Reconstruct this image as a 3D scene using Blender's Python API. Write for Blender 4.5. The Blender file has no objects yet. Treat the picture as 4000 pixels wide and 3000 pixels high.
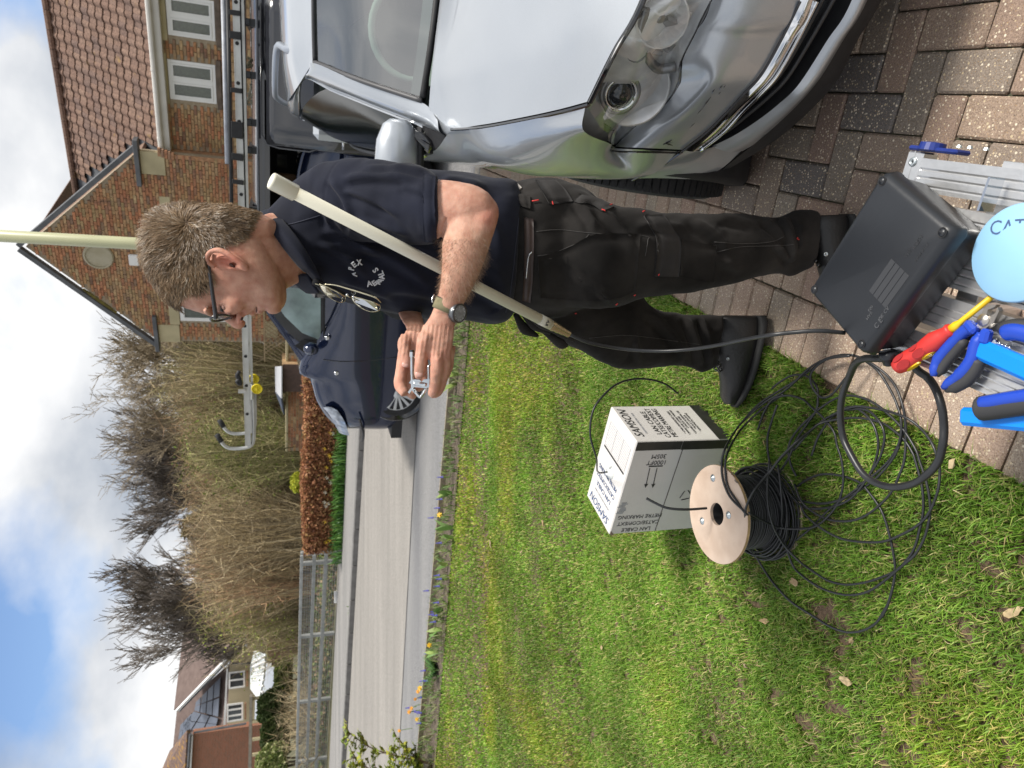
import bpy, math, random
import numpy as np
from mathutils import Vector, Matrix, noise as mnoise
from mathutils.bvhtree import BVHTree
SC = bpy.context.scene
COL = SC.collection
PI = math.pi
# ------------------------------------------------------------------ camera
F_PX, PITCH, CAM_H = 2750.0, math.radians(18.4), 1.55
CP, SP = math.cos(PITCH), math.sin(PITCH)
cam_data = bpy.data.cameras.new('camera')
cam_data.sensor_fit = 'HORIZONTAL'
cam_data.sensor_width = 36.0
cam_data.lens = F_PX / 4000 * 36.0
cam_data.clip_start = 0.02
cam_data.clip_end = 900
cam_data.dof.use_dof = True
cam_data.dof.focus_distance = 1.65
cam_data.dof.aperture_fstop = 8.0
cam = bpy.data.objects.new('camera', cam_data)
COL.objects.link(cam)
# the phone was held sideways: picture right = down in the world
cam.matrix_world = Matrix(((0, 1, 0, 0), (-SP, 0, -CP, 0), (-CP, 0, SP, CAM_H), (0, 0, 0, 1)))
SC.camera = cam
# ------------------------------------------------------------------ sky and sun
SUN_ELEV, SUN_AZ = math.radians(56), math.radians(108)   # azimuth clockwise from +Y
world = bpy.data.worlds.new('World'); SC.world = world; world.use_nodes = True
def build_world():
    nt = world.node_tree; nt.nodes.clear(); N = nt.nodes.new; L = nt.links.new
    out = N('ShaderNodeOutputWorld'); bg = N('ShaderNodeBackground')
    sky = N('ShaderNodeTexSky'); sky.sky_type = 'NISHITA'; sky.sun_disc = False
    sky.sun_elevation = SUN_ELEV; sky.sun_rotation = SUN_AZ
    sky.air_density = 1.0; sky.dust_density = 0.6; sky.ozone_density = 1.3
    tc = N('ShaderNodeTexCoord'); sep = N('ShaderNodeSeparateXYZ'); L(tc.outputs['Generated'], sep.inputs[0])
    # project the direction on a cloud layer
    add = N('ShaderNodeMath'); add.operation = 'ADD'; add.inputs[1].default_value = 0.55; L(sep.outputs['Z'], add.inputs[0])
    mx = N('ShaderNodeMath'); mx.operation = 'MAXIMUM'; mx.inputs[1].default_value = 0.02; L(add.outputs[0], mx.inputs[0])
    dx = N('ShaderNodeMath'); dx.operation = 'DIVIDE'; L(sep.outputs['X'], dx.inputs[0]); L(mx.outputs[0], dx.inputs[1])
    dy = N('ShaderNodeMath'); dy.operation = 'DIVIDE'; L(sep.outputs['Y'], dy.inputs[0]); L(mx.outputs[0], dy.inputs[1])
    cmb = N('ShaderNodeCombineXYZ'); L(dx.outputs[0], cmb.inputs['X']); L(dy.outputs[0], cmb.inputs['Y']); cmb.inputs['Z'].default_value = SKY_SEED
    n1 = N('ShaderNodeTexNoise'); n1.inputs['Scale'].default_value = 2.4; n1.inputs['Detail'].default_value = 9; n1.inputs['Roughness'].default_value = 0.48; n1.inputs['Distortion'].default_value = 0.1
    L(cmb.outputs[0], n1.inputs['Vector'])
    cr = N('ShaderNodeValToRGB'); cr.color_ramp.elements[0].position = 0.33; cr.color_ramp.elements[1].position = 0.47
    # breaks in the cloud low down, closed cloud overhead
    zc = N('ShaderNodeMapRange'); zc.inputs[1].default_value = .22; zc.inputs[2].default_value = .55; zc.inputs[3].default_value = .02; zc.inputs[4].default_value = .07; L(sep.outputs['Z'], zc.inputs[0])
    sm = N('ShaderNodeMath'); sm.operation = 'ADD'; L(n1.outputs['Fac'], sm.inputs[0]); L(zc.outputs[0], sm.inputs[1])
    last = sm.outputs[0]
    # two wide gaps in the cloud, up left and up right of the view
    for (az, el, rad, amt) in ((-17, 17, 15, .20), (-34, 12, 9, .10), (27, 19, 8, .14)):
        a_, e_ = math.radians(az), math.radians(el)
        dp = N('ShaderNodeVectorMath'); dp.operation = 'DOT_PRODUCT'; L(tc.outputs['Generated'], dp.inputs[0]); dp.inputs[1].default_value = (math.sin(a_) * math.cos(e_), math.cos(a_) * math.cos(e_), math.sin(e_))
        mr = N('ShaderNodeMapRange'); mr.inputs[1].default_value = math.cos(math.radians(rad)); mr.inputs[2].default_value = 1.0; mr.inputs[3].default_value = 0; mr.inputs[4].default_value = amt; L(dp.outputs['Value'], mr.inputs[0])
        sb = N('ShaderNodeMath'); sb.operation = 'SUBTRACT'; L(last, sb.inputs[0]); L(mr.outputs[0], sb.inputs[1]); last = sb.outputs[0]
    L(last, cr.inputs[0])
    # cloud shading: soft grey bellies, white tops
    n2 = N('ShaderNodeTexNoise'); n2.inputs['Scale'].default_value = 3.2; n2.inputs['Detail'].default_value = 8; n2.inputs['Roughness'].default_value = 0.5
    L(cmb.outputs[0], n2.inputs['Vector'])
    cc = N('ShaderNodeValToRGB'); e = cc.color_ramp.elements
    e[0].position = 0.34; e[0].color = (3.3, 3.65, 4.2, 1); e[1].position = 0.64; e[1].color = (7.6, 7.6, 7.6, 1)
    L(n2.outputs['Fac'], cc.inputs[0])
    # add the blue of the open sky
    blue = N('ShaderNodeMix'); blue.data_type = 'RGBA'; blue.blend_type = 'MULTIPLY'; blue.inputs[0].default_value = 1.0
    L(sky.outputs[0], blue.inputs[6]); blue.inputs[7].default_value = (1.05, 1.12, 1.25, 1)
    mix = N('ShaderNodeMix'); mix.data_type = 'RGBA'
    L(cr.outputs[0], mix.inputs[0]); L(blue.outputs[2], mix.inputs[6]); L(cc.outputs[0], mix.inputs[7])
    L(mix.outputs[2], bg.inputs['Color']); bg.inputs['Strength'].default_value = 0.085
    L(bg.outputs[0], out.inputs[0])
SKY_SEED = 3.4
build_world()
sun_d = bpy.data.lights.new('sun', 'SUN'); sun_d.energy = 3.0; sun_d.angle = math.radians(14); sun_d.color = (1.0, 0.95, 0.87)
sun = bpy.data.objects.new('sun', sun_d); COL.objects.link(sun)
_sd = Vector((math.sin(SUN_AZ) * math.cos(SUN_ELEV), math.cos(SUN_AZ) * math.cos(SUN_ELEV), math.sin(SUN_ELEV)))
sun.rotation_euler = _sd.to_track_quat('Z', 'Y').to_euler(); sun.location = _sd * 50
SC.view_settings.view_transform = 'Standard'; SC.view_settings.look = 'None'
SC.view_settings.exposure = 0.75; SC.view_settings.gamma = 1.0; SC.view_settings.use_curve_mapping = False
try:
    SC.cycles.max_bounces = 6; SC.cycles.diffuse_bounces = 3; SC.cycles.glossy_bounces = 3; SC.cycles.transmission_bounces = 5
    SC.cycles.transparent_max_bounces = 8; SC.cycles.caustics_reflective = False; SC.cycles.caustics_refractive = False
    SC.cycles.use_denoising = True; SC.cycles.sample_clamp_indirect = 6
except Exception: pass
# ------------------------------------------------------------------ photo geometry
def ray(X, Y):
    u = 1500.0 - Y; w = 2000.0 - X
    return (u, F_PX * CP + w * SP, -F_PX * SP + w * CP)
def G(X, Y, h=0.0):                      # where the sight line meets height h
    r = ray(X, Y); t = (h - CAM_H) / r[2]
    return Vector((r[0] * t, r[1] * t, h))
def PY(X, Y, y):                         # ... meets the vertical plane at depth y
    r = ray(X, Y); t = y / r[1]
    return Vector((r[0] * t, y, CAM_H + r[2] * t))
def PD(X, Y, d):                         # ... at distance d along the view axis
    r = ray(X, Y); t = d / F_PX
    return Vector((r[0] * t, r[1] * t, CAM_H + r[2] * t))
CAMP = Vector((0, 0, CAM_H))
VIEW = Vector((0, CP, -SP)); UPV = Vector((0, SP, CP)); RIGHT = Vector((1, 0, 0))
def project(P):
    d = P - CAMP; z = d.dot(VIEW)
    return (2000 - d.dot(UPV) / z * F_PX, 1500 - d.x / z * F_PX)
def isect_plane(X, Y, p0, n):
    r = Vector(ray(X, Y)); t = (Vector(p0) - CAMP).dot(n) / r.dot(n)
    return CAMP + r * t
# ------------------------------------------------------------------ materials
def new_mat(name):
    m = bpy.data.materials.new(name); m.use_nodes = True
    nt = m.node_tree; b = nt.nodes['Principled BSDF']
    return m, nt, b
def mat(name, col, rough=0.6, metal=0.0, var=0.12, scale=8.0, bump=0.0, bscale=None, spec=None, coat=0.0, col2=None, detail=4, coords='Object', bdist=0.01, sheen=0.0, sss=0.0, transl=None):
    m, nt, b = new_mat(name); N = nt.nodes.new; L = nt.links.new
    tc = N('ShaderNodeTexCoord')
    n = N('ShaderNodeTexNoise'); n.inputs['Scale'].default_value = scale; n.inputs['Detail'].default_value = detail
    L(tc.outputs[coords], n.inputs['Vector'])
    r = N('ShaderNodeValToRGB'); r.color_ramp.elements[0].position = 0.3; r.color_ramp.elements[1].position = 0.7
    c2 = col2 if col2 else tuple(min(1, c * (1 + var)) for c in col)
    c1 = col if col2 else tuple(c * (1 - var) for c in col)
    r.color_ramp.elements[0].color = (*c1, 1); r.color_ramp.elements[1].color = (*c2, 1)
    L(n.outputs['Fac'], r.inputs[0]); L(r.outputs[0], b.inputs['Base Color'])
    b.inputs['Roughness'].default_value = rough; b.inputs['Metallic'].default_value = metal
    if spec is not None: b.inputs['Specular IOR Level'].default_value = spec
    if coat: b.inputs['Coat Weight'].default_value = coat; b.inputs['Coat Roughness'].default_value = 0.04
    if sheen: b.inputs['Sheen Weight'].default_value = sheen; b.inputs['Sheen Roughness'].default_value = 0.5
    if sss: b.inputs['Subsurface Weight'].default_value = sss; b.inputs['Subsurface Radius'].default_value = (0.012, 0.005, 0.003); b.inputs['Subsurface Scale'].default_value = 1.0
    if bump:
        n2 = N('ShaderNodeTexNoise'); n2.inputs['Scale'].default_value = bscale or scale * 6; n2.inputs['Detail'].default_value = 3
        L(tc.outputs[coords], n2.inputs['Vector'])
        bp = N('ShaderNodeBump'); bp.inputs['Strength'].default_value = bump; bp.inputs['Distance'].default_value = bdist
        L(n2.outputs['Fac'], bp.inputs['Height']); L(bp.outputs[0], b.inputs['Normal'])
    return m
def ramp_mat(name, cols, rough=0.85, bump=0.3, bscale=60, rnd=True, speck=None, bdist=0.004, spec=0.4, stain=None):
    """colour picked per piece (object or mesh island) from a ramp, plus fine mottling."""
    m, nt, b = new_mat(name); N = nt.nodes.new; L = nt.links.new
    oi = N('ShaderNodeObjectInfo'); ge = N('ShaderNodeNewGeometry')
    ad = N('ShaderNodeMath'); ad.operation = 'ADD'; L(oi.outputs['Random'], ad.inputs[0]); L(ge.outputs['Random Per Island'], ad.inputs[1])
    fr = N('ShaderNodeMath'); fr.operation = 'FRACT'; L(ad.outputs[0], fr.inputs[0])
    r = N('ShaderNodeValToRGB'); r.color_ramp.interpolation = 'LINEAR'
    els = r.color_ramp.elements
    while len(els) < len(cols): els.new(0.5)
    for i, c in enumerate(cols):
        els[i].position = i / (len(cols) - 1); els[i].color = (*c, 1)
    L(fr.outputs[0], r.inputs[0])
    tc = N('ShaderNodeTexCoord')
    n = N('ShaderNodeTexNoise'); n.inputs['Scale'].default_value = bscale; n.inputs['Detail'].default_value = 5
    L(ge.outputs['Position'], n.inputs['Vector'])
    r2 = N('ShaderNodeValToRGB'); r2.color_ramp.elements[0].position = 0.3; r2.color_ramp.elements[1].position = 0.7
    r2.color_ramp.elements[0].color = (0.62, 0.6, 0.58, 1); r2.color_ramp.elements[1].color = (1.25, 1.25, 1.22, 1)
    L(n.outputs['Fac'], r2.inputs[0])
    mx = N('ShaderNodeMix'); mx.data_type = 'RGBA'; mx.blend_type = 'MULTIPLY'; mx.inputs[0].default_value = 1
    L(r.outputs[0], mx.inputs[6]); L(r2.outputs[0], mx.inputs[7])
    last = mx.outputs[2]
    if stain:
        n4 = N('ShaderNodeTexNoise'); n4.inputs['Scale'].default_value = stain[0]; n4.inputs['Detail'].default_value = 4
        L(ge.outputs['Position'], n4.inputs['Vector'])
        r4 = N('ShaderNodeValToRGB'); r4.color_ramp.elements[0].position = stain[1]; r4.color_ramp.elements[1].position = stain[1] + 0.12
        L(n4.outputs['Fac'], r4.inputs[0])
        m4 = N('ShaderNodeMix'); m4.data_type = 'RGBA'; L(r4.outputs[0], m4.inputs[0]); L(last, m4.inputs[6]); m4.inputs[7].default_value = (*stain[2], 1)
        last = m4.outputs[2]
    if speck:
        for (sc, thr, c) in speck:
            v = N('ShaderNodeTexVoronoi'); v.inputs['Scale'].default_value = sc; v.inputs['Randomness'].default_value = 1
            L(ge.outputs['Position'], v.inputs['Vector'])
            # every cell has its own size, so only some show as stones
            sp = N('ShaderNodeSeparateColor'); L(v.outputs['Color'], sp.inputs[0])
            ml = N('ShaderNodeMath'); ml.operation = 'MULTIPLY'; L(sp.outputs[0], ml.inputs[0]); ml.inputs[1].default_value = thr
            lt = N('ShaderNodeMath'); lt.operation = 'LESS_THAN'; L(v.outputs['Distance'], lt.inputs[0]); L(ml.outputs[0], lt.inputs[1])
            hs = N('ShaderNodeMix'); hs.data_type = 'RGBA'; hs.inputs[6].default_value = (*c[0], 1); hs.inputs[7].default_value = (*c[1], 1); L(sp.outputs[1], hs.inputs[0])
            m5 = N('ShaderNodeMix'); m5.data_type = 'RGBA'; L(lt.outputs[0], m5.inputs[0]); L(last, m5.inputs[6]); L(hs.outputs[2], m5.inputs[7])
            last = m5.outputs[2]
    L(last, b.inputs['Base Color'])
    b.inputs['Roughness'].default_value = rough; b.inputs['Specular IOR Level'].default_value = spec
    if bump:
        bp = N('ShaderNodeBump'); bp.inputs['Strength'].default_value = bump; bp.inputs['Distance'].default_value = bdist
        L(n.outputs['Fac'], bp.inputs['Height']); L(bp.outputs[0], b.inputs['Normal'])
    return m
def attr_mat(name, rough=0.7, spec=0.3, transl=0.0, mult=(1, 1, 1)):
    m, nt, b = new_mat(name); N = nt.nodes.new; L = nt.links.new
    a = N('ShaderNodeAttribute'); a.attribute_name = 'tint'
    mx = N('ShaderNodeMix'); mx.data_type = 'RGBA'; mx.blend_type = 'MULTIPLY'; mx.inputs[0].default_value = 1
    L(a.outputs['Color'], mx.inputs[6]); mx.inputs[7].default_value = (*mult, 1)
    L(mx.outputs[2], b.inputs['Base Color'])
    b.inputs['Roughness'].default_value = rough; b.inputs['Specular IOR Level'].default_value = spec
    if transl:
        tr = N('ShaderNodeBsdfTranslucent'); L(mx.outputs[2], tr.inputs['Color'])
        ms = N('ShaderNodeMixShader'); ms.inputs[0].default_value = transl
        L(b.outputs[0], ms.inputs[1]); L(tr.outputs[0], ms.inputs[2]); L(ms.outputs[0], nt.nodes['Material Output'].inputs[0])
    return m
def glass_mat(name, tint=(0.8, 0.85, 0.85), rough=0.02, alpha=0.35):
    """thin pane: part see-through, part mirror."""
    m, nt, b = new_mat(name); N = nt.nodes.new; L = nt.links.new
    nt.nodes.remove(b)
    tr = N('ShaderNodeBsdfTransparent'); tr.inputs[0].default_value = (*tint, 1)
    gl = N('ShaderNodeBsdfGlossy'); gl.inputs['Roughness'].default_value = rough; gl.inputs[0].default_value = (1, 1, 1, 1)
    lw = N('ShaderNodeLayerWeight'); lw.inputs[0].default_value = .5
    pw = N('ShaderNodeMath'); pw.operation = 'POWER'; pw.inputs[1].default_value = 4.0; L(lw.outputs['Facing'], pw.inputs[0])
    ml = N('ShaderNodeMath'); ml.operation = 'MULTIPLY_ADD'; ml.inputs[1].default_value = .9; ml.inputs[2].default_value = .04 + alpha; L(pw.outputs[0], ml.inputs[0]); ml.use_clamp = True
    ms = N('ShaderNodeMixShader'); L(ml.outputs[0], ms.inputs[0]); L(tr.outputs[0], ms.inputs[1]); L(gl.outputs[0], ms.inputs[2])
    L(ms.outputs[0], nt.nodes['Material Output'].inputs[0])
    return m
# ------------------------------------------------------------------ objects
ROOT = {}
def tag(o, label=None, cat=None, group=None, kind=None):
    if label: o['label'] = label
    if cat: o['category'] = cat
    if group: o['group'] = group
    if kind: o['kind'] = kind
    return o
def thing(name, label, cat, loc=(0, 0, 0), group=None):
    o = bpy.data.objects.new(name, None); COL.objects.link(o); o.location = loc
    o.empty_display_size = 0.1; ROOT[o.name] = Vector(loc)
    return tag(o, label, cat, group)
def base_of(parent):
    p = parent
    while p is not None:
        if p.name in ROOT: return ROOT[p.name]
        p = p.parent
    return Vector((0, 0, 0))
def link(name, me, m=None, parent=None, smooth=True):
    if m is not None: me.materials.append(m)
    if smooth: me.polygons.foreach_set('use_smooth', [True] * len(me.polygons))
    o = bpy.data.objects.new(name, me); COL.objects.link(o)
    if parent is not None: o.parent = parent
    return o
def obj(name, vf, m, parent=None, smooth=False, auto=None):
    """vf = (verts, faces) in world coordinates."""
    v, f = vf
    b = base_of(parent)
    me = bpy.data.meshes.new(name)
    me.from_pydata([(p[0] - b.x, p[1] - b.y, p[2] - b.z) for p in v], [], f)
    me.update()
    o = link(name, me, m, parent, smooth)
    if auto is not None: sharp(me, auto)
    return o
def sharp(me, deg):
    """mark edges sharper than deg so that smooth shading breaks there."""
    me.polygons.foreach_set('use_smooth', [True] * len(me.polygons))
    try: me.set_sharp_from_angle(angle=math.radians(deg))
    except Exception: pass
class MB:
    def __init__(s): s.v = []; s.f = []
    def add(s, vf):
        n = len(s.v); s.v += [tuple(p) for p in vf[0]]; s.f += [tuple(i + n for i in q) for q in vf[1]]; return s
    @property
    def vf(s): return (s.v, s.f)
def box(c, sz, R=None, bev=0.0):
    hx, hy, hz = sz[0] / 2, sz[1] / 2, sz[2] / 2
    c = Vector(c)
    if bev > 0:
        b = min(bev, hx * .9, hy * .9, hz * .9); V = []; F = []
        idx = {}
        for sx in (-1, 1):
            for sy in (-1, 1):
                for sz_ in (-1, 1):
                    for k in range(3):
                        p = [sx * (hx - b), sy * (hy - b), sz_ * (hz - b)]
                        p[k] = (sx * hx, sy * hy, sz_ * hz)[k]
                        idx[(sx, sy, sz_, k)] = len(V); V.append(Vector(p))
        g = lambda *a: idx[a]
        for s_ in (-1, 1):
            q = [g(s_, -1, -1, 0), g(s_, 1, -1, 0), g(s_, 1, 1, 0), g(s_, -1, 1, 0)]; F.append(q if s_ > 0 else q[::-1])
            q = [g(-1, s_, -1, 1), g(-1, s_, 1, 1), g(1, s_, 1, 1), g(1, s_, -1, 1)]; F.append(q if s_ > 0 else q[::-1])
            q = [g(-1, -1, s_, 2), g(1, -1, s_, 2), g(1, 1, s_, 2), g(-1, 1, s_, 2)]; F.append(q if s_ > 0 else q[::-1])
        for a_ in (-1, 1):
            for b_ in (-1, 1):
                q = [g(a_, b_, -1, 0), g(a_, b_, -1, 1), g(a_, b_, 1, 1), g(a_, b_, 1, 0)]; F.append(q if a_ * b_ > 0 else q[::-1])
                q = [g(a_, -1, b_, 0), g(a_, 1, b_, 0), g(a_, 1, b_, 2), g(a_, -1, b_, 2)]; F.append(q if a_ * b_ > 0 else q[::-1])
                q = [g(-1, a_, b_, 1), g(-1, a_, b_, 2), g(1, a_, b_, 2), g(1, a_, b_, 1)]; F.append(q if a_ * b_ > 0 else q[::-1])
                for c_ in (-1, 1):
                    q = [g(a_, b_, c_, 0), g(a_, b_, c_, 1), g(a_, b_, c_, 2)]; F.append(q if a_ * b_ * c_ > 0 else q[::-1])
    else:
        V = [Vector((x, y, z)) for x in (-hx, hx) for y in (-hy, hy) for z in (-hz, hz)]
        F = [(0, 1, 3, 2), (4, 6, 7, 5), (0, 4, 5, 1), (2, 3, 7, 6), (0, 2, 6, 4), (1, 5, 7, 3)]
    if R is not None: V = [R @ p for p in V]
    return ([p + c for p in V], F)
def obox(o, ax, ay, az, sz, bev=0.0):
    """box from its corner o along unit axes ax, ay, az."""
    R = Matrix((ax, ay, az)).transposed()
    c = Vector(o) + Vector(ax) * sz[0] / 2 + Vector(ay) * sz[1] / 2 + Vector(az) * sz[2] / 2
    return box(c, sz, R, bev)
def frame(d, ref=Vector((0, 0, 1))):
    d = Vector(d).normalized()
    if abs(d.dot(ref)) > 0.98: ref = Vector((1, 0, 0))
    a = d.cross(ref).normalized(); b = a.cross(d).normalized()
    return d, a, b
def tube(pts, r, n=8, caps=True, closed=False):
    pts = [Vector(p) for p in pts]; m = len(pts)
    rr = r if isinstance(r, (list, tuple)) else [r] * m
    V = []; F = []; prev = None
    for i, p in enumerate(pts):
        if closed: d = pts[(i + 1) % m] - pts[i - 1]
        else: d = pts[min(i + 1, m - 1)] - pts[max(i - 1, 0)]
        if d.length < 1e-9: d = Vector((0, 0, 1))
        d.normalize()
        if prev is None: _, a, b = frame(d)
        else:
            a = prev - d * prev.dot(d)
            a = a.normalized() if a.length > 1e-6 else frame(d)[1]
            b = a.cross(d).normalized()
        prev = a
        for k in range(n):
            t = 2 * PI * k / n
            V.append(p + (a * math.cos(t) + b * math.sin(t)) * rr[i])
    rng = m if closed else m - 1
    for i in range(rng):
        j = (i + 1) % m
        for k in range(n):
            F.append((i * n + k, i * n + (k + 1) % n, j * n + (k + 1) % n, j * n + k))
    if caps and not closed:
        F.append(tuple(range(n))[::-1]); F.append(tuple(range((m - 1) * n, m * n)))
    return (V, F)
def cyl(p0, p1, r, n=16, r1=None): return tube([p0, p1], [r, r if r1 is None else r1], n)
def lathe(c, axis, prof, n=24, up=None):
    """prof: list of (radius, distance along axis)."""
    d, a, b = frame(axis); c = Vector(c); V = []; F = []
    for (r, h) in prof:
        for k in range(n):
            t = 2 * PI * k / n
            V.append(c + d * h + (a * math.cos(t) + b * math.sin(t)) * r)
    for i in range(len(prof) - 1):
        for k in range(n):
            F.append((i * n + k, i * n + (k + 1) % n, (i + 1) * n + (k + 1) % n, (i + 1) * n + k))
    F.append(tuple(range(n))[::-1]); F.append(tuple(range((len(prof) - 1) * n, len(prof) * n)))
    return (V, F)
def cr(P, t):
    """Catmull-Rom through list P at t in 0..len-1."""
    n = len(P); i = min(int(t), n - 2) if n > 1 else 0; f = t - i
    p1, p2 = P[i], P[i + 1]
    p0 = P[i - 1] if i > 0 else p1 * 2 - p2
    p3 = P[i + 2] if i + 2 < n else p2 * 2 - p1
    return 0.5 * ((2 * p1) + (p2 - p0) * f + (2 * p0 - 5 * p1 + 4 * p2 - p3) * f * f + (3 * p1 - p0 - 3 * p2 + p3) * f * f * f)
def spline(P, n):
    P = [Vector(p) for p in P]
    return [cr(P, i * (len(P) - 1) / (n - 1)) for i in range(n)]
def lerp1(xs, ys, x):
    if x <= xs[0]: return ys[0]
    for i in range(len(xs) - 1):
        if x <= xs[i + 1]:
            f = (x - xs[i]) / (xs[i + 1] - xs[i]); return ys[i] * (1 - f) + ys[i + 1] * f
    return ys[-1]
def patch(rows, nu, nv, flip=False):
    """smooth sheet through a grid of control points: rows[i][j]; nu along the rows' length, nv across the rows."""
    R = [spline(r, nu) for r in rows]
    cols = [spline([R[i][k] for i in range(len(R))], nv) for k in range(nu)]
    V = [cols[k][j] for j in range(nv) for k in range(nu)]; F = []
    for j in range(nv - 1):
        for k in range(nu - 1):
            q = (j * nu + k, j * nu + k + 1, (j + 1) * nu + k + 1, (j + 1) * nu + k)
            F.append(q[::-1] if flip else q)
    return (V, F)
def poly_prism(pts, thick, n=None):
    """flat polygon pushed along its normal by thick."""
    P = [Vector(p) for p in pts]
    if n is None:
        n = Vector((0, 0, 0))
        for i in range(len(P)): n += (P[i] - P[0]).cross(P[(i + 1) % len(P)] - P[0])
        n.normalize()
    k = len(P); V = P + [p + n * thick for p in P]
    F = [tuple(range(k))[::-1], tuple(range(k, 2 * k))] + [(i, (i + 1) % k, (i + 1) % k + k, i + k) for i in range(k)]
    return (V, F)
def np_mesh(name, V, F3, m, parent=None, tint=None, smooth=False, kind=None):
    """big triangle mesh from numpy arrays; tint = per-vertex colour."""
    V = np.asarray(V, dtype=np.float32); F3 = np.asarray(F3, dtype=np.int32)
    b = base_of(parent); V = V - np.array([b.x, b.y, b.z], dtype=np.float32)
    me = bpy.data.meshes.new(name)
    me.vertices.add(len(V)); me.vertices.foreach_set('co', V.ravel())
    me.loops.add(F3.size); me.loops.foreach_set('vertex_index', F3.ravel())
    me.polygons.add(len(F3)); me.polygons.foreach_set('loop_start', np.arange(0, F3.size, 3, dtype=np.int32))
    me.update(calc_edges=True)
    if tint is not None:
        a = me.color_attributes.new('tint', 'FLOAT_COLOR', 'POINT')
        c = np.ones((len(V), 4), dtype=np.float32); c[:, :3] = tint
        a.data.foreach_set('color', c.ravel())
    o = link(name, me, m, parent, smooth)
    if kind: o['kind'] = kind
    return o
def text_vf(s, size, o, ax, ay, depth=0.0006, align='CENTER', bold=False, shear=0.0, sx=1.0, space=1.0):
    """lettering as flat raised mesh; o = anchor, ax = reading direction, ay = up direction of the letters."""
    c = bpy.data.curves.new('t', 'FONT'); c.body = s; c.size = size; c.align_x = align; c.align_y = 'CENTER'
    c.extrude = depth; c.shear = shear; c.resolution_u = 3; c.space_character = space
    if bold: c.offset = size * 0.022
    ob = bpy.data.objects.new('t', c)
    dg = bpy.context.evaluated_depsgraph_get()
    me = ob.to_mesh(preserve_all_data_layers=False, depsgraph=dg) if False else bpy.data.meshes.new_from_object(ob)
    ax = Vector(ax).normalized(); ay = Vector(ay).normalized(); n = ax.cross(ay); o = Vector(o)
    V = [o + ax * v.co.x * sx + ay * v.co.y + n * v.co.z for v in me.vertices]
    F = [tuple(p.vertices) for p in me.polygons]
    bpy.data.meshes.remove(me); bpy.data.objects.remove(ob); bpy.data.curves.remove(c)
    return (V, F)
def finish_remesh(name, vf, m, parent, voxel, smooth_it=6, fac=0.5, disp=None):
    """join overlapping solids into one skin (voxel remesh), relax it, then push it out by disp(co, normal)."""
    me = bpy.data.meshes.new('tmp'); me.from_pydata([tuple(p) for p in vf[0]], [], vf[1]); me.update()
    o = bpy.data.objects.new('tmp', me); COL.objects.link(o)
    md = o.modifiers.new('r', 'REMESH'); md.mode = 'VOXEL'; md.voxel_size = voxel; md.use_smooth_shade = True
    ms = o.modifiers.new('s', 'SMOOTH'); ms.iterations = smooth_it; ms.factor = fac
    dg = bpy.context.evaluated_depsgraph_get(); dg.update()
    me2 = bpy.data.meshes.new_from_object(o.evaluated_get(dg))
    bpy.data.objects.remove(o); bpy.data.meshes.remove(me)
    n = len(me2.vertices); co = np.empty(n * 3, dtype=np.float32); me2.vertices.foreach_get('co', co); co = co.reshape(-1, 3)
    if disp is not None:
        nr = np.empty(n * 3, dtype=np.float32); me2.vertices.foreach_get('normal', nr); nr = nr.reshape(-1, 3)
        co = disp(co, nr)
    b = base_of(parent); co = co - np.array([b.x, b.y, b.z], dtype=np.float32)
    me2.vertices.foreach_set('co', co.astype(np.float32).ravel()); me2.update(); me2.name = name
    me2.materials.clear()
    return link(name, me2, m, parent, True)
rng = random.Random(7)
nrg = np.random.default_rng(11)
# ================================================================== ground, road, pavement
def line2(a, b): return (Vector((a.x, a.y)), (Vector((b.x, b.y)) - Vector((a.x, a.y))).normalized())
def on_x(ln, x): p, d = ln; t = (x - p.x) / d.x; return Vector((x, p.y + d.y * t))
XL = [-40, -25, -12, -6, -3, -1, 0.5, 2, 4, 8, 14]
LAWN_FAR = line2(G(1791, 1800), G(1722, 2700))
BED_OUT = line2(G(1752, 1800), G(1672, 2700))
SEAM = line2(G(1620, 1800), G(1572, 2700))
KERB = line2(G(1417, 1800), G(1366, 2700))
KBACK = line2(G(1399, 1800, .1), G(1349, 2700, .1))
PATHB = line2(G(1343, 1800, .1), G(1302, 2700, .1))
def strip(name, l0, l1, z0, z1, m, kind='structure', xs=XL, off0=0, off1=0):
    V = []; F = []
    for x in xs:
        a = on_x(l0, x); b = on_x(l1, x); V += [Vector((a.x, a.y + off0, z0)), Vector((b.x, b.y + off1, z1))]
    for i in range(len(xs) - 1): F.append((2 * i, 2 * i + 2, 2 * i + 3, 2 * i + 1))
    o = obj(name, (V, F), m, None); o['kind'] = kind; return o
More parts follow.
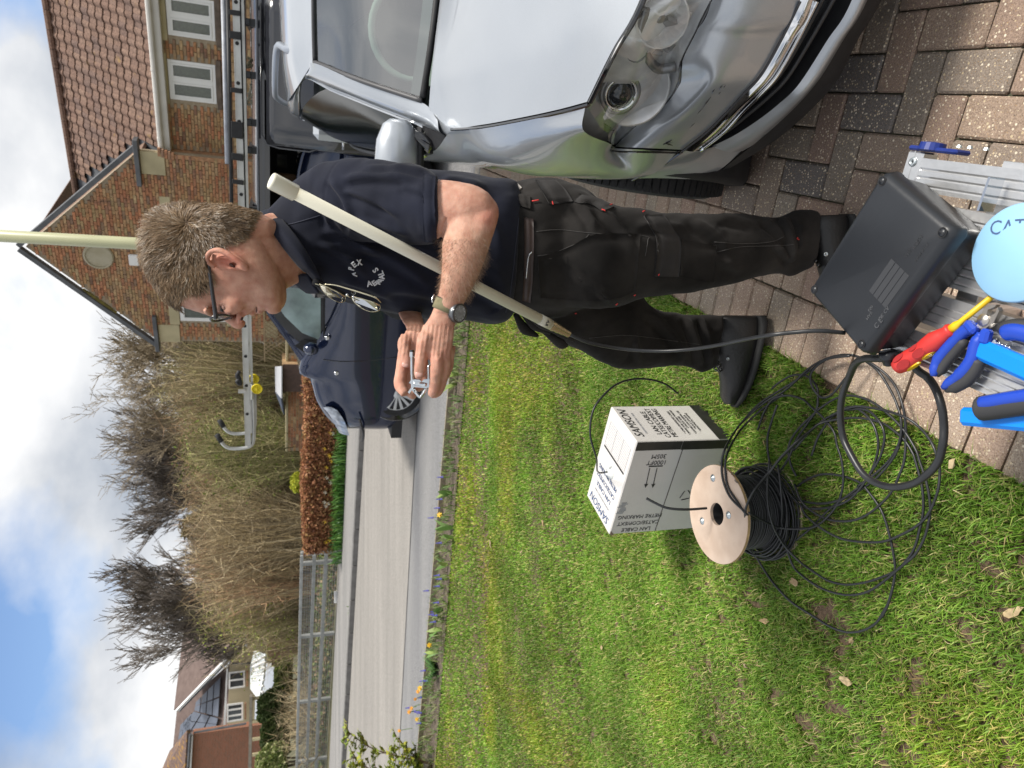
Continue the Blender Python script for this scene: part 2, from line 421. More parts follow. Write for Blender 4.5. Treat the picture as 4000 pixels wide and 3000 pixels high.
def tarmac(name, c0, c1, speck=(90, .30)):
    m, nt, b = new_mat(name); N = nt.nodes.new; L = nt.links.new
    g = N('ShaderNodeNewGeometry'); mp = N('ShaderNodeMapping'); mp.inputs['Rotation'].default_value = (0, 0, math.radians(24)); mp.inputs['Scale'].default_value = (0.12, 1.3, 1)
    L(g.outputs['Position'], mp.inputs[0])
    n = N('ShaderNodeTexNoise'); n.inputs['Scale'].default_value = 1.6; n.inputs['Detail'].default_value = 6; L(mp.outputs[0], n.inputs['Vector'])
    r = N('ShaderNodeValToRGB'); r.color_ramp.elements[0].position = .33; r.color_ramp.elements[1].position = .66
    r.color_ramp.elements[0].color = (*c0, 1); r.color_ramp.elements[1].color = (*c1, 1); L(n.outputs['Fac'], r.inputs[0])
    n2 = N('ShaderNodeTexNoise'); n2.inputs['Scale'].default_value = speck[0]; n2.inputs['Detail'].default_value = 2; L(g.outputs['Position'], n2.inputs['Vector'])
    r2 = N('ShaderNodeValToRGB'); r2.color_ramp.elements[0].position = .35; r2.color_ramp.elements[1].position = .65
    r2.color_ramp.elements[0].color = (1 - speck[1], 1 - speck[1], 1 - speck[1], 1); r2.color_ramp.elements[1].color = (1 + speck[1],) * 3 + (1,); L(n2.outputs['Fac'], r2.inputs[0])
    mx = N('ShaderNodeMix'); mx.data_type = 'RGBA'; mx.blend_type = 'MULTIPLY'; mx.inputs[0].default_value = 1; L(r.outputs[0], mx.inputs[6]); L(r2.outputs[0], mx.inputs[7])
    L(mx.outputs[2], b.inputs['Base Color']); b.inputs['Roughness'].default_value = .85; b.inputs['Specular IOR Level'].default_value = .3
    bp = N('ShaderNodeBump'); bp.inputs['Strength'].default_value = .4; bp.inputs['Distance'].default_value = .004; L(n2.outputs['Fac'], bp.inputs['Height']); L(bp.outputs[0], b.inputs['Normal'])
    return m
M_TAR = tarmac('road_tarmac', (.225, .212, .195), (.29, .272, .25))
M_TAR2 = tarmac('pavement_tarmac', (.165, .165, .17), (.225, .222, .22), (130, .4))
M_TAR3 = tarmac('footpath_tarmac', (.20, .195, .19), (.265, .255, .245), (110, .35))
M_CONC = tarmac('concrete', (.24, .225, .20), (.36, .33, .30), (60, .3))
M_KERB = mat('kerb_stone', (.16, .155, .15), .85, var=.25, scale=6, bump=.3)
M_SOIL = mat('soil', (.085, .052, .033), .95, scale=18, col2=(.19, .13, .085), bump=1.0, bscale=90, bdist=.02, detail=8)
M_EARTH = mat('rough_ground', (.05, .06, .02), .95, scale=1.5, col2=(.12, .10, .05), detail=7)
o = obj('ground', ([(-300, -60, -.03), (300, -60, -.03), (300, 500, -.03), (-300, 500, -.03)], [(0, 1, 2, 3)]), M_EARTH); o['kind'] = 'structure'
strip('pavement', BED_OUT, SEAM, -.004, 0.0, M_TAR2); strip('road_joint', SEAM, SEAM, .002, .002, mat('tar_joint', (.07, .068, .065), .8, var=.4, scale=3), off0=-.03, off1=.03)
strip('road', SEAM, KERB, -.002, -.008, M_TAR, off0=.0, off1=.05)
# far kerb: one stone after another
kd = KERB[1] if KERB[1].x < 0 else -KERB[1]; kn = Vector((-kd.y, kd.x)); kn = kn if kn.y > 0 else -kn
kroot = strip('kerb', KERB, KERB, -.05, -.05, M_KERB, off0=0, off1=.18); ROOT[kroot.name] = Vector((0, 0, 0))
kp = on_x(KERB, 7.0)
for i in range(36):
    q = kp + kd * (i * .915)
    obj('kerb_stone', obox(Vector((q.x, q.y, -.05)), Vector((kd.x, kd.y, 0)), Vector((kn.x, kn.y, 0)), Vector((0, 0, 1)), (.905, .14, .15), .012), M_KERB, kroot)
strip('footpath', KERB, PATHB, .096, .10, M_TAR3, off0=.14, off1=.3)
o = strip('garden_ground', PATHB, PATHB, .102, .2, M_EARTH, off0=.25, off1=40)
# ------------------------------------------------------------------ drive of block pavers
E0 = Vector((.058, 1.822)); D1 = Vector((.375, .927)).normalized(); D2 = Vector((D1.y, -D1.x))
def dq(p, q, z=0.0): v = E0 + D1 * p + D2 * q; return Vector((v.x, v.y, z))
M_SAND = mat('joint_sand', (.05, .055, .03), .95, scale=9, col2=(.16, .135, .10), bump=.5, bscale=200)
dv = obj('driveway', ([dq(-3.2, .0, -.016), dq(-3.2, 4.4, -.016), dq(4.0, 4.4, -.016), dq(4.0, .0, -.016)], [(0, 1, 2, 3)]), M_SAND); dv['kind'] = 'structure'; ROOT[dv.name] = Vector((0, 0, 0))
P3 = [dq(3.95, -.1, -.006), dq(3.95, 4.4, -.006)]
# concrete crossing between drive and road
a1 = on_x(BED_OUT, 1.3); o = obj('driveway_crossing', ([P3[0], P3[1], Vector((7.5, 3.2, -.006)), Vector((7.5, 5.4, -.006)), Vector((1.0, a1.y + .6, -.006))], [(0, 1, 2, 3, 4)]), M_CONC); o['kind'] = 'structure'
SPECK = [(300, .38, ((.36, .22, .10), (.10, .085, .07))), (125, .40, ((.46, .36, .22), (.68, .60, .48)))]
M_PAV = ramp_mat('exposed_aggregate_paver', [(.24, .165, .135), (.175, .155, .135), (.29, .225, .175), (.12, .112, .112), (.32, .24, .185), (.26, .18, .145), (.24, .215, .18)], rough=.8, bump=.6, bscale=260, bdist=.003, speck=SPECK, spec=.35, stain=(3.2, .62, (.085, .08, .072)))
M_PAV2 = ramp_mat('edge_paver', [(.36, .265, .21), (.40, .30, .24), (.33, .28, .23), (.42, .32, .25), (.37, .26, .21)], rough=.85, bump=.6, bscale=260, bdist=.003, speck=SPECK, spec=.3, stain=(5, .72, (.10, .09, .075)))
pv = box((0, 0, -.03), (.196, .096, .06), bev=.006)
def mk(n, vf, m):
    me = bpy.data.meshes.new(n); me.from_pydata([tuple(p) for p in vf[0]], [], vf[1]); me.update(); me.materials.append(m); return me
me_p = mk('paver', pv, M_PAV); me_e = mk('edge_paver', pv, M_PAV2)
blocks = []
for ix in range(-32, 42):
    for iy in range(3, 42):
        v = (ix - iy) % 4
        if v == 0: blocks.append((ix * .1 + .1, iy * .1 + .05, 0, 0))       # long side along D1
        elif v == 3: blocks.append((ix * .1 + .05, iy * .1 + .1, 1, 0))
blocks = [b for b in blocks if b[1] > .40 + (.1 if b[2] else .05) - .001 and b[1] < 4.2]
# fill halves along the soldier band
for ix in range(-32, 42):
    if (ix - 4) % 4 == 2: blocks.append((ix * .1 + .05, .45, 2, 0))
for i in range(-32, 40):
    blocks.append((i * .1005 + .05, .1, 1, 1)); blocks.append((i * .1005 + .02, .302, 1, 1))
def pos(b): return dq(b[0], b[1], 0)
blocks.sort(key=lambda b: (pos(b) - Vector((.2, 1.0, 0))).length)
half = mk('half_paver', box((0, 0, -.03), (.096, .096, .06), bev=.006), M_PAV)
ang1 = math.atan2(D1.y, D1.x)
rest = {0: MB(), 1: MB()}; cnt = 0
for b in blocks:
    p = pos(b)
    if p.y < .45: continue
    X, Y = project(p)
    inview = -100 < Y < 3100 and X < 4150
    rot = ang1 + (PI / 2 if b[2] == 1 else 0) + rng.gauss(0, .008)
    z = rng.uniform(-.004, .001)
    if cnt < 298 and inview:
        me = half if b[2] == 2 else (me_e if b[3] else me_p)
        o = bpy.data.objects.new('edge_paver' if b[3] else 'paver', me); COL.objects.link(o); o.parent = dv
        o.location = (p.x, p.y, z); o.rotation_euler = (rng.gauss(0, .006), rng.gauss(0, .006), rot); cnt += 1
    else:
        vf = box((0, 0, -.03), (.096 if b[2] == 2 else .196, .096, .06), bev=.005)
        R = Matrix.Rotation(rot, 3, 'Z'); rest[b[3]].add(([R @ v + Vector((p.x, p.y, z)) for v in vf[0]], vf[1]))
o = obj('paver_field', rest[0].vf, M_PAV, dv); o['kind'] = 'stuff'
o = obj('edge_paver_field', rest[1].vf, M_PAV2, dv); o['kind'] = 'stuff'
# ------------------------------------------------------------------ lawn
far = [on_x(LAWN_FAR, x) for x in (-9, -4, -1, 1.3)]
near_edge = [dq(p, -.004) for p in (3.4, 2.5, 1.2, 0, -.8, -1.6, -3.0)]
def edge_x(y):         # lawn border x at depth y
    return E0.x + (y - E0.y) * D1.x / D1.y
LV = []; LF = []; nx, ny = 70, 60
for j in range(ny + 1):
    for i in range(nx + 1):
        v = (j / ny); u = (i / nx) ** 1.0
        # lines from x=-9 .. border
        yf0 = on_x(LAWN_FAR, -9).y; 
        x1 = edge_x(-1.2 + (v) * 0)  # placeholder
        # parametric: row at fraction v between y=-1 and far edge
        xb = None
        y_r = -1.0
        # right end of the row is on the border line, where depth grows from -1 to the far corner
        yr = -1.0 + v * (6.0 + 1.0); xr = edge_x(yr)
        xl = -9.0; yl = -1.0 + v * (yf0 + 1.0)
        x = xl + (xr - xl) * u; y = yl + (yr - yl) * u
        z = .004 + .012 * mnoise.noise(Vector((x * 3, y * 3, 0))) + .006 * mnoise.noise(Vector((x * 14, y * 14, 2)))
        if u > .985: z = -.004
        LV.append(Vector((x, y, z - .004)))
for j in range(ny):
    for i in range(nx):
        a = j * (nx + 1) + i; LF.append((a, a + 1, a + nx + 2, a + nx + 1))
lawn = obj('lawn', (LV, LF), M_SOIL, None, smooth=True); lawn['kind'] = 'structure'
def in_lawn(x, y, m=0.0):
    _p, _d = LAWN_FAR; fy = _p.y + _d.y * (x - _p.x) / _d.x
    return (x < edge_x(y) - m) & (y < fy)
# blades of grass
def blades(n, xr, yr, hmin, hmax, wid, dens=None, seed=1, cols=None, lean=.6, mask=None, base=0.0):
    g = np.random.default_rng(seed)
    x = g.uniform(xr[0], xr[1], n); y = g.uniform(yr[0], yr[1], n)
    ok = mask(x, y) if mask else np.ones(n, bool)
    x = x[ok]; y = y[ok]; n = len(x)
    h = g.uniform(hmin, hmax, n) * g.uniform(.6, 1.0, n); w = wid * g.uniform(.6, 1.3, n)
    th = g.uniform(0, 2 * PI, n); ln = np.abs(g.normal(0, lean, n)); ln = np.clip(ln, 0.1, 1.5)
    dx = np.cos(th); dy = np.sin(th)
    px = -dy * w / 2; py = dx * w / 2
    z0 = np.full(n, base - .004)
    mx_ = x + dx * h * .35 * ln; my = y + dy * h * .35 * ln; mz = h * .6 + base
    tx = x + dx * h * ln; ty = y + dy * h * ln; tz = h * np.clip(1.0 - .35 * ln, .25, 1) + base
    V = np.empty((n, 5, 3), np.float32)
    V[:, 0] = np.stack([x - px, y - py, z0], 1); V[:, 1] = np.stack([x + px, y + py, z0], 1)
    V[:, 2] = np.stack([mx_ + px * .8, my + py * .8, mz], 1); V[:, 3] = np.stack([mx_ - px * .8, my - py * .8, mz], 1)
    V[:, 4] = np.stack([tx, ty, tz], 1)
    b = (np.arange(n) * 5)[:, None]
    Fc = np.concatenate([b + np.array([[0, 1, 2]]), b + np.array([[0, 2, 3]]), b + np.array([[3, 2, 4]])], 0)
    cols = np.array(cols); ci = g.integers(0, len(cols), n)
    c = cols[ci] * g.uniform(.75, 1.25, (n, 1))
    return V.reshape(-1, 3), Fc, np.repeat(c, 5, 0), x, y
def fields(x, y, s, seed=0):
    # cheap smooth value noise in numpy
    g = np.random.default_rng(seed); T = g.random((64, 64))
    u = x * s + 100; v = y * s + 100; i = np.floor(u).astype(int); j = np.floor(v).astype(int); fu = u - i; fv = v - j
    fu = fu * fu * (3 - 2 * fu); fv = fv * fv * (3 - 2 * fv)
    t = lambda a, b: T[a % 64, b % 64]
    return (t(i, j) * (1 - fu) + t(i + 1, j) * fu) * (1 - fv) + (t(i, j + 1) * (1 - fu) + t(i + 1, j + 1) * fu) * fv
def bare(x, y):
    return .22 * fields(x, y, 6, 3) + .38 * fields(x, y, 21, 4) + .40 * fields(x, y, 52, 8)
GC = [(.105, .205, .022), (.14, .25, .028), (.18, .28, .04), (.085, .165, .022), (.22, .29, .06), (.12, .225, .025), (.34, .32, .12), (.12, .24, .028)]
M_GRASS = attr_mat('grass_blade', .5, .35, .35)
PB = []
def lawn_mask(thr, m=0.0, fx=True):
    g = np.random.default_rng(5)
    def f(x, y):
        ok = in_lawn(x, y, m) & (bare(x, y) > thr)
        # keep what the camera can see
        d = y * CP + CAM_H * SP; yy = 1500 - x / d * F_PX
        return ok & (yy < 3150) & (yy > -50)
    return f
sets = [
 # near: long loose blades over patchy soil
 blades(150000, (-1.9, .6), (.75, 2.0), .018, .05, .0032, seed=1, cols=GC, lean=.75, mask=lawn_mask(.37, -.012)),
 blades(200000, (-2.3, .9), (1.8, 3.4), .015, .042, .0040, seed=2, cols=GC, lean=.7, mask=lawn_mask(.33, -.01)),
 blades(150000, (-3.6, 1.6), (3.2, 5.2), .014, .036, .006, seed=3, cols=GC, lean=.6, mask=lawn_mask(.22)),
 blades(110000, (-5.0, 1.9), (5.0, 8.2), .014, .034, .010, seed=4, cols=GC, lean=.5, mask=lawn_mask(.12)),
 # straw
 blades(12000, (-2.3, .9), (.75, 3.4), .015, .045, .003, seed=6, cols=[(.40, .30, .15), (.50, .42, .24), (.33, .26, .12)], lean=1.3, mask=lawn_mask(.25)),
]
def merge(sets):
    n = 0; Vs = []; Fs = []; Cs = []
    for s in sets:
        Vs.append(s[0]); Fs.append(s[1] + n); Cs.append(s[2]); n += len(s[0])
    return np.concatenate(Vs), np.concatenate(Fs), np.concatenate(Cs)
V, Fc, C = merge(sets)
# yellower with distance and in broad mossy patches
yl = np.clip((V[:, 1] - 2.0) / 3.5, 0, 1)
mo = np.clip((fields(V[:, 0], V[:, 1], 2.3, 9) - .45) * 2.5, 0, 1)
k = (.30 + .12 * yl) * mo
C = C * (1 - k[:, None]) + (C * np.array([1.7, 1.25, .8]) + np.array([.05, .02, 0])) * k[:, None]
dk = 1.36 * (.60 + .35 * fields(V[:, 0], V[:, 1], 1.1, 21) + .55 * fields(V[:, 0], V[:, 1], 5.3, 22))
C = C * dk[:, None]
np_mesh('grass', V, Fc, M_GRASS, None, C, kind='stuff')
# soil crumbs, dead leaves and chips on the lawn
M_LEAF = ramp_mat('dead_leaf', [(.42, .32, .18), (.55, .46, .30), (.30, .20, .10), (.62, .58, .48)], rough=.8, bump=0)
def leaf_at(X, Y, s, label, lit=None):
    p = G(X, Y, .028); a = rng.uniform(0, 6.28); ax = Vector((math.cos(a), math.sin(a), .15)); ay = Vector((-math.sin(a), math.cos(a), -.1))
    P = []
    n = 10
    for k in range(n):
        t = 2 * PI * k / n; r = s * (1 + .25 * rng.uniform(-1, 1)); P.append(p + ax * math.cos(t) * r + ay * math.sin(t) * r * .5 + Vector((0, 0, .004 * math.cos(3 * t))))
    vf = poly_prism(P, .0012)
    o = obj('fallen_leaf', vf, M_LEAF); tag(o, label, 'leaf', 'dry leaves and chips lying on the lawn')
leaf_at(3100, 2272, .022, 'large cream dried petal-like leaf on the lawn just below the cable drum')
leaf_at(3305, 2660, .024, 'pale woody chip lying on the lawn at the picture\'s lower middle')
leaf_at(2985, 2425, .018, 'narrow cream chip on the lawn left of the big cable loop')
leaf_at(2910, 2600, .009, 'tiny pale fleck on the lawn well left of the cable loop')
leaf_at(3325, 2500, .014, 'light brown chip on bare soil beside the lowest cable loop')
leaf_at(3960, 2390, .022, 'orange-brown curled leaf on the long grass at the near edge')
leaf_at(2120, 2045, .022, 'beige leaf on the lawn straight behind the cable box')
leaf_at(1915, 2125, .030, 'grey-brown leaf on the lawn between box and road')
leaf_at(2350, 2530, .02, 'brown leaf on the lawn left of the box, towards the lawn\'s middle')
leaf_at(2036, 2155, .016, 'bluish-white scrap on the far part of the lawn')
leaf_at(3720, 1810, .014, 'white petal lying where the edge pavers meet the grass')
# ------------------------------------------------------------------ flower bed along the road edge of the lawn
M_BEDSOIL = mat('bed_soil', (.10, .075, .055), .95, scale=30, col2=(.25, .20, .15), bump=1, bscale=120, bdist=.03)
strip('flower_bed', LAWN_FAR, BED_OUT, .012, .012, M_BEDSOIL, off0=-.05, xs=[-9, -4, -1, 1.2])
M_WOOD = mat('weathered_board', (.20, .16, .11), .85, scale=20, col2=(.33, .28, .21), bump=.4)
ed = None
for i in range(5):
    d = BED_OUT[1] if BED_OUT[1].x < 0 else -BED_OUT[1]
    s0 = on_x(BED_OUT, 1.0) + d * (i * 1.82)
    n2 = Vector((-d.y, d.x)); n2 = n2 if n2.y > 0 else -n2
    o = obj('edging_board', obox((s0.x, s0.y - .01, -.02), (d.x, d.y, 0), (n2.x, n2.y, 0), (0, 0, 1), (1.80, .022, .085)), M_WOOD)
    tag(o, ['timber edging board of the flower bed, nearest the man', 'timber edging board of the flower bed, second from the man', 'timber edging board halfway along the flower bed', 'timber edging board beside the ferny green plant', 'timber edging board by the yellow-leaved shrub'][i], 'board', 'boards edging the flower bed')
GL = [(.10, .22, .04), (.16, .30, .06), (.07, .16, .03), (.22, .34, .07)]
M_PLANT = attr_mat('bed_leaf', .45, .4, .3)
def strap_leaf(V, Fc, C, p, dirv, h, w, col, curl=.5, n=5):
    """one arching leaf, n segments, pointed."""
    d = Vector((dirv[0], dirv[1], 0)).normalized(); s = Vector((-d.y, d.x, 0)); b0 = len(V)
    for i in range(n + 1):
        t = i / n
        c = p + d * (h * curl * t ** 1.6) + Vector((0, 0, h * (t - .35 * curl * t * t)))
        ww = w * (math.sin(PI * min(1, .18 + t * .82)) if t < 1 else 0.02)
        V.append(c - s * ww / 2 + Vector((0, 0, .15 * ww))); V.append(c + s * ww / 2 + Vector((0, 0, .15 * ww))); C.extend([col, col])
    for i in range(n):
        a = b0 + 2 * i; Fc.append((a, a + 1, a + 3)); Fc.append((a, a + 3, a + 2))
def plant(name, label, cat, p, n, hr, wr, cols, curl=(.3, .9), spread=.05, group=None, parent=None):
    V = []; Fc = []; C = []
    for k in range(n):
        a = rng.uniform(0, 2 * PI); q = p + Vector((math.cos(a), math.sin(a), 0)) * rng.uniform(0, spread)
        c = rng.choice(cols); f = rng.uniform(.8, 1.2)
        strap_leaf(V, Fc, C, q, (math.cos(a), math.sin(a)), rng.uniform(*hr), rng.uniform(*wr), tuple(x * f for x in c), rng.uniform(*curl))
    return V, Fc, C
M_BLUE = mat('muscari_blue', (.07, .07, .42), .5, var=.3, scale=90)
M_YEL = mat('petal_yellow', (.78, .52, .02), .5, var=.15, scale=90)
M_WHT = mat('petal_white', (.75, .74, .60), .5, var=.1, scale=90)
M_ORG = mat('petal_orange', (.80, .36, .03), .5, var=.15, scale=90)
M_STEM = mat('flower_stem', (.12, .22, .04), .5)
# low leaf tufts, grassy muscari foliage all along the bed
V = []; Fc = []; C = []
for k in range(520):
    x = rng.uniform(-4.4, .9); y0 = on_x(LAWN_FAR, x).y; y1 = on_x(BED_OUT, x).y; y = rng.uniform(y0 - .06, y1 - .03)
    c = rng.choice([(.13, .22, .05), (.20, .27, .07), (.26, .28, .12), (.09, .16, .04)])
    for j in range(4):
        a = rng.uniform(0, 6.28); strap_leaf(V, Fc, C, Vector((x, y, .01)), (math.cos(a), math.sin(a)), rng.uniform(.05, .13), .007, c, rng.uniform(.4, 1.1), 3)
np_mesh('bed_foliage', [tuple(v) for v in V], Fc, M_PLANT, None, np.array(C), kind='stuff')
def muscari(X, Y, label, s=1.0):
    p = G(X, Y, .0); p.z = 0
    t = thing('grape_hyacinth', label, 'flower', p, 'blue grape hyacinths in the flower bed')
    obj('stem', cyl(p, p + Vector((0, 0, .10 * s)), .003, 5), M_STEM, t)
    m = MB()
    for i in range(5):
        z = .085 * s + i * .012 * s; r = .012 * s * (1 - i * .15)
        m.add(lathe(p + Vector((0, 0, z)), (0, 0, 1), [(r * .4, -.007), (r, 0), (r * .4, .007)], 6))
    obj('flower_head', m.vf, M_BLUE, t)
for k, (X, Y) in enumerate([(1752, 1862), (1748, 1948), (1738, 1982), (1712, 2020), (1746, 2118), (1738, 2244), (1746, 2258), (1738, 2286), (1692, 2304), (1735, 2350), (1724, 2385), (1714, 2396), (1728, 2400), (1722, 2425), (1697, 2548), (1680, 2615), (1690, 2655), (1676, 2655), (1665, 2720), (1616, 2760), (1640, 2773), (1655, 2776), (1664, 2780), (1662, 2820), (1600, 1405)][:24]):
    side = ['near the man\'s hands', 'behind the pointed tulip leaves', 'in the middle of the bed', 'beside the ferny plant', 'close to the yellow-leaved shrub'][min(4, k // 5)]
    muscari(X + 12, Y, ['small', 'taller', 'leaning', 'pale tipped', 'dense'][k % 5] + ' blue grape hyacinth ' + side)
def tulip_leaves(X, Y, h, label, n=3):
    p = G(X, Y, 0.0); V, Fc, C = plant('', '', '', p, n, (h * .8, h), (.035, .055), [(.20, .33, .09), (.16, .29, .08), (.28, .38, .10)], (.25, .7), .01)
    o = np_mesh('tulip_leaves', [tuple(v) for v in V], Fc, M_PLANT, None, np.array(C)); tag(o, label, 'plant', 'broad leaved tulip clumps in the flower bed')
for X, Y, h, l in [(1770, 1925, .2, 'broad tulip leaf clump beside the first yellow flower'), (1775, 2060, .22, 'largest broad tulip leaf clump, past the yellow flower'), (1775, 2100, .15, 'small bright tulip clump behind the largest one'),
                   (1755, 2205, .17, 'lone tulip leaf leaning over the edging board'), (1735, 2380, .17, 'long narrow tulip leaves over the edging'), (1730, 2455, .2, 'pale tulip leaf clump before the middle of the bed'), (1722, 2480, .16, 'dark tulip clump touching the pale one'), (1715, 2545, .18, 'tulip leaves beside the second yellow flower'), (1795, 1460, .17, 'tulip leaves right below the man\'s hands'), (1790, 1500, .2, 'tulip leaf pair close to the man\'s fingertips')]:
    tulip_leaves(X, Y, h, l)
def daff(X, Y, m, label, s=1.0, h=.16):
    s *= .62
    p = G(X + 30, Y, 0); t = thing('daffodil', label, 'flower', p, 'yellow and white flowers in the bed')
    top = p + Vector((rng.uniform(-.02, .02), -.02, h)); obj('stem', tube([p, p + Vector((0, 0, h * .6)), top], .0035, 5), M_STEM, t)
    d = (CAMP - top).normalized(); d = (d + Vector((rng.uniform(-.5, .5), 0, rng.uniform(-.2, .5)))).normalized(); _, a, b = frame(d)
    mm = MB()
    for k in range(6):
        an = k * PI / 3; e = a * math.cos(an) + b * math.sin(an); f = d.cross(e)
        mm.add(([top, top + e * .022 * s + f * .011 * s, top + e * .042 * s + d * .004, top + e * .022 * s - f * .011 * s], [(0, 1, 2, 3)]))
    obj('petals', mm.vf, m, t); obj('trumpet', lathe(top, d, [(.008 * s, 0), (.010 * s, .02 * s), (.014 * s, .026 * s)], 10), M_ORG if m is not M_WHT else M_YEL, t)
for X, Y, m, l, s in [(1752, 2005, M_YEL, 'bright yellow flower between tulip leaves near the man', 1.1), (1708, 2508, M_YEL, 'yellow flower in the middle of the bed by the fern', 1.1), (1668, 2670, M_YEL, 'upper yellow-orange flower just past the ferny plant', 1.2), (1660, 2685, M_ORG, 'lower orange flower touching the yellow one', 1.0),
                      (1648, 2715, M_ORG, 'small orange flower left of the ferny plant', .9), (1632, 2750, M_ORG, 'orange flower before the yellow-leaved shrub', 1.0), (1622, 2772, M_ORG, 'orange flower beside blue hyacinths by the shrub', 1.1), (1655, 2795, M_YEL, 'yellow flower at the shrub\'s foot', 1.0), (1580, 2845, M_ORG, 'orange flower high among the shrub twigs', 1.0)]:
    daff(X, Y, m, l, s)
# ferny plant
p = G(1712, 2610); V = []; Fc = []; C = []
for k in range(46):
    a = rng.uniform(0, 6.28); L = rng.uniform(.10, .22); d = Vector((math.cos(a), math.sin(a), 0)); up = rng.uniform(.5, 1.3)
    for j in range(9):
        t = (j + 1) / 9; c = p + d * L * t * .8 + Vector((0, 0, L * up * (t - .3 * t * t)))
        for s in (-1, 1):
            e = (Vector((-d.y, d.x, 0)) * s + d * .6).normalized(); strap_leaf(V, Fc, C, c, (e.x, e.y), .045 * (1.1 - t), .012, rng.choice([(.06, .17, .03), (.10, .24, .05), (.14, .30, .07)]), 1.6, 2)
o = np_mesh('ferny_plant', [tuple(v) for v in V], Fc, M_PLANT, None, np.array(C)); tag(o, 'bushy ferny dark green plant at the road side of the flower bed', 'plant')
# yellow-green shrub at the far left corner of the lawn
def leafy_shrub(label, base, stems, leaf_cols, nleaf, lw, name='leafy_shrub', cat='shrub', stem_m=None):
    t = thing(name, label, cat, base)
    mm = MB(); V = []; Fc = []; C = []
    for st in stems:
        P = spline(st, 12); mm.add(tube(P, [.012 * (1 - .7 * i / 11) for i in range(12)], 6))
        for br in range(nleaf):
            tt = rng.uniform(.35, 1.0); q = cr([Vector(s) for s in st], tt * (len(st) - 1)); a = rng.uniform(0, 6.28)
            dd = Vector((math.cos(a), math.sin(a), rng.uniform(-.1, .7))) * rng.uniform(.05, .20)
            e = q + dd; mm.add(tube([q, q + dd * .6 + Vector((0, 0, .01)), e], [.004, .003, .002], 4, caps=False))
            for j in range(7):
                b = rng.uniform(0, 6.28); strap_leaf(V, Fc, C, e - dd * rng.uniform(0, .6), (math.cos(b), math.sin(b)), rng.uniform(.04, .075), lw, rng.choice(leaf_cols), rng.uniform(.7, 1.6), 3)
    obj('stems', mm.vf, stem_m or mat('twig_bark', (.22, .15, .09), .8, var=.3, scale=40), t, True)
    np_mesh('leaves', [tuple(v) for v in V], Fc, M_PLANT, t, np.array(C))
    return t
b = G(1690, 2985)
leafy_shrub('yellow-green leafy shrub with bare brown stems at the lawn corner', b,
    [[b, b + Vector((.05, .1, .25)), b + Vector((.12, .3, .6)), b + Vector((.30, .4, .85))], [b + Vector((-.1, .0, 0)), b + Vector((-.15, .1, .3)), b + Vector((-.1, .3, .62)), b + Vector((.02, .4, .8))],
     [b, b + Vector((-.25, .1, .3)), b + Vector((-.4, .2, .7)), b + Vector((-.45, .3, 1.0))], [b, b + Vector((.1, -.05, .15)), b + Vector((.25, .0, .32))], [b, b + Vector((-.1, -.1, .15)), b + Vector((-.1, -.05, .4))]],
    [(.26, .33, .05), (.36, .40, .08), (.18, .26, .05), (.46, .44, .06)], 44, .026)
# ================================================================== brick house with gable
WD = Vector((-.8192, .5735, 0)); WN = Vector((-.5735, -.8192, 0)); UZ = Vector((0, 0, 1))   # wall direction, outward normal
HP = Vector((5.70, 19.26, 0))                      # foot of the gable's right corner
HROOT = HP.copy()
house = thing('brick_house', 'brick house with steep gable, round plaque and brown tiled side roof, behind the man', 'house', HROOT)
M_MORT = mat('mortar', (.30, .24, .17), .95, scale=20, col2=(.40, .33, .24), bump=.3)
M_BRK = ramp_mat('stock_brick', [(.36, .15, .085), (.42, .24, .12), (.36, .26, .14), (.50, .22, .12), (.22, .14, .10), (.44, .30, .17), (.40, .18, .10), (.47, .35, .20)], rough=.9, bump=.3, bscale=14, bdist=.01, stain=(1.6, .62, (.15, .10, .075)))
M_BRK2 = ramp_mat('orange_brick', [(.42, .20, .12), (.48, .24, .13), (.38, .22, .14), (.30, .20, .15)], rough=.9, bump=.3, bscale=14)
M_STONE = mat('cast_stone', (.46, .40, .25), .85, var=.15, scale=2, bump=.3, bscale=60)
M_WPVC = mat('white_pvc', (.78, .78, .77), .35, var=.03, scale=2)
M_LEAD = mat('lead_grey', (.10, .105, .115), .6, var=.3, scale=3)
M_FASC = mat('cream_fascia', (.62, .60, .56), .45, var=.08, scale=2)
M_PANE = glass_mat('window_glass', (.75, .8, .8), alpha=.0)
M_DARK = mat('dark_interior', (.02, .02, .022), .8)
M_BLIND = mat('blind_slat', (.60, .55, .48), .6, var=.2, scale=6)
def wall_pt(o, a, z, n=0.0): return o + WD * a + UZ * z + WN * n
def on_wall(X, Y, o):           # photo point -> (along, height) on a wall plane
    p = isect_plane(X, Y, o, WN); d = p - o; return d.dot(WD), p.z
WO = HP - WN * .45              # side wall plane, set back from the gable
GW = 5.45                       # gable width
EAVE_G, APEX = 4.80, 7.62
def gable_top(a): return EAVE_G + (APEX - EAVE_G) * (1 - abs(a - GW / 2) / (GW / 2))
obj('gable_wall', poly_prism([wall_pt(HP, 0, 0, -.03), wall_pt(HP, GW, 0, -.03), wall_pt(HP, GW, EAVE_G, -.03), wall_pt(HP, GW / 2, APEX, -.03), wall_pt(HP, 0, EAVE_G, -.03)], .2, -WN), M_MORT, house)
SL = 11.0                       # side wing runs to the right, out of the picture
obj('side_wall', poly_prism([wall_pt(WO, -SL, 0, -.03), wall_pt(WO, .2, 0, -.03), wall_pt(WO, .2, 4.4, -.03), wall_pt(WO, -SL, 4.4, -.03)], .2, -WN), M_MORT, house)
obj('return_wall', poly_prism([wall_pt(HP, 0, 0, 0), wall_pt(HP, .01, 0, -.7), wall_pt(HP, .01, 4.4, -.7), wall_pt(HP, 0, 4.4, 0)], .1, WD), M_BRK, house)
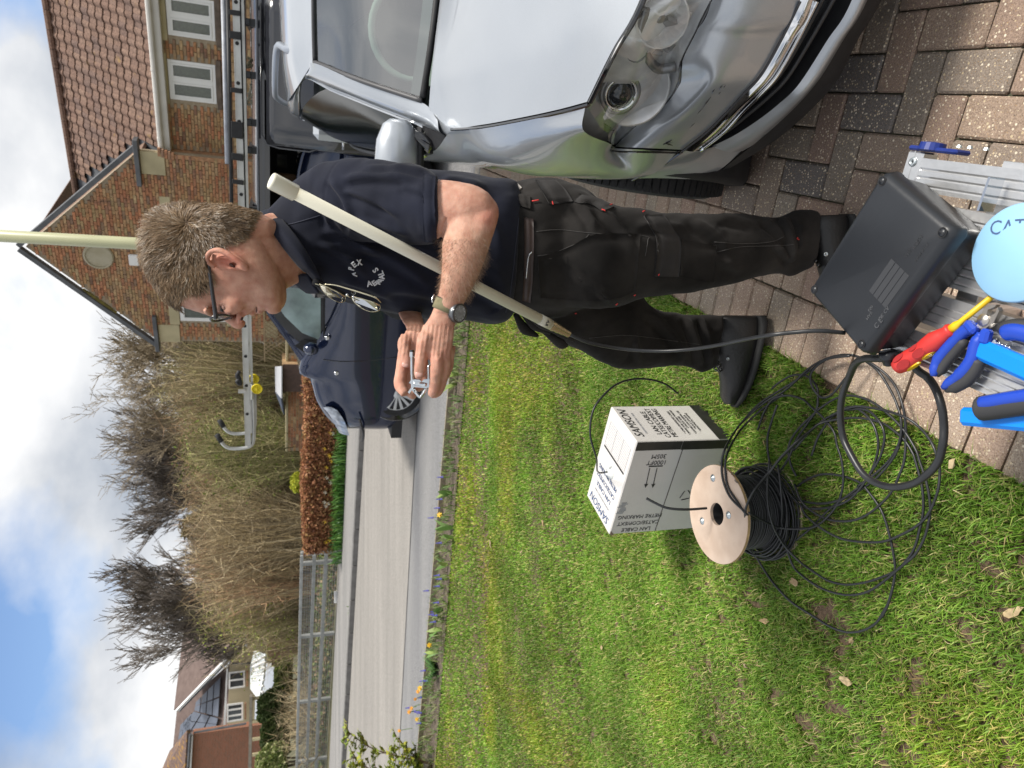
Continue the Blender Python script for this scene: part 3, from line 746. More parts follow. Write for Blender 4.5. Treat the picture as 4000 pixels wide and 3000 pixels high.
# windows from their places in the photograph: (X0, X1, Y0, Y1)
def rect_on(o, X0, X1, Y0, Y1):
    c = [on_wall(X0, (Y0 + Y1) / 2, o), on_wall(X1, (Y0 + Y1) / 2, o), on_wall((X0 + X1) / 2, Y0, o), on_wall((X0 + X1) / 2, Y1, o)]
    return (min(c[2][0], c[3][0]), max(c[2][0], c[3][0]), c[1][1], c[0][1])
w1 = rect_on(WO, 652, 838, -10, 148); w2 = rect_on(WO, 660, 843, 243, 396)
w3 = rect_on(HP, 700, 880, 1120, 1255)
w3 = (w3[0] - .55, w3[1], w3[2], w3[3])
holes_side = [w1, w2]; holes_g = [w3]
def window(o, r, name_lbl=None, two=True):
    a0, a1, z0, z1 = r
    t = MB(); fw = .07
    c = lambda a, z, sa, sz, n, d: obox(wall_pt(o, a, z, n), WD, -WN, UZ, (sa, d, sz), .004)
    for q in (c(a0, z0, a1 - a0, fw, .005, .08), c(a0, z1 - fw, a1 - a0, fw, .005, .08), c(a0, z0 + fw, fw, z1 - z0 - 2 * fw, .005, .08), c(a1 - fw, z0 + fw, fw, z1 - z0 - 2 * fw, .005, .08)): t.add(q)
    mid = (a0 + a1) / 2
    t.add(c(mid - .05, z0 + fw, .10, z1 - z0 - 2 * fw, .004, .075))
    f = obj('window', t.vf, M_WPVC, house)
    for (b0, b1) in ((a0 + fw, mid - .05), (mid + .05, a1 - fw)):
        s = MB(); sw = .045
        for q in (c(b0, z0 + fw, b1 - b0, sw, .02, .05), c(b0, z1 - fw - sw, b1 - b0, sw, .02, .05), c(b0, z0 + fw + sw, sw, z1 - z0 - 2 * fw - 2 * sw, .02, .05), c(b1 - sw, z0 + fw + sw, sw, z1 - z0 - 2 * fw - 2 * sw, .02, .05)): s.add(q)
        obj('sash', s.vf, M_WPVC, f)
        obj('pane', obox(wall_pt(o, b0 + sw, z0 + fw + sw, -.005), WD, -WN, UZ, (b1 - b0 - 2 * sw, .006, z1 - z0 - 2 * fw - 2 * sw)), M_PANE, f)
        bl = MB(); n = int((b1 - b0 - 2 * sw) / .026)
        for k in range(n): bl.add(obox(wall_pt(o, b0 + sw + k * .026 + .003, z0 + fw + sw, -.05), WD, -WN, UZ, (.016, .012, (z1 - z0 - 2 * fw - 2 * sw) * .98)))
        obj('blind', bl.vf, M_BLIND, f)
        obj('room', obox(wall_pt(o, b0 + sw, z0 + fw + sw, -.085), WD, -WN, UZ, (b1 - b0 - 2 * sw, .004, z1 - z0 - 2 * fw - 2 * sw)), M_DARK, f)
for o_, r_ in ((WO, w1), (WO, w2), (HP, w3)):
    window(o_, r_)
    a0, a1, z0, z1 = r_
    obj('lintel', obox(wall_pt(o_, a0 - .13, z1 + .02, .012), WD, -WN, UZ, (a1 - a0 + .26, .1, .26), .006), M_STONE, house)
    obj('sill', obox(wall_pt(o_, a0 - .12, z0 - .13, .05), WD, -WN, UZ, (a1 - a0 + .24, .12, .11), .01), mat('sill_brick', (.13, .10, .08), .9, var=.3, scale=8) if o_ is WO else M_STONE, house)
def blocked(a, z, hs):
    for (a0, a1, z0, z1) in hs:
        if a0 - .11 < a < a1 + .11 and z0 - .1 < z < z1 + .27: return True
    return False
me_b = mk('brick', box((0, 0, 0), (.213, .03, .064), bev=.004), M_BRK)
cand = []
zc_ = 0.04
row = 0
while zc_ < APEX:
    off = (row % 2) * .1125
    for k in range(-1, int(GW / .225) + 1):
        a = k * .225 + off + .1125
        if 0.08 < a < GW - .08 and zc_ < gable_top(a) - .1 and not blocked(a, zc_, holes_g): cand.append((HP, a, zc_))
    if zc_ < 4.28:
        for k in range(int(SL / .225)):
            a = -k * .225 - off - .1125
            if not blocked(a, zc_, holes_side): cand.append((WO, a, zc_))
    zc_ += .075; row += 1
cand = [c for c in cand if c[2] > 1.2]
def vis_px(c):
    p = wall_pt(c[0], c[1], c[2]); X, Y = project(p); return X, Y, (p - CAMP).length
vis = []; hid = []
for c in cand:
    X, Y, d = vis_px(c)
    (vis if (-40 < Y < 1500 and X > -40 and X < 900) else hid).append((d, c))
vis.sort(key=lambda t: t[0])
Rw = Matrix((WD, -WN, UZ)).transposed(); qw = Rw.to_euler()
for d, c in vis[:298]:
    p = wall_pt(c[0], c[1], c[2], -.012 + rng.uniform(-.003, .004)) - HROOT
    o = bpy.data.objects.new('brick', me_b); COL.objects.link(o); o.parent = house; o.location = p; o.rotation_euler = qw
mm = MB(); bb = box((0, 0, 0), (.213, .03, .064))
for d, c in vis[298:]:
    p = wall_pt(c[0], c[1], c[2], -.012 + rng.uniform(-.003, .004)); mm.add(([Rw @ v + p for v in bb[0]], bb[1]))
o = obj('brick_courses', mm.vf, M_BRK, house); o['kind'] = 'stuff'
mm = MB()
for d, c in hid:
    if project(wall_pt(c[0], c[1], c[2]))[1] > -500:
        p = wall_pt(c[0], c[1], c[2], -.012); mm.add(([Rw @ v + p for v in bb[0]], bb[1]))
o = obj('brick_courses', mm.vf, M_BRK, house); o['kind'] = 'stuff'
# corbel bricks stepping out under the gutter end, vertical brick edge
for i in range(5): obj('corbel_brick', obox(wall_pt(HP, -.05 - .02 * i, 4.0 + i * .075, .03), WD, -WN, UZ, (.2, .1, .064), .004), M_BRK2, house)
# kneelers and verge
for s, a in ((0, 0.0), (1, GW)):
    obj('kneeler', obox(wall_pt(HP, a - (.02 if s == 0 else .55), 4.22, .02), WD, -WN, UZ, (.57, .14, .55), .008), M_STONE, house)
    obj('kneeler_cap', obox(wall_pt(HP, a - (.30 if s == 0 else .85), 4.78, .12), WD, -WN, UZ, (1.15, .3, .11), .01), M_LEAD, house)
    p0 = wall_pt(HP, (-.1 if s == 0 else GW + .1), EAVE_G - .02, 0); p1 = wall_pt(HP, GW / 2, APEX + .1, 0)
    d = (p1 - p0).normalized(); up = WN.cross(d) if s == 0 else d.cross(WN)
    if up.z < 0: up = -up
    obj('verge', obox(p0 + WN * .08, d, -WN, up, ((p1 - p0).length, .16, .12), .005), M_LEAD, house)
# mossy ridge tiles behind the left verge
obj('moss_clump', tube([wall_pt(HP, 3.9, 6.52, -.05), wall_pt(HP, 4.2, 6.25, -.05), wall_pt(HP, 4.6, 5.8, -.05)], [.05, .1, .06], 7), mat('moss', (.22, .19, .06), .95, var=.4, scale=8, bump=1), house)
obj('plaque', lathe(wall_pt(HP, *on_wall(385, 1000, HP), .01), WN, [(.36, -.03), (.36, .02), (.33, .05), (.30, .05), (.30, .025), (.0, .025)], 28), mat('plaque_stone', (.36, .32, .22), .85, scale=3, col2=(.46, .42, .32)), house)
a_, z_ = on_wall(522, 1012, HP)
obj('alarm_box', obox(wall_pt(HP, a_ - .15, z_ - .13, .07), WD, -WN, UZ, (.32, .07, .24), .02), M_WPVC, house)
# roofs: main side roof with ridge parallel to the side wall
RU = (-WN * 3.1 + UZ * 2.75); RLEN = RU.length; RU.normalize(); RN = RU.cross(-WD); RN = RN if RN.z > 0 else -RN
RO = wall_pt(WO, 3.2, 4.33, .25)              # eaves line start (left end, behind the gable)
obj('roof', obox(RO - RN * .16, -WD, RU, RN, (SL + 3.6, RLEN, .10)), M_LEAD, house)
M_TILE = ramp_mat('roof_tile', [(.17, .105, .08), (.20, .125, .095), (.145, .095, .08), (.225, .145, .11), (.18, .11, .085)], rough=.9, bump=.4, bscale=20, bdist=.01, stain=(3.5, .66, (.27, .17, .06)))
def roman_tile(w=.30, l=.36):
    V = []; F = []; n = 9
    for j, (y, dz) in enumerate(((0, .028), (l, .0))):
        for i in range(n):
            u = i / (n - 1); h = .035 * max(0, math.sin(PI * (u - .42) / .58)) if u > .42 else .008 * math.cos(u / .42 * PI)
            V.append(Vector(((u - .5) * w, y, h + dz)))
    for i in range(n):                         # thick front edge
        V.append(V[i] - Vector((0, 0, .022)))
    for i in range(n - 1): F += [(i, i + 1, n + i + 1, n + i), (2 * n + i, 2 * n + i + 1, i + 1, i)]
    return (V, F)
tl = roman_tile(); me_t = mk('roof_tile', tl, M_TILE)
RR = Matrix((-WD, RU, RN)).transposed(); qr = RR.to_euler(); nrow = int(RLEN / .30) + 1; tiles = []
# the gable's own roof hides the part of the side roof behind it
for j in range(nrow):
    for i in range(int((SL + 3.2) / .295)):
        p = RO - WD * (.15 + i * .295) + RU * (j * .30) + RN * (-.04)
        # along the valley with the gable roof
        a = (p - HP).dot(WD)
        X, Y = project(p)
        if not (-60 < Y < 1100): continue
        if a > 0 and p.z < gable_top(max(0, min(GW, a))) - .1: continue
        tiles.append(((p - CAMP).length, p))
tiles.sort(key=lambda t: t[0])
for d, p in tiles[:298]:
    o = bpy.data.objects.new('roof_tile', me_t); COL.objects.link(o); o.parent = house; o.location = p + RN * rng.uniform(-.004, .004) - HROOT; o.rotation_euler = qr
mm = MB()
for d, p in tiles[298:]: mm.add(([RR @ v + p for v in tl[0]], tl[1]))
if mm.v: o = obj('tile_courses', mm.vf, M_TILE, house); o['kind'] = 'stuff'
for i in range(26):
    p = RO + RU * (RLEN + .0) - WD * (i * .46) + RN * .03
    obj('ridge_tile', tube([p, p - WD * .45], .085, 8), M_TILE, house)
# gable roof slopes going back
for s in (0, 1):
    p0 = wall_pt(HP, (0 if s == 0 else GW), EAVE_G - .05, -.1); p1 = wall_pt(HP, GW / 2, APEX, -.1); d = p1 - p0
    nn = d.cross(WN).normalized(); nn = nn if nn.z > 0 else -nn
    obj('gable_roof', obox(p0 - nn * .08, d.normalized(), -WN, nn, (d.length, 1.6 if s == 0 else 6.0, .08)), M_TILE, house)
# gutter, fascia and soffit of the side roof
g0 = wall_pt(WO, .35, 4.30, .33); g1 = wall_pt(WO, -SL, 4.30, .33)
obj('fascia', obox(wall_pt(WO, -SL, 4.12, .24), WD, -WN, UZ, (SL + .4, .03, .20)), M_FASC, house)
obj('soffit', obox(wall_pt(WO, -SL, 4.10, .24), WD, -WN, UZ, (SL + .4, .24, .018)), M_FASC, house)
obj('gutter', tube([g0, g1], .062, 10), M_FASC, house)
for i in range(6): obj('gutter_bracket', tube([wall_pt(WO, -i * 1.6 - .3, 4.30, .33), wall_pt(WO, -i * 1.6 - .36, 4.30, .33)], .07, 10), M_FASC, house)
obj('downpipe', tube([wall_pt(WO, .25, 4.25, .33), wall_pt(WO, .22, 4.02, .12), wall_pt(WO, .22, 3.6, .10)], .035, 8), M_FASC, house)
# small stone vent left of the man's crown
a_, z_ = on_wall(645, 790, HP); obj('stone_block', obox(wall_pt(HP, a_ - .15, z_ - .12, .012), WD, -WN, UZ, (.33, .05, .25), .006), M_STONE, house)
# trellis with a dry climber, lower left
tw = MB(); a_, z_ = on_wall(1085, 1310, HP)
M_TREL = mat('trellis_timber', (.40, .30, .18), .8, var=.2, scale=20)
for k in range(9):
    for s in (-1, 1):
        c0 = wall_pt(HP, a_ - .55 + k * .14, z_ + .35, .05); c1 = c0 + WD * (s * .45) - UZ * .55; tw.add(obox(c0, (c1 - c0).normalized(), WN, (c1 - c0).normalized().cross(WN), ((c1 - c0).length, .01, .02)))
tr = obj('trellis', tw.vf, M_TREL, house)
obj('trellis_frame', MB().add(obox(wall_pt(HP, a_ - 1.0, z_ + .36, .06), WD, -WN, UZ, (1.9, .03, .04))).add(obox(wall_pt(HP, a_ - 1.0, z_ - .25, .06), WD, -WN, UZ, (1.9, .03, .04))).vf, M_TREL, house)
obj('side_door_panel', obox(wall_pt(HP, *on_wall(1085, 1255, HP), .03), WD, -WN, UZ, (.55, .04, .35)), M_STONE, house)
# ================================================================== lamp column
lp = G(1800, 946); lamp_base = Vector((0, 0, 0))
pd_ = 12.9; b0 = PY(560, 953, pd_); t0 = PY(-60, 925, pd_)
lamp = thing('lamp_post', 'cream painted lamp column rising out of the picture behind the man\'s head', 'lamp post', (b0.x + .0, pd_, .09))
M_POLE = mat('cream_paint', (.46, .46, .28), .4, var=.07, scale=1.5)
obj('column', tube([Vector((b0.x, pd_, .1)), Vector((b0.x, pd_, 2.2)), Vector((b0.x, pd_, 9))], [.105, .103, .088], 20), M_POLE, lamp, True)
obj('base_sleeve', tube([Vector((b0.x, pd_, .1)), Vector((b0.x, pd_, 1.3)), Vector((b0.x, pd_, 1.36))], [.135, .135, .105], 20), M_POLE, lamp, True)
obj('lantern', box((b0.x, pd_ - .4, 9.05), (.3, .9, .15), bev=.05), M_LEAD, lamp)
# ================================================================== railing with mesh beyond the road
fb0 = G(1325, 2160, .1); fb1 = G(1275, 2990, .1)
fd = (fb1 - fb0).normalized(); fn = Vector((fd.y, -fd.x, 0)); fn = fn if fn.y < 0 else -fn
M_GALV = mat('grey_weathered_timber', (.33, .34, .33), .7, var=.2, scale=8, bump=.2)
M_WIRE = mat('galvanised_wire', (.36, .37, .36), .5, metal=.3)
fence = thing('rail_fence', 'grey three-rail fence with wire mesh along the far footpath', 'fence', fb0)
FL = (fb1 - fb0).length + 2.5
def fpt(a, z, n=0.0): return fb0 + fd * a + UZ * z + fn * n
def f_at(Y): p = isect_plane(1250, Y, fb0, fn); return (p - fb0).dot(fd)
for Y in (2152, 2192, 2474, 2727, 2957, 3170): obj('post', obox(fpt(f_at(Y) - .05, -.1, 0), fd, fn, UZ, (.11, .07, 1.02), .004), M_GALV, fence)
for z, h in ((.86, .075), (.56, .085), (.28, .085)):
    obj('rail', obox(fpt(-.1, z, .072), fd, fn, UZ, (FL, .04, h), .004), M_GALV, fence)
wm = MB()
n = int(FL / .058)
for i in range(n): wm.add(obox(fpt(i * .058, .02, .115), fd, fn, UZ, (.007, .004, .86)))
for j in range(15): wm.add(obox(fpt(0, .02 + j * .06, .12), fd, fn, UZ, (FL, .004, .007)))
obj('wire_mesh', wm.vf, M_WIRE, fence)
obj('gravel_board', obox(fpt(-.2, -.1, .07), fd, fn, UZ, (FL, .05, .10)), M_WOOD, fence)
p = isect_plane(1321, 2322, fb0, fn); 
o = obj('paper_scrap', box((p.x, p.y - .2, .12), (.30, .05, .10), Matrix.Rotation(.3, 3, 'X')), M_WPVC); tag(o, 'white scrap lying at the foot of the far fence', 'litter')
o = obj('kerb_weed', ([], []), M_PLANT) if False else None
p = G(1379, 2378, .0); V, Fc, C = plant('', '', '', p, 14, (.10, .2), (.02, .035), [(.10, .25, .04), (.16, .32, .05)], (.3, 1.0), .06)
o = np_mesh('weed', [tuple(v) for v in V], Fc, M_PLANT, None, np.array(C)); tag(o, 'small green weed growing at the far kerb', 'weed')
# ================================================================== brown beech hedge
hb0 = G(1368, 1300, .1); hb1 = G(1333, 2145, .1)
hd = (hb1 - hb0).normalized(); hn = Vector((hd.y, -hd.x, 0)); hn = hn if hn.y < 0 else -hn
HL = (hb1 - hb0).length; hedge = thing('beech_hedge', 'clipped brown beech hedge with dry leaves beyond the road', 'hedge', hb0)
hh = CAM_H + ray(1196, 1700)[2] * (hb0.y + hb1.y) / 2 / ray(1196, 1700)[1] - .1
print('hedge h', hh, HL)
obj('branches', obox(hb0 + hn * -.05 + UZ * 0, hd, -hn, UZ, (HL, .55, hh - .05)), mat('hedge_core', (.10, .055, .035), .95, scale=6, col2=(.20, .11, .07), bump=1), hedge)
def leaf_cloud(n, pts_fn, size, cols, seed=3, elong=1.6):
    g = np.random.default_rng(seed); P = pts_fn(g, n); n = len(P)
    a = g.normal(size=(n, 3)); a /= np.linalg.norm(a, axis=1)[:, None]; b = g.normal(size=(n, 3)); b -= a * (a * b).sum(1)[:, None]; b /= np.linalg.norm(b, axis=1)[:, None]
    s = size * g.uniform(.6, 1.4, (n, 1)); a = a * s * elong; b = b * s
    V = np.empty((n, 4, 3)); V[:, 0] = P - a; V[:, 1] = P + b; V[:, 2] = P + a; V[:, 3] = P - b
    i = (np.arange(n) * 4)[:, None]; Fq = np.concatenate([i + np.array([[0, 1, 2]]), i + np.array([[0, 2, 3]])])
    c = np.array(cols)[g.integers(0, len(cols), n)] * g.uniform(.7, 1.25, (n, 1))
    return V.reshape(-1, 3), Fq, np.repeat(c, 4, 0)
M_FOL = attr_mat('foliage', .65, .25, .25)
_b = np.array(hb0); _d = np.array(hd); _n = np.array(hn); _z = np.array([0, 0, 1.0])
def hp(g, n):
    a = g.uniform(0, HL, n); face = g.random(n)
    z = np.where(face < .62, g.uniform(.12, hh, n), hh + g.normal(0, .03, n)); d = np.where(face < .62, g.normal(.0, .05, n), g.uniform(-.6, .03, n))
    bulge = .10 * np.sin(a * 1.3) + .06 * np.sin(a * 3.1 + z * 4)
    return _b + _d * a[:, None] + _n * (d + bulge * .5)[:, None] + _z * (z + .03 * np.sin(a * 2.1))[:, None]
V, Fc, C = leaf_cloud(30000, hp, .024, [(.34, .15, .075), (.42, .20, .10), (.27, .12, .06), (.50, .27, .14), (.22, .10, .06), (.36, .22, .09)], 3)
np_mesh('leaves', V, Fc, M_FOL, hedge, C)
# daffodils and greenery at its foot
for k, (Y, n, w, lab, fc) in enumerate([(1745, 60, .55, 'daffodil clump with yellow and white flowers under the hedge by the dark car', [M_YEL, M_YEL, M_WHT]), (1860, 50, .45, 'green bulb clump with two pale flowers in the middle under the hedge', [M_WHT]), (1965, 60, .5, 'dark green clump with two cream flowers at the foot of the hedge', [M_WHT]), (2095, 70, .7, 'bright green bulb clump where the hedge meets the fence', [M_YEL])]):
    p = isect_plane(1355, Y, hb0 + hn * .12, hn); p.z = .1
    t = thing('daffodil_clump', lab, 'plant', p, 'bulb clumps along the foot of the hedge')
    V = []; Fc = []; C = []
    for j in range(n * 3):
        q = p + hd * rng.uniform(-w, w) + hn * rng.uniform(-.1, .18); a = rng.uniform(0, 6.28)
        strap_leaf(V, Fc, C, q, (math.cos(a), math.sin(a)), rng.uniform(.22, .42), .028, rng.choice([(.06, .16, .04), (.10, .24, .05), (.15, .30, .06)]), rng.uniform(.2, .8), 3)
    np_mesh('leaves', [tuple(v) for v in V], Fc, M_PLANT, t, np.array(C))
    for j in range(7 if k == 0 else 3):
        q = p + hd * rng.uniform(-w, w) * .8 + hn * .15 + UZ * rng.uniform(.3, .5); mm = MB()
        for a in range(6):
            an = a * PI / 3; e = hd * math.cos(an) + UZ * math.sin(an); mm.add(([q, q + e * .03 + hd * .012, q + e * .055 + hn * .01, q + e * .03 - UZ * .012], [(0, 1, 2, 3)]))
        obj('flower', mm.vf, rng.choice(fc), t)
# ================================================================== low garden wall and little shed behind the hedge
gw0 = PY(1125, 1525, 21.5); 
wall = thing('garden_wall', 'low brick garden wall with pale coping behind the hedge', 'wall', (PY(1125, 1525, 21).x, 21.0, .2))
wx0 = PY(1125, 1762, 21.8); wx1 = PY(1125, 1380, 20.6); wdv = (wx1 - wx0); wdv.z = 0; wl = wdv.length; wdv.normalize(); wnv = Vector((wdv.y, -wdv.x, 0))
zt = PY(1118, 1650, 21.3).z
obj('core', obox(Vector((wx0.x, wx0.y, 0)), wdv, -wnv, UZ, (wl, .2, zt - .05)), M_MORT, wall)
mm = MB()
for r in range(8):
    for k in range(int(wl / .225)):
        mm.add(obox(Vector((wx0.x, wx0.y, zt - .12 - r * .075)) + wdv * (k * .225 + (r % 2) * .11) + wnv * .012, wdv, -wnv, UZ, (.212, .05, .064)))
o = obj('brick_courses', mm.vf, M_BRK, wall); o['kind'] = 'stuff'
for k in range(int(wl / .6) + 1): obj('coping_stone', obox(Vector((wx0.x, wx0.y, zt - .05)) + wdv * (k * .6) + wnv * .03, wdv, -wnv, UZ, (.59, .28, .07), .008), M_STONE, wall)
sh = thing('garden_shed', 'small shed with brown door and pale sloping roof behind the hedge', 'shed', (PY(1130, 1480, 20.3).x, 20.4, 0))
s0 = PY(1170, 1530, 20.5); s1 = PY(1170, 1425, 20.3); zt2 = PY(1103, 1480, 20.4).z; sd = (s1 - s0); sd.z = 0; sl = sd.length; sd.normalize(); sn = Vector((sd.y, -sd.x, 0))
obj('door', obox(Vector((s0.x, s0.y, 0)), sd, -sn, UZ, (sl, .06, zt2)), mat('brown_door', (.085, .05, .04), .6, var=.2, scale=10), sh)
obj('side', obox(Vector((s0.x, s0.y, 0)) - sn * .06, sd, -sn, UZ, (sl, 1.4, zt2)), M_BRK, sh)
r0 = PY(1103, 1556, 20.2); r1 = PY(1103, 1430, 20.2); r2 = PY(1078, 1432, 21.6); r3 = PY(1080, 1530, 21.6)
obj('roof', poly_prism([r0, r1, r2, r3], .03), mat('felt_light', (.42, .43, .46), .6, var=.1, scale=4), sh)
obj('roof_end', poly_prism([r0, r3, PY(1113, 1618, 21.0)], .04), mat('felt_dark', (.06, .075, .11), .6, var=.1), sh)
# ================================================================== far houses on the left
M_RTILE = mat('far_roof', (.115, .08, .07), .9, scale=3, col2=(.16, .115, .10), bump=.5)
M_CREAM = mat('cream_render', (.62, .53, .36), .85, var=.06, scale=1, bump=.1)
def brickmat(name, c1, c2, mortar, scale=4.5):
    m, nt, b = new_mat(name); N = nt.nodes.new; L = nt.links.new
    g = N('ShaderNodeTexCoord'); br = N('ShaderNodeTexBrick'); mp = N('ShaderNodeMapping'); mp.inputs['Rotation'].default_value = (PI / 2, 0, 0); L(g.outputs['Object'], mp.inputs[0]); L(mp.outputs[0], br.inputs['Vector'])
    br.inputs['Scale'].default_value = scale; br.inputs['Color1'].default_value = (*c1, 1); br.inputs['Color2'].default_value = (*c2, 1); br.inputs['Mortar'].default_value = (*mortar, 1)
    br.inputs['Mortar Size'].default_value = .018; br.inputs['Brick Width'].default_value = 1.0; br.inputs['Row Height'].default_value = .33
    L(br.outputs['Color'], b.inputs['Base Color']); b.inputs['Roughness'].default_value = .9; return m
M_FARBRK = brickmat('far_brick', (.36, .14, .08), (.27, .12, .07), (.36, .30, .24))
ch = thing('cream_house', 'cream rendered house with brown tiled roofs and solar panels, far left', 'house', PY(1000, 2600, 44))
def q3(*pts): return [PY(X, Y, d) for X, Y, d in pts]
obj('front_roof', poly_prism(q3((716, 2465, 48), (679, 2775, 46.5), (890, 2574, 43), (905, 2400, 43.5), (905, 2280, 44), (742, 2280, 48.5)), -.2), M_RTILE, ch)
obj('roof', poly_prism(q3((690, 2780, 50), (674, 2935, 51), (884, 2955, 45.4), (897, 2590, 44.6)), -.2), M_RTILE, ch)
obj('barge_board', poly_prism(q3((684, 2782, 46.3), (700, 2776, 46.3), (897, 2572, 42.9), (884, 2574, 42.9)), -.12), M_WPVC, ch)
obj('barge_board_shadow', poly_prism(q3((698, 2784, 46.6), (704, 2780, 46.6), (897, 2582, 43.1), (893, 2578, 43.1)), -.1), M_LEAD, ch)
obj('wall', poly_prism(q3((893, 2290, 44.5), (897, 2590, 44.4), (884, 2955, 45.2), (990, 2955, 45.2), (1000, 2590, 44.4), (1120, 2590, 44.4), (1120, 2290, 44.5)), -.3), M_CREAM, ch)
obj('eaves_fascia', poly_prism(q3((892, 2592, 44.0), (880, 2855, 44.8), (872, 2855, 44.8), (886, 2592, 44.0)), -.1), M_WPVC, ch)
obj('eaves_fascia', poly_prism(q3((896, 2290, 44.0), (901, 2574, 43.4), (893, 2574, 43.4), (888, 2290, 44.0)), -.1), M_WPVC, ch)
obj('downpipe', tube([PY(895, 2592, 43.9), PY(984, 2590, 44.0)], .06, 6), M_LEAD, ch)
def far_window(X0, X1, Y0, Y1, d, par, n=2, blue=False):
    f = MB(); p00 = PY(X1, Y1, d); p11 = PY(X0, Y0, d - .0)
    w = p11.x - p00.x; h = p11.z - p00.z; fw = .09
    A = Vector((1, 0, 0)); Bv = Vector((0, 1, 0))
    o = Vector((p00.x, d - .06, p00.z))
    for (x, z, sx, sz) in [(0, 0, w, fw), (0, h - fw, w, fw), (0, fw, fw, h - 2 * fw), (w - fw, fw, fw, h - 2 * fw)] + [(w * k / n - fw / 2, fw, fw, h - 2 * fw) for k in range(1, n)]:
        f.add(obox(o + A * x + UZ * z, A, Bv, UZ, (sx, .08, sz)))
    wo = obj('window', f.vf, M_WPVC, par)
    obj('pane', obox(o + Bv * .05 + A * fw * .5 + UZ * fw * .5, A, Bv, UZ, (w - fw, .01, h - fw)), mat('far_pane', (.06, .07, .075), .1, spec=.8), wo)
    return wo
far_window(893, 957, 2625, 2683, 44.0, ch, 2); far_window(886, 950, 2751, 2812, 44.3, ch, 3)
far_window(905, 965, 2470, 2525, 43.9, ch, 2)
for (X, Y0, Y1, d) in ((962, 2620, 2678, 43.9), (955, 2745, 2806, 44.2)): a = PY(X, Y1, d); b = PY(X, Y0, d); obj('sill', obox(Vector((a.x, d - .15, a.z - .1)), (1, 0, 0), (0, 1, 0), (0, 0, 1), (b.x - a.x, .2, .09)), M_BRK2, ch)
M_SOLAR = mat('solar_panel', (.10, .115, .15), .3, var=.1, scale=3)
# roof plane of the solar side for laying panels
A0, B0_, C0_ = q3((690, 2780, 50), (674, 2935, 51), (884, 2955, 45.4)); sn_ = (B0_ - A0).cross(C0_ - A0).normalized()
sn_ = sn_ if sn_.dot(CAMP - A0) > 0 else -sn_
def onroof(X, Y): return isect_plane(X, Y, A0 + sn_ * .12, sn_)
quad = [(755, 2752), (861, 2643), (845, 2853), (742, 2853)]
for blk in ([(763, 2744), (862, 2642), (853, 2803), (757, 2776)], [(755, 2778), (853, 2806), (842, 2853), (702, 2853)], [(704, 2832), (750, 2784), (741, 2850), (695, 2893)]):
    na, nb = (4, 2) if blk[0][0] == 763 else (3, 2)
    for i in range(na):
        for j in range(nb):
            def bl(u, v):
                p = [onroof(*c) for c in blk]; return (p[0] * (1 - u) + p[1] * u) * (1 - v) + (p[3] * (1 - u) + p[2] * u) * v
            e = .02; u0, u1, v0, v1 = i / na + e, (i + 1) / na - e, j / nb + e, (j + 1) / nb - e
            obj('solar_panel', poly_prism([bl(u0, v0), bl(u1, v0), bl(u1, v1), bl(u0, v1)], .04), M_SOLAR, ch)
# white lean-to canopy and porch front
M_CAN = mat('canopy_white', (.62, .66, .68), .4, var=.1, scale=2)
obj('porch_roof', poly_prism(q3((984, 2600, 43.5), (1000, 2540, 43.3), (1042, 2555, 41.5), (1036, 2640, 41.5), (1018, 2735, 41.5), (984, 2690, 43.5)), -.1), M_CAN, ch)
for k in range(7): obj('porch_rafter', tube([PY(985 + k * 1, 2590 + k * 16, 43.2), PY(1040 - k * 2, 2560 + k * 24, 41.2)], .06, 5), M_WPVC, ch)
for (Xa, Xb, Ya, Yb) in ((1060, 1150, 2430, 2540), (1062, 1150, 2310, 2400), (1060, 1145, 2555, 2595)): 
    a = PY(Xb, Yb, 43.4); b = PY(Xa, Ya, 43.4); obj('garage_door', obox(Vector((a.x, 43.4, a.z)), (1, 0, 0), (0, 1, 0), (0, 0, 1), (b.x - a.x, .1, b.z - a.z)), mat('garage_brown', (.16, .09, .06), .6, var=.2, scale=5), ch)
a = PY(1150, 2560, 43.6); b = PY(1042, 2280, 43.6); obj('garage_wall', obox(Vector((a.x, 43.8, a.z - .8)), (1, 0, 0), (0, 1, 0), (0, 0, 1), (b.x - a.x, .2, b.z - a.z + .8)), M_BRK2, ch)
# orange brick neighbour
bh = thing('brick_house', 'orange brick house wing with lichened tiled roof at the far left edge', 'house', PY(1000, 2930, 37))
pw = q3((753, 2868, 37), (740, 3120, 39), (1040, 3120, 39), (1040, 2828, 37))
obj('wall', poly_prism(pw, -.3), M_FARBRK, bh)
obj('fascia', poly_prism(q3((755, 2868, 36.7), (741, 3120, 38.6), (728, 3120, 38.6), (745, 2868, 36.7)), -.1), M_WPVC, bh)
obj('gutter', tube([PY(743, 2868, 36.5), PY(727, 3120, 38.5)], .07, 6), M_LEAD, bh)
obj('roof', poly_prism(q3((744, 2848, 36.5), (727, 3120, 38.4), (595, 3120, 42.5), (674, 2930, 40.5)), -.15), ramp_mat('lichen_roof', [(.15, .10, .085), (.17, .11, .09)], rough=.9, bscale=8, stain=(5, .52, (.30, .17, .05))), bh)
obj('downpipe', tube([PY(757, 2862, 36.8), PY(962, 2826, 36.8)], .05, 6), M_LEAD, bh)
cpb = thing('carport', 'flat timber carport roof edge in front of the far houses', 'carport', PY(1000, 2870, 35))
obj('beam', poly_prism(q3((975, 2722, 35), (967, 3120, 36), (980, 3120, 36), (986, 2722, 35)), -.25), mat('pergola_grey', (.27, .24, .2), .8, var=.2, scale=8), cpb)
for Y in (2740, 2830, 2900, 2960): a = PY(985, Y, 35.1); obj('post', obox(Vector((a.x, 35.2, 0)), (1, 0, 0), (0, 1, 0), (0, 0, 1), (.12, .12, a.z)), M_STONE, cpb)
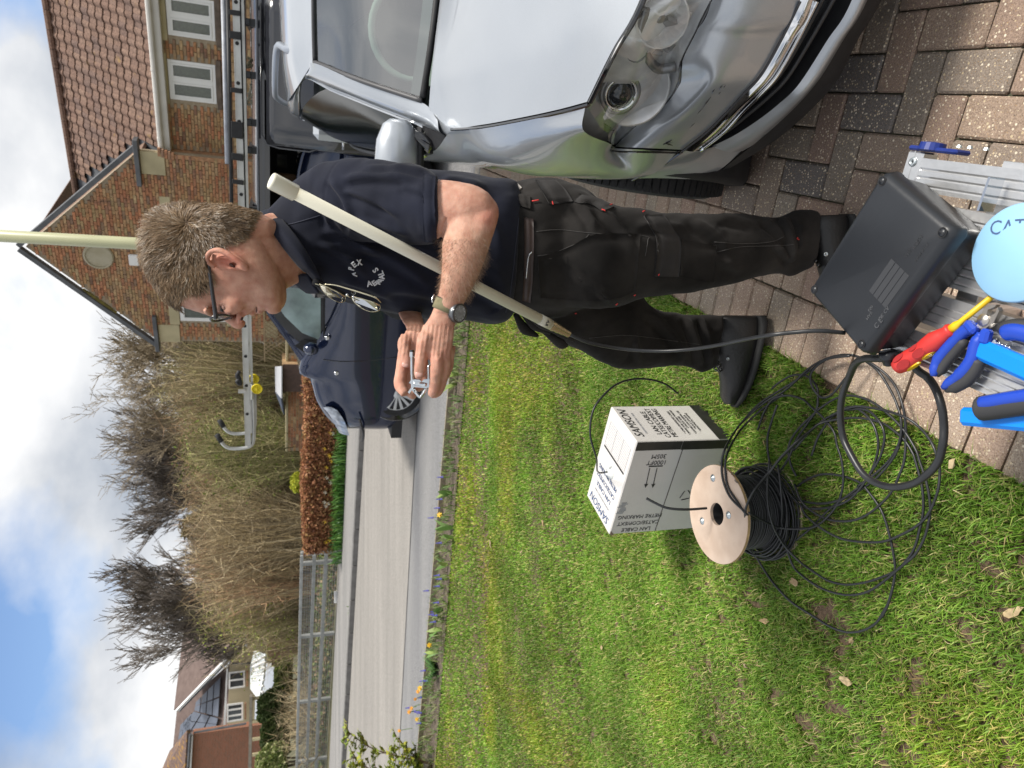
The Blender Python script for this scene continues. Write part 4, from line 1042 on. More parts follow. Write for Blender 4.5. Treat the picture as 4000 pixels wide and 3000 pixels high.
# clipped shrubs and hedges in front of the far houses
def blob_pts(c, r, nz=1.0):
    c = np.array(c); r = np.array(r)
    def f(g, n):
        v = g.normal(size=(n, 3)); v /= np.linalg.norm(v, axis=1)[:, None]; v[:, 2] = np.where(v[:, 2] < -.5, -v[:, 2], v[:, 2])
        rad = 1 - np.abs(g.normal(0, .10, n)); rad += .10 * np.sin(v[:, 0] * 7 + v[:, 2] * 5) * np.cos(v[:, 1] * 6)
        return c + v * r * rad[:, None]
    return f
def shrub(name, lab, X0, X1, Y0, Y1, d, cols, n, size, cat='shrub', seed=5):
    a = PY(X1, Y1, d); b = PY(X0, Y0, d); zt = b.z; z0 = max(0.0, a.z); cx = (a.x + b.x) / 2; w = (b.x - a.x) / 2
    t = thing(name, lab, cat, (cx, d, 0.1))
    m = MB(); 
    for k in range(5): m.add(tube([Vector((cx, d, 0)), Vector((cx + rng.uniform(-w, w) * .5, d + rng.uniform(-.3, .3), (z0 + zt) / 2)), Vector((cx + rng.uniform(-w, w) * .8, d, zt - .1))], [.05, .03, .01], 5))
    obj('stems', m.vf, M_BARK, t)
    V, Fc, C = leaf_cloud(n, blob_pts((cx, d, (z0 + zt) / 2), (w, max(.5, w * .6), (zt - z0) / 2)), size, cols, seed)
    np_mesh('leaves', V, Fc, M_FOL, t, C)
M_BARK = mat('bark', (.15, .12, .085), .9, var=.35, scale=12, bump=.4)
shrub('clipped_shrub', 'rounded dark green clipped shrub behind the fence, left of the garage', 1072, 1165, 2578, 2705, 34, [(.05, .08, .02), (.09, .12, .03), (.13, .14, .04)], 6000, .05, seed=6)
shrub('dark_hedge', 'tall dark ivy-like hedge behind the fence before the brick house', 1008, 1165, 2700, 2830, 31, [(.03, .055, .015), (.05, .08, .02), (.08, .10, .04)], 7000, .06, cat='hedge', seed=7)
shrub('dark_hedge', 'second dark hedge, right beside the variegated bush', 1020, 1165, 2810, 2935, 30, [(.03, .055, .015), (.06, .09, .02), (.09, .11, .04)], 7000, .06, cat='hedge', seed=8)
shrub('variegated_bush', 'pale variegated bush at the far left behind the fence', 1000, 1160, 2920, 3060, 27, [(.22, .28, .08), (.34, .38, .14), (.14, .2, .06), (.45, .46, .24)], 7000, .06, cat='bush', seed=9)
shrub('yellow_shrub', 'small bright yellow-green shrub just above the beech hedge', 1138, 1190, 1850, 1920, 19.2, [(.40, .42, .04), (.50, .50, .06), (.28, .33, .04)], 1600, .035, seed=10)
# ground cover seen through the fence
def gc(g, n):
    a = g.uniform(0, FL, n); dd = g.uniform(.25, 5, n) ; z = g.uniform(0, .45, n) * g.random(n) + .1 + .09 * dd * .3
    return np.array(fb0)[None] * np.array([[1, 1, 0]]) + np.array(fd)[None] * a[:, None] - np.array(fn)[None] * dd[:, None] + np.array([[0, 0, 1]]) * z[:, None]
V, Fc, C = leaf_cloud(26000, gc, .035, [(.10, .15, .04), (.17, .20, .06), (.22, .14, .09), (.30, .22, .13), (.08, .11, .035), (.26, .24, .10)], 12)
np_mesh('undergrowth', V, Fc, M_FOL, None, C, kind='stuff')
# ================================================================== bare trees and willow thickets
def branch_tree(seed, base, height, spread, levels=5, thin=.012, trunk=.10, kids=(3, 4), up=.55, first=.22, lenf=.68):
    r = random.Random(seed); V = []; Fc = []
    def seg(p, q, a, b):
        d = (q - p)
        if d.length < 1e-5: return
        _, u, w = frame(d); k = len(V)
        for (c, rad) in ((p, a), (q, b)):
            for j in range(3):
                t = 2 * PI * j / 3; V.append(c + (u * math.cos(t) + w * math.sin(t)) * rad)
        for j in range(3):
            j2 = (j + 1) % 3; Fc.append((k + j, k + j2, k + 3 + j2)); Fc.append((k + j, k + 3 + j2, k + 3 + j))
    def grow(p, d, L, rad, lv):
        n = 3 if lv > 1 else 2; c = p; dd = d.copy(); pts = [(p, rad)]
        for i in range(n):
            dd = (dd + Vector((r.gauss(0, .10), r.gauss(0, .10), r.gauss(.04, .07)))).normalized()
            c2 = c + dd * L / n; r2 = max(thin * .5, rad * (1 - .45 * (i + 1) / n)); seg(c, c2, max(thin * .5, rad * (1 - .45 * i / n)), r2); c = c2; pts.append((c, r2))
        if lv <= 0: return
        k = r.randint(*kids)
        for i in range(k):
            f = r.uniform(.25, 1.0) if i else 1.0
            q, qr = pts[min(n, int(f * n))]
            ax = Vector((r.gauss(0, 1), r.gauss(0, 1), r.gauss(0, .5))).normalized()
            nd = (dd + ax * spread * r.uniform(.5, 1.2) + Vector((0, 0, up * .35))).normalized()
            grow(q, nd, L * lenf * r.uniform(.75, 1.15), qr * .72, lv - 1)
    grow(Vector(base), Vector((0, 0, 1)), height * first, trunk, levels)
    zm = max(v.z for v in V) - base[2]; s = height / zm
    return [Vector((base[0] + (v.x - base[0]) * s, base[1] + (v.y - base[1]) * s, base[2] + (v.z - base[2]) * s)) for v in V], Fc
M_TWIG = mat('twig', (.30, .245, .17), .9, var=.3, scale=1.2)
M_TWIG2 = mat('grey_twig', (.17, .145, .125), .9, var=.3, scale=1.2)
def tree(seed, Xtop, Yc, d, lab, width=1.0, m=None, **kw):
    top = PY(Xtop, Yc, d); base = Vector((top.x, d, 0)); 
    V, Fc = branch_tree(seed, base, top.z, **kw)
    V = [Vector((base.x + (v.x - base.x) * width, base.y + (v.y - base.y) * width, v.z)) for v in V]
    t = thing('bare_tree', lab, 'tree', base, 'leafless trees behind the road')
    obj('trunk', tube([base, base + Vector((.03, 0, top.z * .12)), base + Vector((0, 0, top.z * .24))], [.22, .17, .12], 9), M_BARK, t, True)
    np_mesh('crown', [tuple(v) for v in V], Fc, m or M_TWIG2, t)
KW = dict(levels=7, thin=.011, kids=(3, 4), spread=.78, lenf=.74, up=.30)
tree(1, 335, 1500, 33, 'leafless tree just left of the brick gable, its twigs behind the roof corner', 1.0, M_TWIG, **KW)
tree(2, 365, 1690, 32, 'leafless tree second from the gable', 1.0, M_TWIG, **KW)
tree(3, 420, 1840, 34, 'lower leafless tree between the gable-side trees and the tall middle pair', 1.1, M_TWIG, **KW)
tree(8, 350, 1395, 31, 'leafless tree whose twigs rise directly over the gable\'s lower roof edge', 1.0, M_TWIG, **KW)
KW.update(spread=.52, up=.55, thin=.013)
tree(4, 345, 2000, 31, 'tall leafless tree in the middle of the row with dark limbs', 1.15, None, **KW)
tree(5, 328, 2170, 30, 'tallest dark-limbed leafless tree, right beside the fan-shaped one', 1.25, None, **KW)
tree(6, 405, 2450, 29, 'fan-shaped leafless tree standing before the brown tiled roofs', 1.2, None, **KW)
# willow scrub: many thin upright stems
M_WIL = attr_mat('willow_stem', .85, .2)
def thicket(seed, X, Y0, Y1, d, lab, n, cols, lean=.25, buds=None, depth=1.6):
    g = np.random.default_rng(seed)
    a = PY(X, Y1, d); b = PY(X, Y0, d); H = (a.z + b.z) / 2; cx = (a.x + b.x) / 2; w = (b.x - a.x) / 2
    t = thing('willow_thicket', lab, 'thicket', (cx, d, 0), 'brown stemmed scrub between the trees')
    bx = cx + g.uniform(-1, 1, n) * w * .8; by = d + g.uniform(-1, 1, n) * depth
    h = H * g.uniform(.45, 1.03, n); lx = (bx - cx) * lean + g.normal(0, .50, n); ly = g.normal(0, .4, n)
    h *= np.clip(1.02 - .35 * np.abs((bx - cx) / w) ** 2, .3, 1.1)
    K = 7; ts = np.linspace(0, 1, K); R = np.stack([.016 * (1 - .75 * tt) for tt in ts])
    wob = g.normal(0, .15, (n, K, 2)); wob = np.cumsum(wob, 1) * .6
    P = np.empty((n, K, 3))
    for k, tt in enumerate(ts):
        P[:, k, 0] = bx + lx * tt ** 1.5 + wob[:, k, 0] * tt; P[:, k, 1] = by + ly * tt + wob[:, k, 1] * tt; P[:, k, 2] = h * tt
    wd = g.uniform(0, 2 * PI, n); wv = np.stack([np.cos(wd) * 1.0, np.sin(wd) * .4, np.zeros(n)], 1)
    V = np.empty((n, K, 2, 3))
    for k in range(K): V[:, k, 0] = P[:, k] - wv * R[k]; V[:, k, 1] = P[:, k] + wv * R[k]
    i = (np.arange(n) * K * 2)[:, None]; F_ = []
    for k in range(K - 1):
        F_.append(i + np.array([[2 * k, 2 * k + 1, 2 * k + 3]])); F_.append(i + np.array([[2 * k, 2 * k + 3, 2 * k + 2]]))
    c = np.array(cols)[g.integers(0, len(cols), n)] * g.uniform(.7, 1.3, (n, 1))
    VV = V.reshape(-1, 3); FF = np.concatenate(F_); CC = np.repeat(c, K * 2, 0)
    # side twigs
    m = n * 7; si = g.integers(0, n, m); tk = g.integers(2, K, m); p0 = P[si, tk]
    dv_ = np.stack([g.normal(0, .34, m), g.normal(0, .25, m), g.normal(.20, .24, m)], 1); p1 = p0 + dv_
    wv2 = np.stack([g.normal(0, 1, m), np.zeros(m), g.normal(0, .6, m)], 1); wv2 *= .007 / np.linalg.norm(wv2, axis=1)[:, None]
    V2 = np.stack([p0 - wv2, p0 + wv2, p1], 1).reshape(-1, 3); F2 = (np.arange(m) * 3)[:, None] + np.array([[0, 1, 2]]) + len(VV)
    C2 = np.repeat(c[si], 3, 0)
    np_mesh('stems', np.concatenate([VV, V2]), np.concatenate([FF, F2]), M_WIL, t, np.concatenate([CC, C2]))
    if buds:
        m = buds[1]; si = g.integers(0, n, m); tk = g.integers(3, K, m); P0 = P[si, tk] + g.normal(0, .12, (m, 3))
        V, Fc, C = leaf_cloud(m, lambda g_, n_: P0, .022, buds[0], seed + 50); np_mesh('buds', V, Fc, M_FOL, t, C)
TAN = [(.38, .29, .16), (.48, .38, .22), (.30, .23, .13), (.58, .47, .30), (.20, .16, .10), (.15, .12, .08)]
OLV = [(.29, .26, .12), (.37, .33, .16), (.20, .18, .085), (.44, .39, .20), (.14, .13, .07)]
RED = [(.40, .24, .14), (.46, .29, .17), (.32, .20, .12)]
thicket(11, 640, 1380, 1580, 25, 'straw-brown thicket right against the brick house', 1700, TAN + OLV)
thicket(12, 700, 1540, 1720, 25.5, 'straw-brown thicket behind the ladder wheels', 1600, TAN + RED)
thicket(13, 740, 1650, 1850, 23.5, 'olive bushy thicket behind the ladder hooks', 1700, OLV, buds=([(.14, .19, .04), (.2, .24, .05)], 9000))
thicket(14, 720, 1800, 2010, 26, 'tan willow thicket above the middle of the beech hedge', 1700, TAN + RED)
thicket(15, 760, 1950, 2180, 23.5, 'dense tan willow thicket over the end of the beech hedge', 2000, TAN)
thicket(16, 740, 2120, 2330, 24, 'red-brown willow thicket above the start of the fence', 1900, RED + TAN)
thicket(17, 800, 2280, 2440, 26, 'greening willow thicket in front of the cream house', 1300, OLV + TAN, buds=([(.30, .38, .05), (.22, .32, .05), (.38, .44, .08)], 5000))
thicket(18, 930, 2380, 2560, 27, 'sparse budding scrub overlapping the cream house wall', 320, TAN, buds=([(.30, .38, .05), (.24, .30, .06)], 1800))
thicket(19, 1090, 2690, 2900, 24, 'low tangle of bare stems right behind the fence', 220, TAN)
# far wood: twiggy mass that closes the gaps behind the scrub
def wd(g, n):
    Y = g.uniform(1360, 2360, n); d = g.uniform(36, 40, n)
    u = (1500 - Y) / F_PX; x = u * d * 1.04
    top = 4.6 + .9 * np.sin(Y / 97.0) + .5 * np.sin(Y / 31.0); z = top * g.random(n) ** .75
    return np.stack([x, d, z], 1)
V, Fc, C = leaf_cloud(60000, wd, .05, [(.16, .13, .06), (.22, .17, .08), (.13, .12, .055), (.20, .14, .08), (.26, .20, .10)], 31, elong=5)
np_mesh('distant_wood', V, Fc, M_FOL, None, C, kind='stuff')
# ================================================================== silver car (close, right)
CO = Vector((1.487, 1.663, 0)); _A = math.radians(16); CA = Vector((math.sin(_A), math.cos(_A), 0)); CL = Vector((math.cos(_A), -math.sin(_A), 0))
def W(s, w, z): return CO + CA * s - CL * w + Vector((0, 0, z))
def loc_(p): d = p - CO; return Vector((d.dot(CA), -d.dot(CL), p.z))
def cs(X, Y, s): return loc_(isect_plane(X, Y, CO + CA * s, CA))
def cw(X, Y, w): return loc_(isect_plane(X, Y, CO - CL * w, CL))
def cz(X, Y, z): return loc_(G(X, Y, z))
FOOT = [(-.60, -.2), (-.60, 0), (-.57, .25), (-.50, .48), (-.40, .63), (-.18, .772), (.05, .86), (.3, .90), (1.2, .90), (4, .88)]
def foot(X, Y, off):
    r = Vector(ray(X, Y)); d = (r.dot(CA), -r.dot(CL)); o_ = loc_(CAMP); n = len(FOOT); P = []
    for i, (s, w) in enumerate(FOOT):
        p0 = FOOT[max(i - 1, 0)]; p1 = FOOT[min(i + 1, n - 1)]; tx, ty = p1[0] - p0[0], p1[1] - p0[1]; L_ = math.hypot(tx, ty)
        P.append((s - ty / L_ * off, w + tx / L_ * off))
    best = None
    for (s0, w0), (s1, w1) in zip(P, P[1:]):
        es, ew = s1 - s0, w1 - w0; det = d[0] * (-ew) + es * d[1]
        if abs(det) < 1e-9: continue
        bx, by = s0 - o_.x, w0 - o_.y; t = (bx * (-ew) + es * by) / det; k = (d[0] * by - d[1] * bx) / det
        if t > 0 and -1e-6 <= k <= 1 + 1e-6 and (best is None or t < best[0]): best = (t, s0 + es * k, w0 + ew * k)
    return Vector((best[1], best[2], CAM_H + r.z * best[0]))
def foots(L_, off): return [foot(X, Y, off) for X, Y in L_]
def paint(name, col, metal, rough, flake=0.0):
    m, nt, b = new_mat(name); N = nt.nodes.new; L = nt.links.new
    b.inputs['Base Color'].default_value = (*col, 1); b.inputs['Metallic'].default_value = metal; b.inputs['Roughness'].default_value = rough
    b.inputs['Coat Weight'].default_value = 1.0; b.inputs['Coat Roughness'].default_value = .03
    g = N('ShaderNodeNewGeometry'); n = N('ShaderNodeTexNoise'); n.inputs['Scale'].default_value = 7; n.inputs['Detail'].default_value = 6; L(g.outputs['Position'], n.inputs['Vector'])
    r = N('ShaderNodeMapRange'); r.inputs[3].default_value = rough * .75; r.inputs[4].default_value = rough * 1.35; L(n.outputs['Fac'], r.inputs[0]); L(r.outputs[0], b.inputs['Roughness'])
    if flake:
        v = N('ShaderNodeTexNoise'); v.inputs['Scale'].default_value = 900; L(g.outputs['Position'], v.inputs['Vector'])
        mr = N('ShaderNodeMapRange'); mr.inputs[3].default_value = 1 - flake; mr.inputs[4].default_value = 1 + flake; L(v.outputs['Fac'], mr.inputs[0])
        mx = N('ShaderNodeMix'); mx.data_type = 'RGBA'; mx.blend_type = 'MULTIPLY'; mx.inputs[0].default_value = 1; mx.inputs[6].default_value = (*col, 1); L(mr.outputs[0], mx.inputs[7]); L(mx.outputs[2], b.inputs['Base Color'])
    return m
M_SIL = paint('silver_paint', (.47, .498, .535), .55, .35, .16)
M_CHR = mat('chrome', (.75, .76, .78), .07, metal=1.0, var=.02)
M_BLKP = mat('black_plastic', (.022, .022, .024), .55, var=.2, scale=30, spec=.4)
M_BLKG = mat('gloss_black', (.012, .012, .014), .12, var=.1, coat=1.0)
M_RUB = mat('tyre_rubber', (.022, .022, .023), .8, var=.3, scale=20, bump=.3)
M_LENS = glass_mat('lamp_lens', (.95, .96, .96), alpha=.06, rough=.02)
M_LAMPIN = mat('lamp_chrome', (.78, .78, .78), .30, metal=.35, var=.14, scale=25)
M_LAMPDK = mat('lamp_dark', (.26, .26, .265), .3, metal=.5, var=.2)
M_WSG = glass_mat('windscreen_glass', (.62, .74, .69), alpha=.24)
M_SIDEG = mat('side_glass', (.012, .016, .015), .12, var=.3, spec=.25)
M_SEAL = mat('window_seal', (.055, .055, .06), .5, var=.2)
M_INT = mat('car_interior', (.12, .125, .12), .8, var=.2)
M_INTL = mat('car_dash', (.34, .37, .34), .7, var=.1)
car = thing('silver_car', 'silver hatchback parked on the drive with scuffed bumper, close on the right', 'car', W(.4, 0, 0))
def lw(rows): return [[W(*p) for p in r] for r in rows]
def both(name, rows, nu, nv, m, par, off=None, thick=None, mirror=True):
    v = patch(lw(rows), nu, nv); o = obj(name, v, m, par, True)
    if thick: md = o.modifiers.new('t', 'SOLIDIFY'); md.thickness = thick; md.offset = -1
    if mirror:
        r2 = [[Vector((p[0], -p[1], p[2])) for p in r] for r in rows]; v2 = patch(lw(r2), nu, nv); o2 = obj(name, v2, m, par, True)
    return o
bon = [[(-.325, .745, .842), (-.2, .757, .87), (0, .768, .907), (.27, .776, .948), (.54, .772, .982), (.69, .70, 1.03)],
       [(-.42, .645, .835), (-.24, .655, .885), (.03, .665, .928), (.3, .67, .968), (.54, .65, 1.004), (.665, .60, 1.032)],
       [(-.495, .545, .815), (-.29, .555, .885), (.02, .565, .937), (.3, .57, .978), (.52, .55, 1.008), (.655, .49, 1.028)],
       [(-.565, .30, .79), (-.36, .31, .878), (0, .32, .948), (.28, .32, .985), (.5, .31, 1.008), (.65, .30, 1.016)],
       [(-.59, 0, .78), (-.38, 0, .88), (-.02, 0, .955), (.25, 0, .99), (.46, 0, 1.008), (.64, 0, 1.012)]]
both('bonnet', bon, 34, 26, M_SIL, car)
# dark gap under the bonnet edge and along the wing
g1 = [W(p[0], p[1] + .006, p[2] - .006) for p in bon[0][:5]]
obj('bonnet_gap', tube(spline(g1, 24), .0055, 6), M_BLKG, car)
g2 = [W(r[0][0] - .004, r[0][1], r[0][2] - .007) for r in bon]
obj('bonnet_gap', tube(spline(g2, 24), .0065, 6), M_BLKG, car)
# windscreen
wt = [cs(1232, 236, 1.38), cs(1229, 120, 1.36), cs(1227, 0, 1.34)]
wb = [Vector((.735, .665, 1.048)), Vector((.695, .50, 1.036)), Vector((.69, .30, 1.022)), Vector((.68, 0, 1.014))]
T = [wt[0], wt[1], wt[2], Vector((1.30, 0, wt[2].z + .01))]
mid = [(a + b) / 2 + Vector((-.03, 0.004, .028)) for a, b in zip(wb, T)]
both('windscreen', [wb, mid, T], 26, 14, M_WSG, car)
def rib(pts, r, m, name, par=None, n=6, k=24): obj(name, tube(spline([W(*p) for p in pts], k), r, n), m, par or car, True)
rib([wb[0] + Vector((-.004, .012, .0)), mid[0] + Vector((0, .01, .004)), T[0] + Vector((0, .008, .004))], .010, M_SEAL, 'seal')
rib([p + Vector((-.012, 0, .0)) for p in wb], .013, M_BLKP, 'cowl')
rib([p + Vector((0, 0, .004)) for p in T], .009, M_SEAL, 'seal')
# black band printed round the inside of the glass
both('windscreen_border', [[p + Vector((.01, -.004, -.008)) for p in wb], [p + (q - p) * .10 + Vector((.006, 0, -.004)) for p, q in zip(wb, T)]], 20, 3, M_SEAL, car)
# roof
zr = T[2].z
roof = [[T[0] + Vector((.0, .012, .012)), Vector((1.75, .60, 1.475)), Vector((2.3, .60, 1.495)), Vector((3.1, .58, 1.47)), Vector((3.75, .54, 1.38))],
        [T[1] + Vector((.002, .01, .012)), Vector((1.74, .44, 1.51)), Vector((2.3, .44, 1.525)), Vector((3.1, .42, 1.50)), Vector((3.8, .40, 1.40))],
        [T[2] + Vector((.002, 0, .012)), Vector((1.72, .22, 1.525)), Vector((2.3, .22, 1.54)), Vector((3.1, .22, 1.515)), Vector((3.85, .2, 1.41))],
        [T[3] + Vector((.002, 0, .012)), Vector((1.7, 0, 1.53)), Vector((2.3, 0, 1.545)), Vector((3.1, 0, 1.52)), Vector((3.85, 0, 1.415))]]
both('roof', roof, 30, 18, M_SIL, car)
# pillar between windscreen and side window
po = [Vector((.60, .798, .978)), cs(1650, 490, .80), cs(1450, 412, 1.10), cs(1300, 352, 1.36), cs(1178, 303, 1.66), Vector((2.3, .655, 1.44)), Vector((3.1, .63, 1.41)), Vector((3.7, .58, 1.33))]
pi_ = [Vector((.63, .745, 1.008)), wb[0] + Vector((0, .016, .004)), mid[0] + Vector((.0, .016, .008)), T[0] + Vector((-.05, .018, .012)), T[0] + Vector((.12, .045, .024)), Vector((2.3, .60, 1.495)), Vector((3.1, .58, 1.47)), Vector((3.75, .54, 1.38))]
pm = [(a + b) / 2 + Vector((-.012, .012, .012)) for a, b in zip(po, pi_)]
both('pillar', [po, pm, pi_], 40, 10, M_SIL, car)
rib([p + Vector((.004, .004, -.004)) for p in po[1:]], .006, M_CHR, 'window_trim')
# door tops / belt line and side glass
belt = [Vector((.80, .85, .985)), Vector((1.3, .859, 1.0)), Vector((2.2, .827, 1.02)), Vector((3.2, .767, 1.04)), Vector((3.7, .70, 1.04))]
gt = [po[1], po[3], po[5], po[6], po[7]]
both('side_glass', [[p + Vector((0, -.012, 0)) for p in belt], [(a + b) / 2 + Vector((0, .012, 0)) for a, b in zip(belt, gt)], [p + Vector((0, -.01, -.004)) for p in gt]], 26, 8, M_SIDEG, car)
rib([p + Vector((0, -.002, .008)) for p in belt], .012, M_SEAL, 'window_seal')
# wing, doors, sill
both('cowl_corner', [[Vector(q) for q in r] for r in ([(.50, .770, .974), (.60, .735, 1.0), (.70, .695, 1.034)], [(.52, .786, .972), (.62, .775, .992), (.68, .745, 1.012)], [(.54, .79, .968), (.63, .80, .975), (.74, .81, .985)])], 8, 8, M_SIL, car)
both('mirror_triangle', [[Vector((.60, .80, .972)), Vector((.80, .846, .984)), Vector((1.10, .857, .992))], [Vector((.60, .798, .980)), po[1] + Vector((0, .0, .0)), (po[1] + po[2]) / 2]], 8, 5, M_BLKP, car)
side = [[(-.312, .757, .840), (-.05, .776, .896), (.27, .787, .944), (.54, .786, .976), (.78, .845, .985), (1.3, .862, 1.0), (2.2, .83, 1.02), (3.2, .77, 1.04), (3.72, .70, 1.04)],
        [(-.262, .806, .815), (.0, .838, .84), (.33, .872, .865), (.62, .862, .88), (.85, .872, .90), (1.3, .868, .91), (2.2, .82, .93), (3.2, .76, .95), (3.78, .68, .95)],
        [(-.18, .822, .70), (.02, .885, .695), (.33, .908, .735), (.64, .895, .74), (.9, .885, .75), (1.4, .858, .74), (2.2, .80, .74), (3.2, .74, .75), (3.82, .66, .75)],
        [(-.15, .83, .66), (.02, .892, .56), (.33, .908, .672), (.68, .892, .56), (.9, .88, .56), (1.4, .835, .54), (2.2, .78, .54), (3.2, .72, .56), (3.82, .64, .56)],
        [(-.092, .838, .440), (.052, .893, .478), (.33, .905, .668), (.74, .875, .34), (.9, .85, .30), (1.4, .80, .27), (2.2, .75, .27), (3.2, .70, .3), (3.8, .62, .34)]]
# bumper
R0 = foots([(2782, 0), (2716, 130), (2660, 245), (2650, 325), (2603, 402), (2505, 475), (2400, 572)], .0)
R1 = foots([(2840, 0), (2775, 140), (2745, 235), (2737, 330), (2650, 430), (2560, 490), (2440, 575)], .035)
R2 = foots([(2955, 20), (2890, 150), (2835, 260), (2790, 330), (2720, 410), (2640, 490), (2520, 578)], .055)
R3 = foots([(3122, 0), (3048, 150), (2970, 287), (2900, 365), (2840, 430), (2760, 510), (2664, 585)], .045)
def ext(r, dz=0):   # carry the row round to the middle of the car
    c = Vector((r[0].x - .10, 0, r[0].z + dz)); q = Vector((r[0].x - .06, .26, r[0].z + dz * .6)); return [c, q] + r
both('bumper', [ext(R0), ext(R1), ext(R2), ext(R3)], 70, 26, M_SIL, car)
seamR = [Vector((R0[-1].x + .01, R0[-1].y + .008, R0[-1].z)), R1[-1] + Vector((.015, .008, 0)), R2[-1] + Vector((.015, .006, 0)), R3[-1] + Vector((.01, .004, 0))]
side.insert(4, [(0, 0, 0), (.045, .897, .52), (.33, .907, .670), (.71, .885, .45), (.9, .865, .42), (1.4, .82, .40), (2.2, .765, .40), (3.2, .71, .43), (3.82, .63, .45)])
for i_, q_ in ((3, R0[-1]), (4, R2[-1]), (5, R3[-1])): side[i_][0] = (q_.x + .012, q_.y + .004, q_.z)
both('body_side', side, 70, 30, M_SIL, car)
lowT = [R3[-1] + Vector((0, 0, -.004)), foot(2580, 645, .03), Vector((.07, .896, .492))]
C0 = foots([(3188, 0), (3110, 155), (3030, 293), (2965, 365), (2900, 430), (2825, 512), (2735, 583)], .045)
# side of the lower bumper
both('bumper_corner', [lowT, [C0[-1] + Vector((.005, .004, 0)), foot(2660, 640, .02), Vector((.05, .888, .42))], [foot(2850, 560, .02), foot(2790, 640, .012), Vector((.045, .880, .30))], [foot(2900, 585, .005), foot(2830, 650, .003), Vector((.06, .868, .235))]], 16, 20, M_SIL, car)
obj('bumper_seam', tube(spline([W(*(p + Vector((-.002, .004, .001)))) for p in seamR], 16), .0028, 5), M_BLKG, car)
obj('bumper_seam', tube(spline([W(*(p + Vector((-.002, .006, .003)))) for p in lowT], 12), .003, 5), M_BLKG, car)
# chrome strip over the lower grille, outer part ribbed
both('chrome_strip', [ext([p + Vector((0, 0, -.002)) for p in R3], 0), ext([(a + b) / 2 + Vector((-.008, .006, 0)) for a, b in zip(R3, C0)]), ext(C0)], 60, 8, M_CHR, car)
rib([p + Vector((-.004, .004, .0)) for p in R3], .0035, M_SEAL, 'trim_edge', k=40)
rib([p + Vector((-.004, .004, .0)) for p in C0], .005, M_CHR, 'trim_edge', k=40)
# grille: black recess with blades
GB = foots([(3328, 0), (3230, 160), (3120, 330), (3040, 408), (2960, 470), (2870, 528), (2780, 572)], .03)
Gin = [p + Vector((.07, -.05, 0)) for p in C0]; Gin2 = [p + Vector((.07, -.05, 0)) for p in GB]
both('grille_recess', [ext(C0), ext(Gin), ext(Gin2), ext(GB)], 50, 14, M_BLKP, car)
for f in (.3, .62): rib([a + (b - a) * f + Vector((.014, -.01, 0)) for a, b in zip(C0, GB)], .006, mat('grille_blade', (.035, .035, .038), .45, var=.1), 'grille_blade', k=40)
LP = foots([(3388, 0), (3295, 155), (3200, 310), (3110, 415), (3020, 500), (2950, 560), (2900, 590)], .02)
both('lower_bumper', [ext(GB), ext([(a + b) / 2 + Vector((-.014, .01, .004)) for a, b in zip(GB, LP)]), ext(LP)], 50, 10, M_SIL, car)
BT = foots([(3440, 0), (3345, 160), (3258, 326), (3130, 462), (3003, 564), (2880, 640), (2800, 690)], -.01)
BT2 = [p + Vector((.03, -.02, -.03)) for p in BT]
LQ = LP[:-1] + [foot(2835, 650, .003)]
both('air_dam', [ext(LQ), ext(BT), ext(BT2)], 50, 8, M_BLKP, car)
# scratches through the paint
def scratch(X0, Y0, X1, Y1, off, r):
    a = W(*foot(X0, Y0, off)); b = W(*foot(X1, Y1, off)); obj('scratch', tube([a, (a + b) / 2 + Vector((0, 0, .001)), b], [r * .3, r, r * .3], 5), M_BLKG, car)
for q in [(2740, 430, 2778, 378, .058, .0016), (2725, 445, 2745, 425, .058, .001), (2780, 365, 2792, 350, .058, .0016), (2810, 350, 2822, 333, .058, .0014), (2825, 348, 2834, 333, .058, .0012), (2806, 372, 2815, 360, .058, .0014), (2695, 500, 2715, 480, .058, .001),
          (2560, 568, 2590, 562, .052, .0018), (2590, 566, 2625, 548, .054, .0022), (2600, 560, 2628, 568, .054, .0022), (2630, 600, 2650, 590, .045, .003)]: scratch(*q)
# head lamp
LT = [cz(2506, 0, .775), foot(2452, 110, .045), foot(2398, 210, .05), foot(2345, 306, .045), foot(2295, 405, .04), foot(2243, 512, .03)]
LB = [R0[0], R0[1], R0[2], R0[3], R0[4], R0[5], R0[6]]
LTs = spline(LT, 7); LM = [(a + b) / 2 + Vector((-.022, .018, .012)) for a, b in zip(LTs, LB)]
lamp_t = car
_in = lambda r: [r[0] + Vector((.006, -.02, 0))] + [q + Vector((.045, -.035, 0)) for q in r[1:-1]] + [r[-1] + Vector((.03, -.012, 0))]
hl = obj('headlight', patch([[W(*p) for p in r] for r in (LTs, [q + Vector((.004, -.003, -.003)) for q in LTs], [q + Vector((.008, -.006, -.006)) for q in LTs], _in([q * .9 + w_ * .1 for q, w_ in zip(LTs, LB)]), _in(LM), _in([q * .92 + w_ * .08 for q, w_ in zip(LB, LTs)]), [q + Vector((.008, -.006, .003)) for q in LB], LB)], 30, 40), M_LAMPIN, car, True)
obj('lens', patch([[W(*p) for p in r] for r in (LTs, LM, LB)], 40, 20), M_LENS, hl, True)
hl2 = obj('headlight', patch([[W(p[0], -p[1], p[2]) for p in r] for r in (LTs, LM, LB)], 20, 10), M_LAMPIN, car, True)
rib([q + Vector((.002, -.002, -.004)) for q in LB], .006, M_BLKG, 'lens_seal', hl, k=40)
rib([LTs[-1], (LTs[-1] + LB[-1]) / 2 + Vector((-.01, .012, 0)), LB[-1]], .006, M_BLKG, 'lens_seal', hl)
fw = (-CA * .86 + CL * -.42 + UZ * .12).normalized()
def lamp_pt(X, Y, off): return W(*foot(X, Y, off))
bc = lamp_pt(2478, 352, -.012)
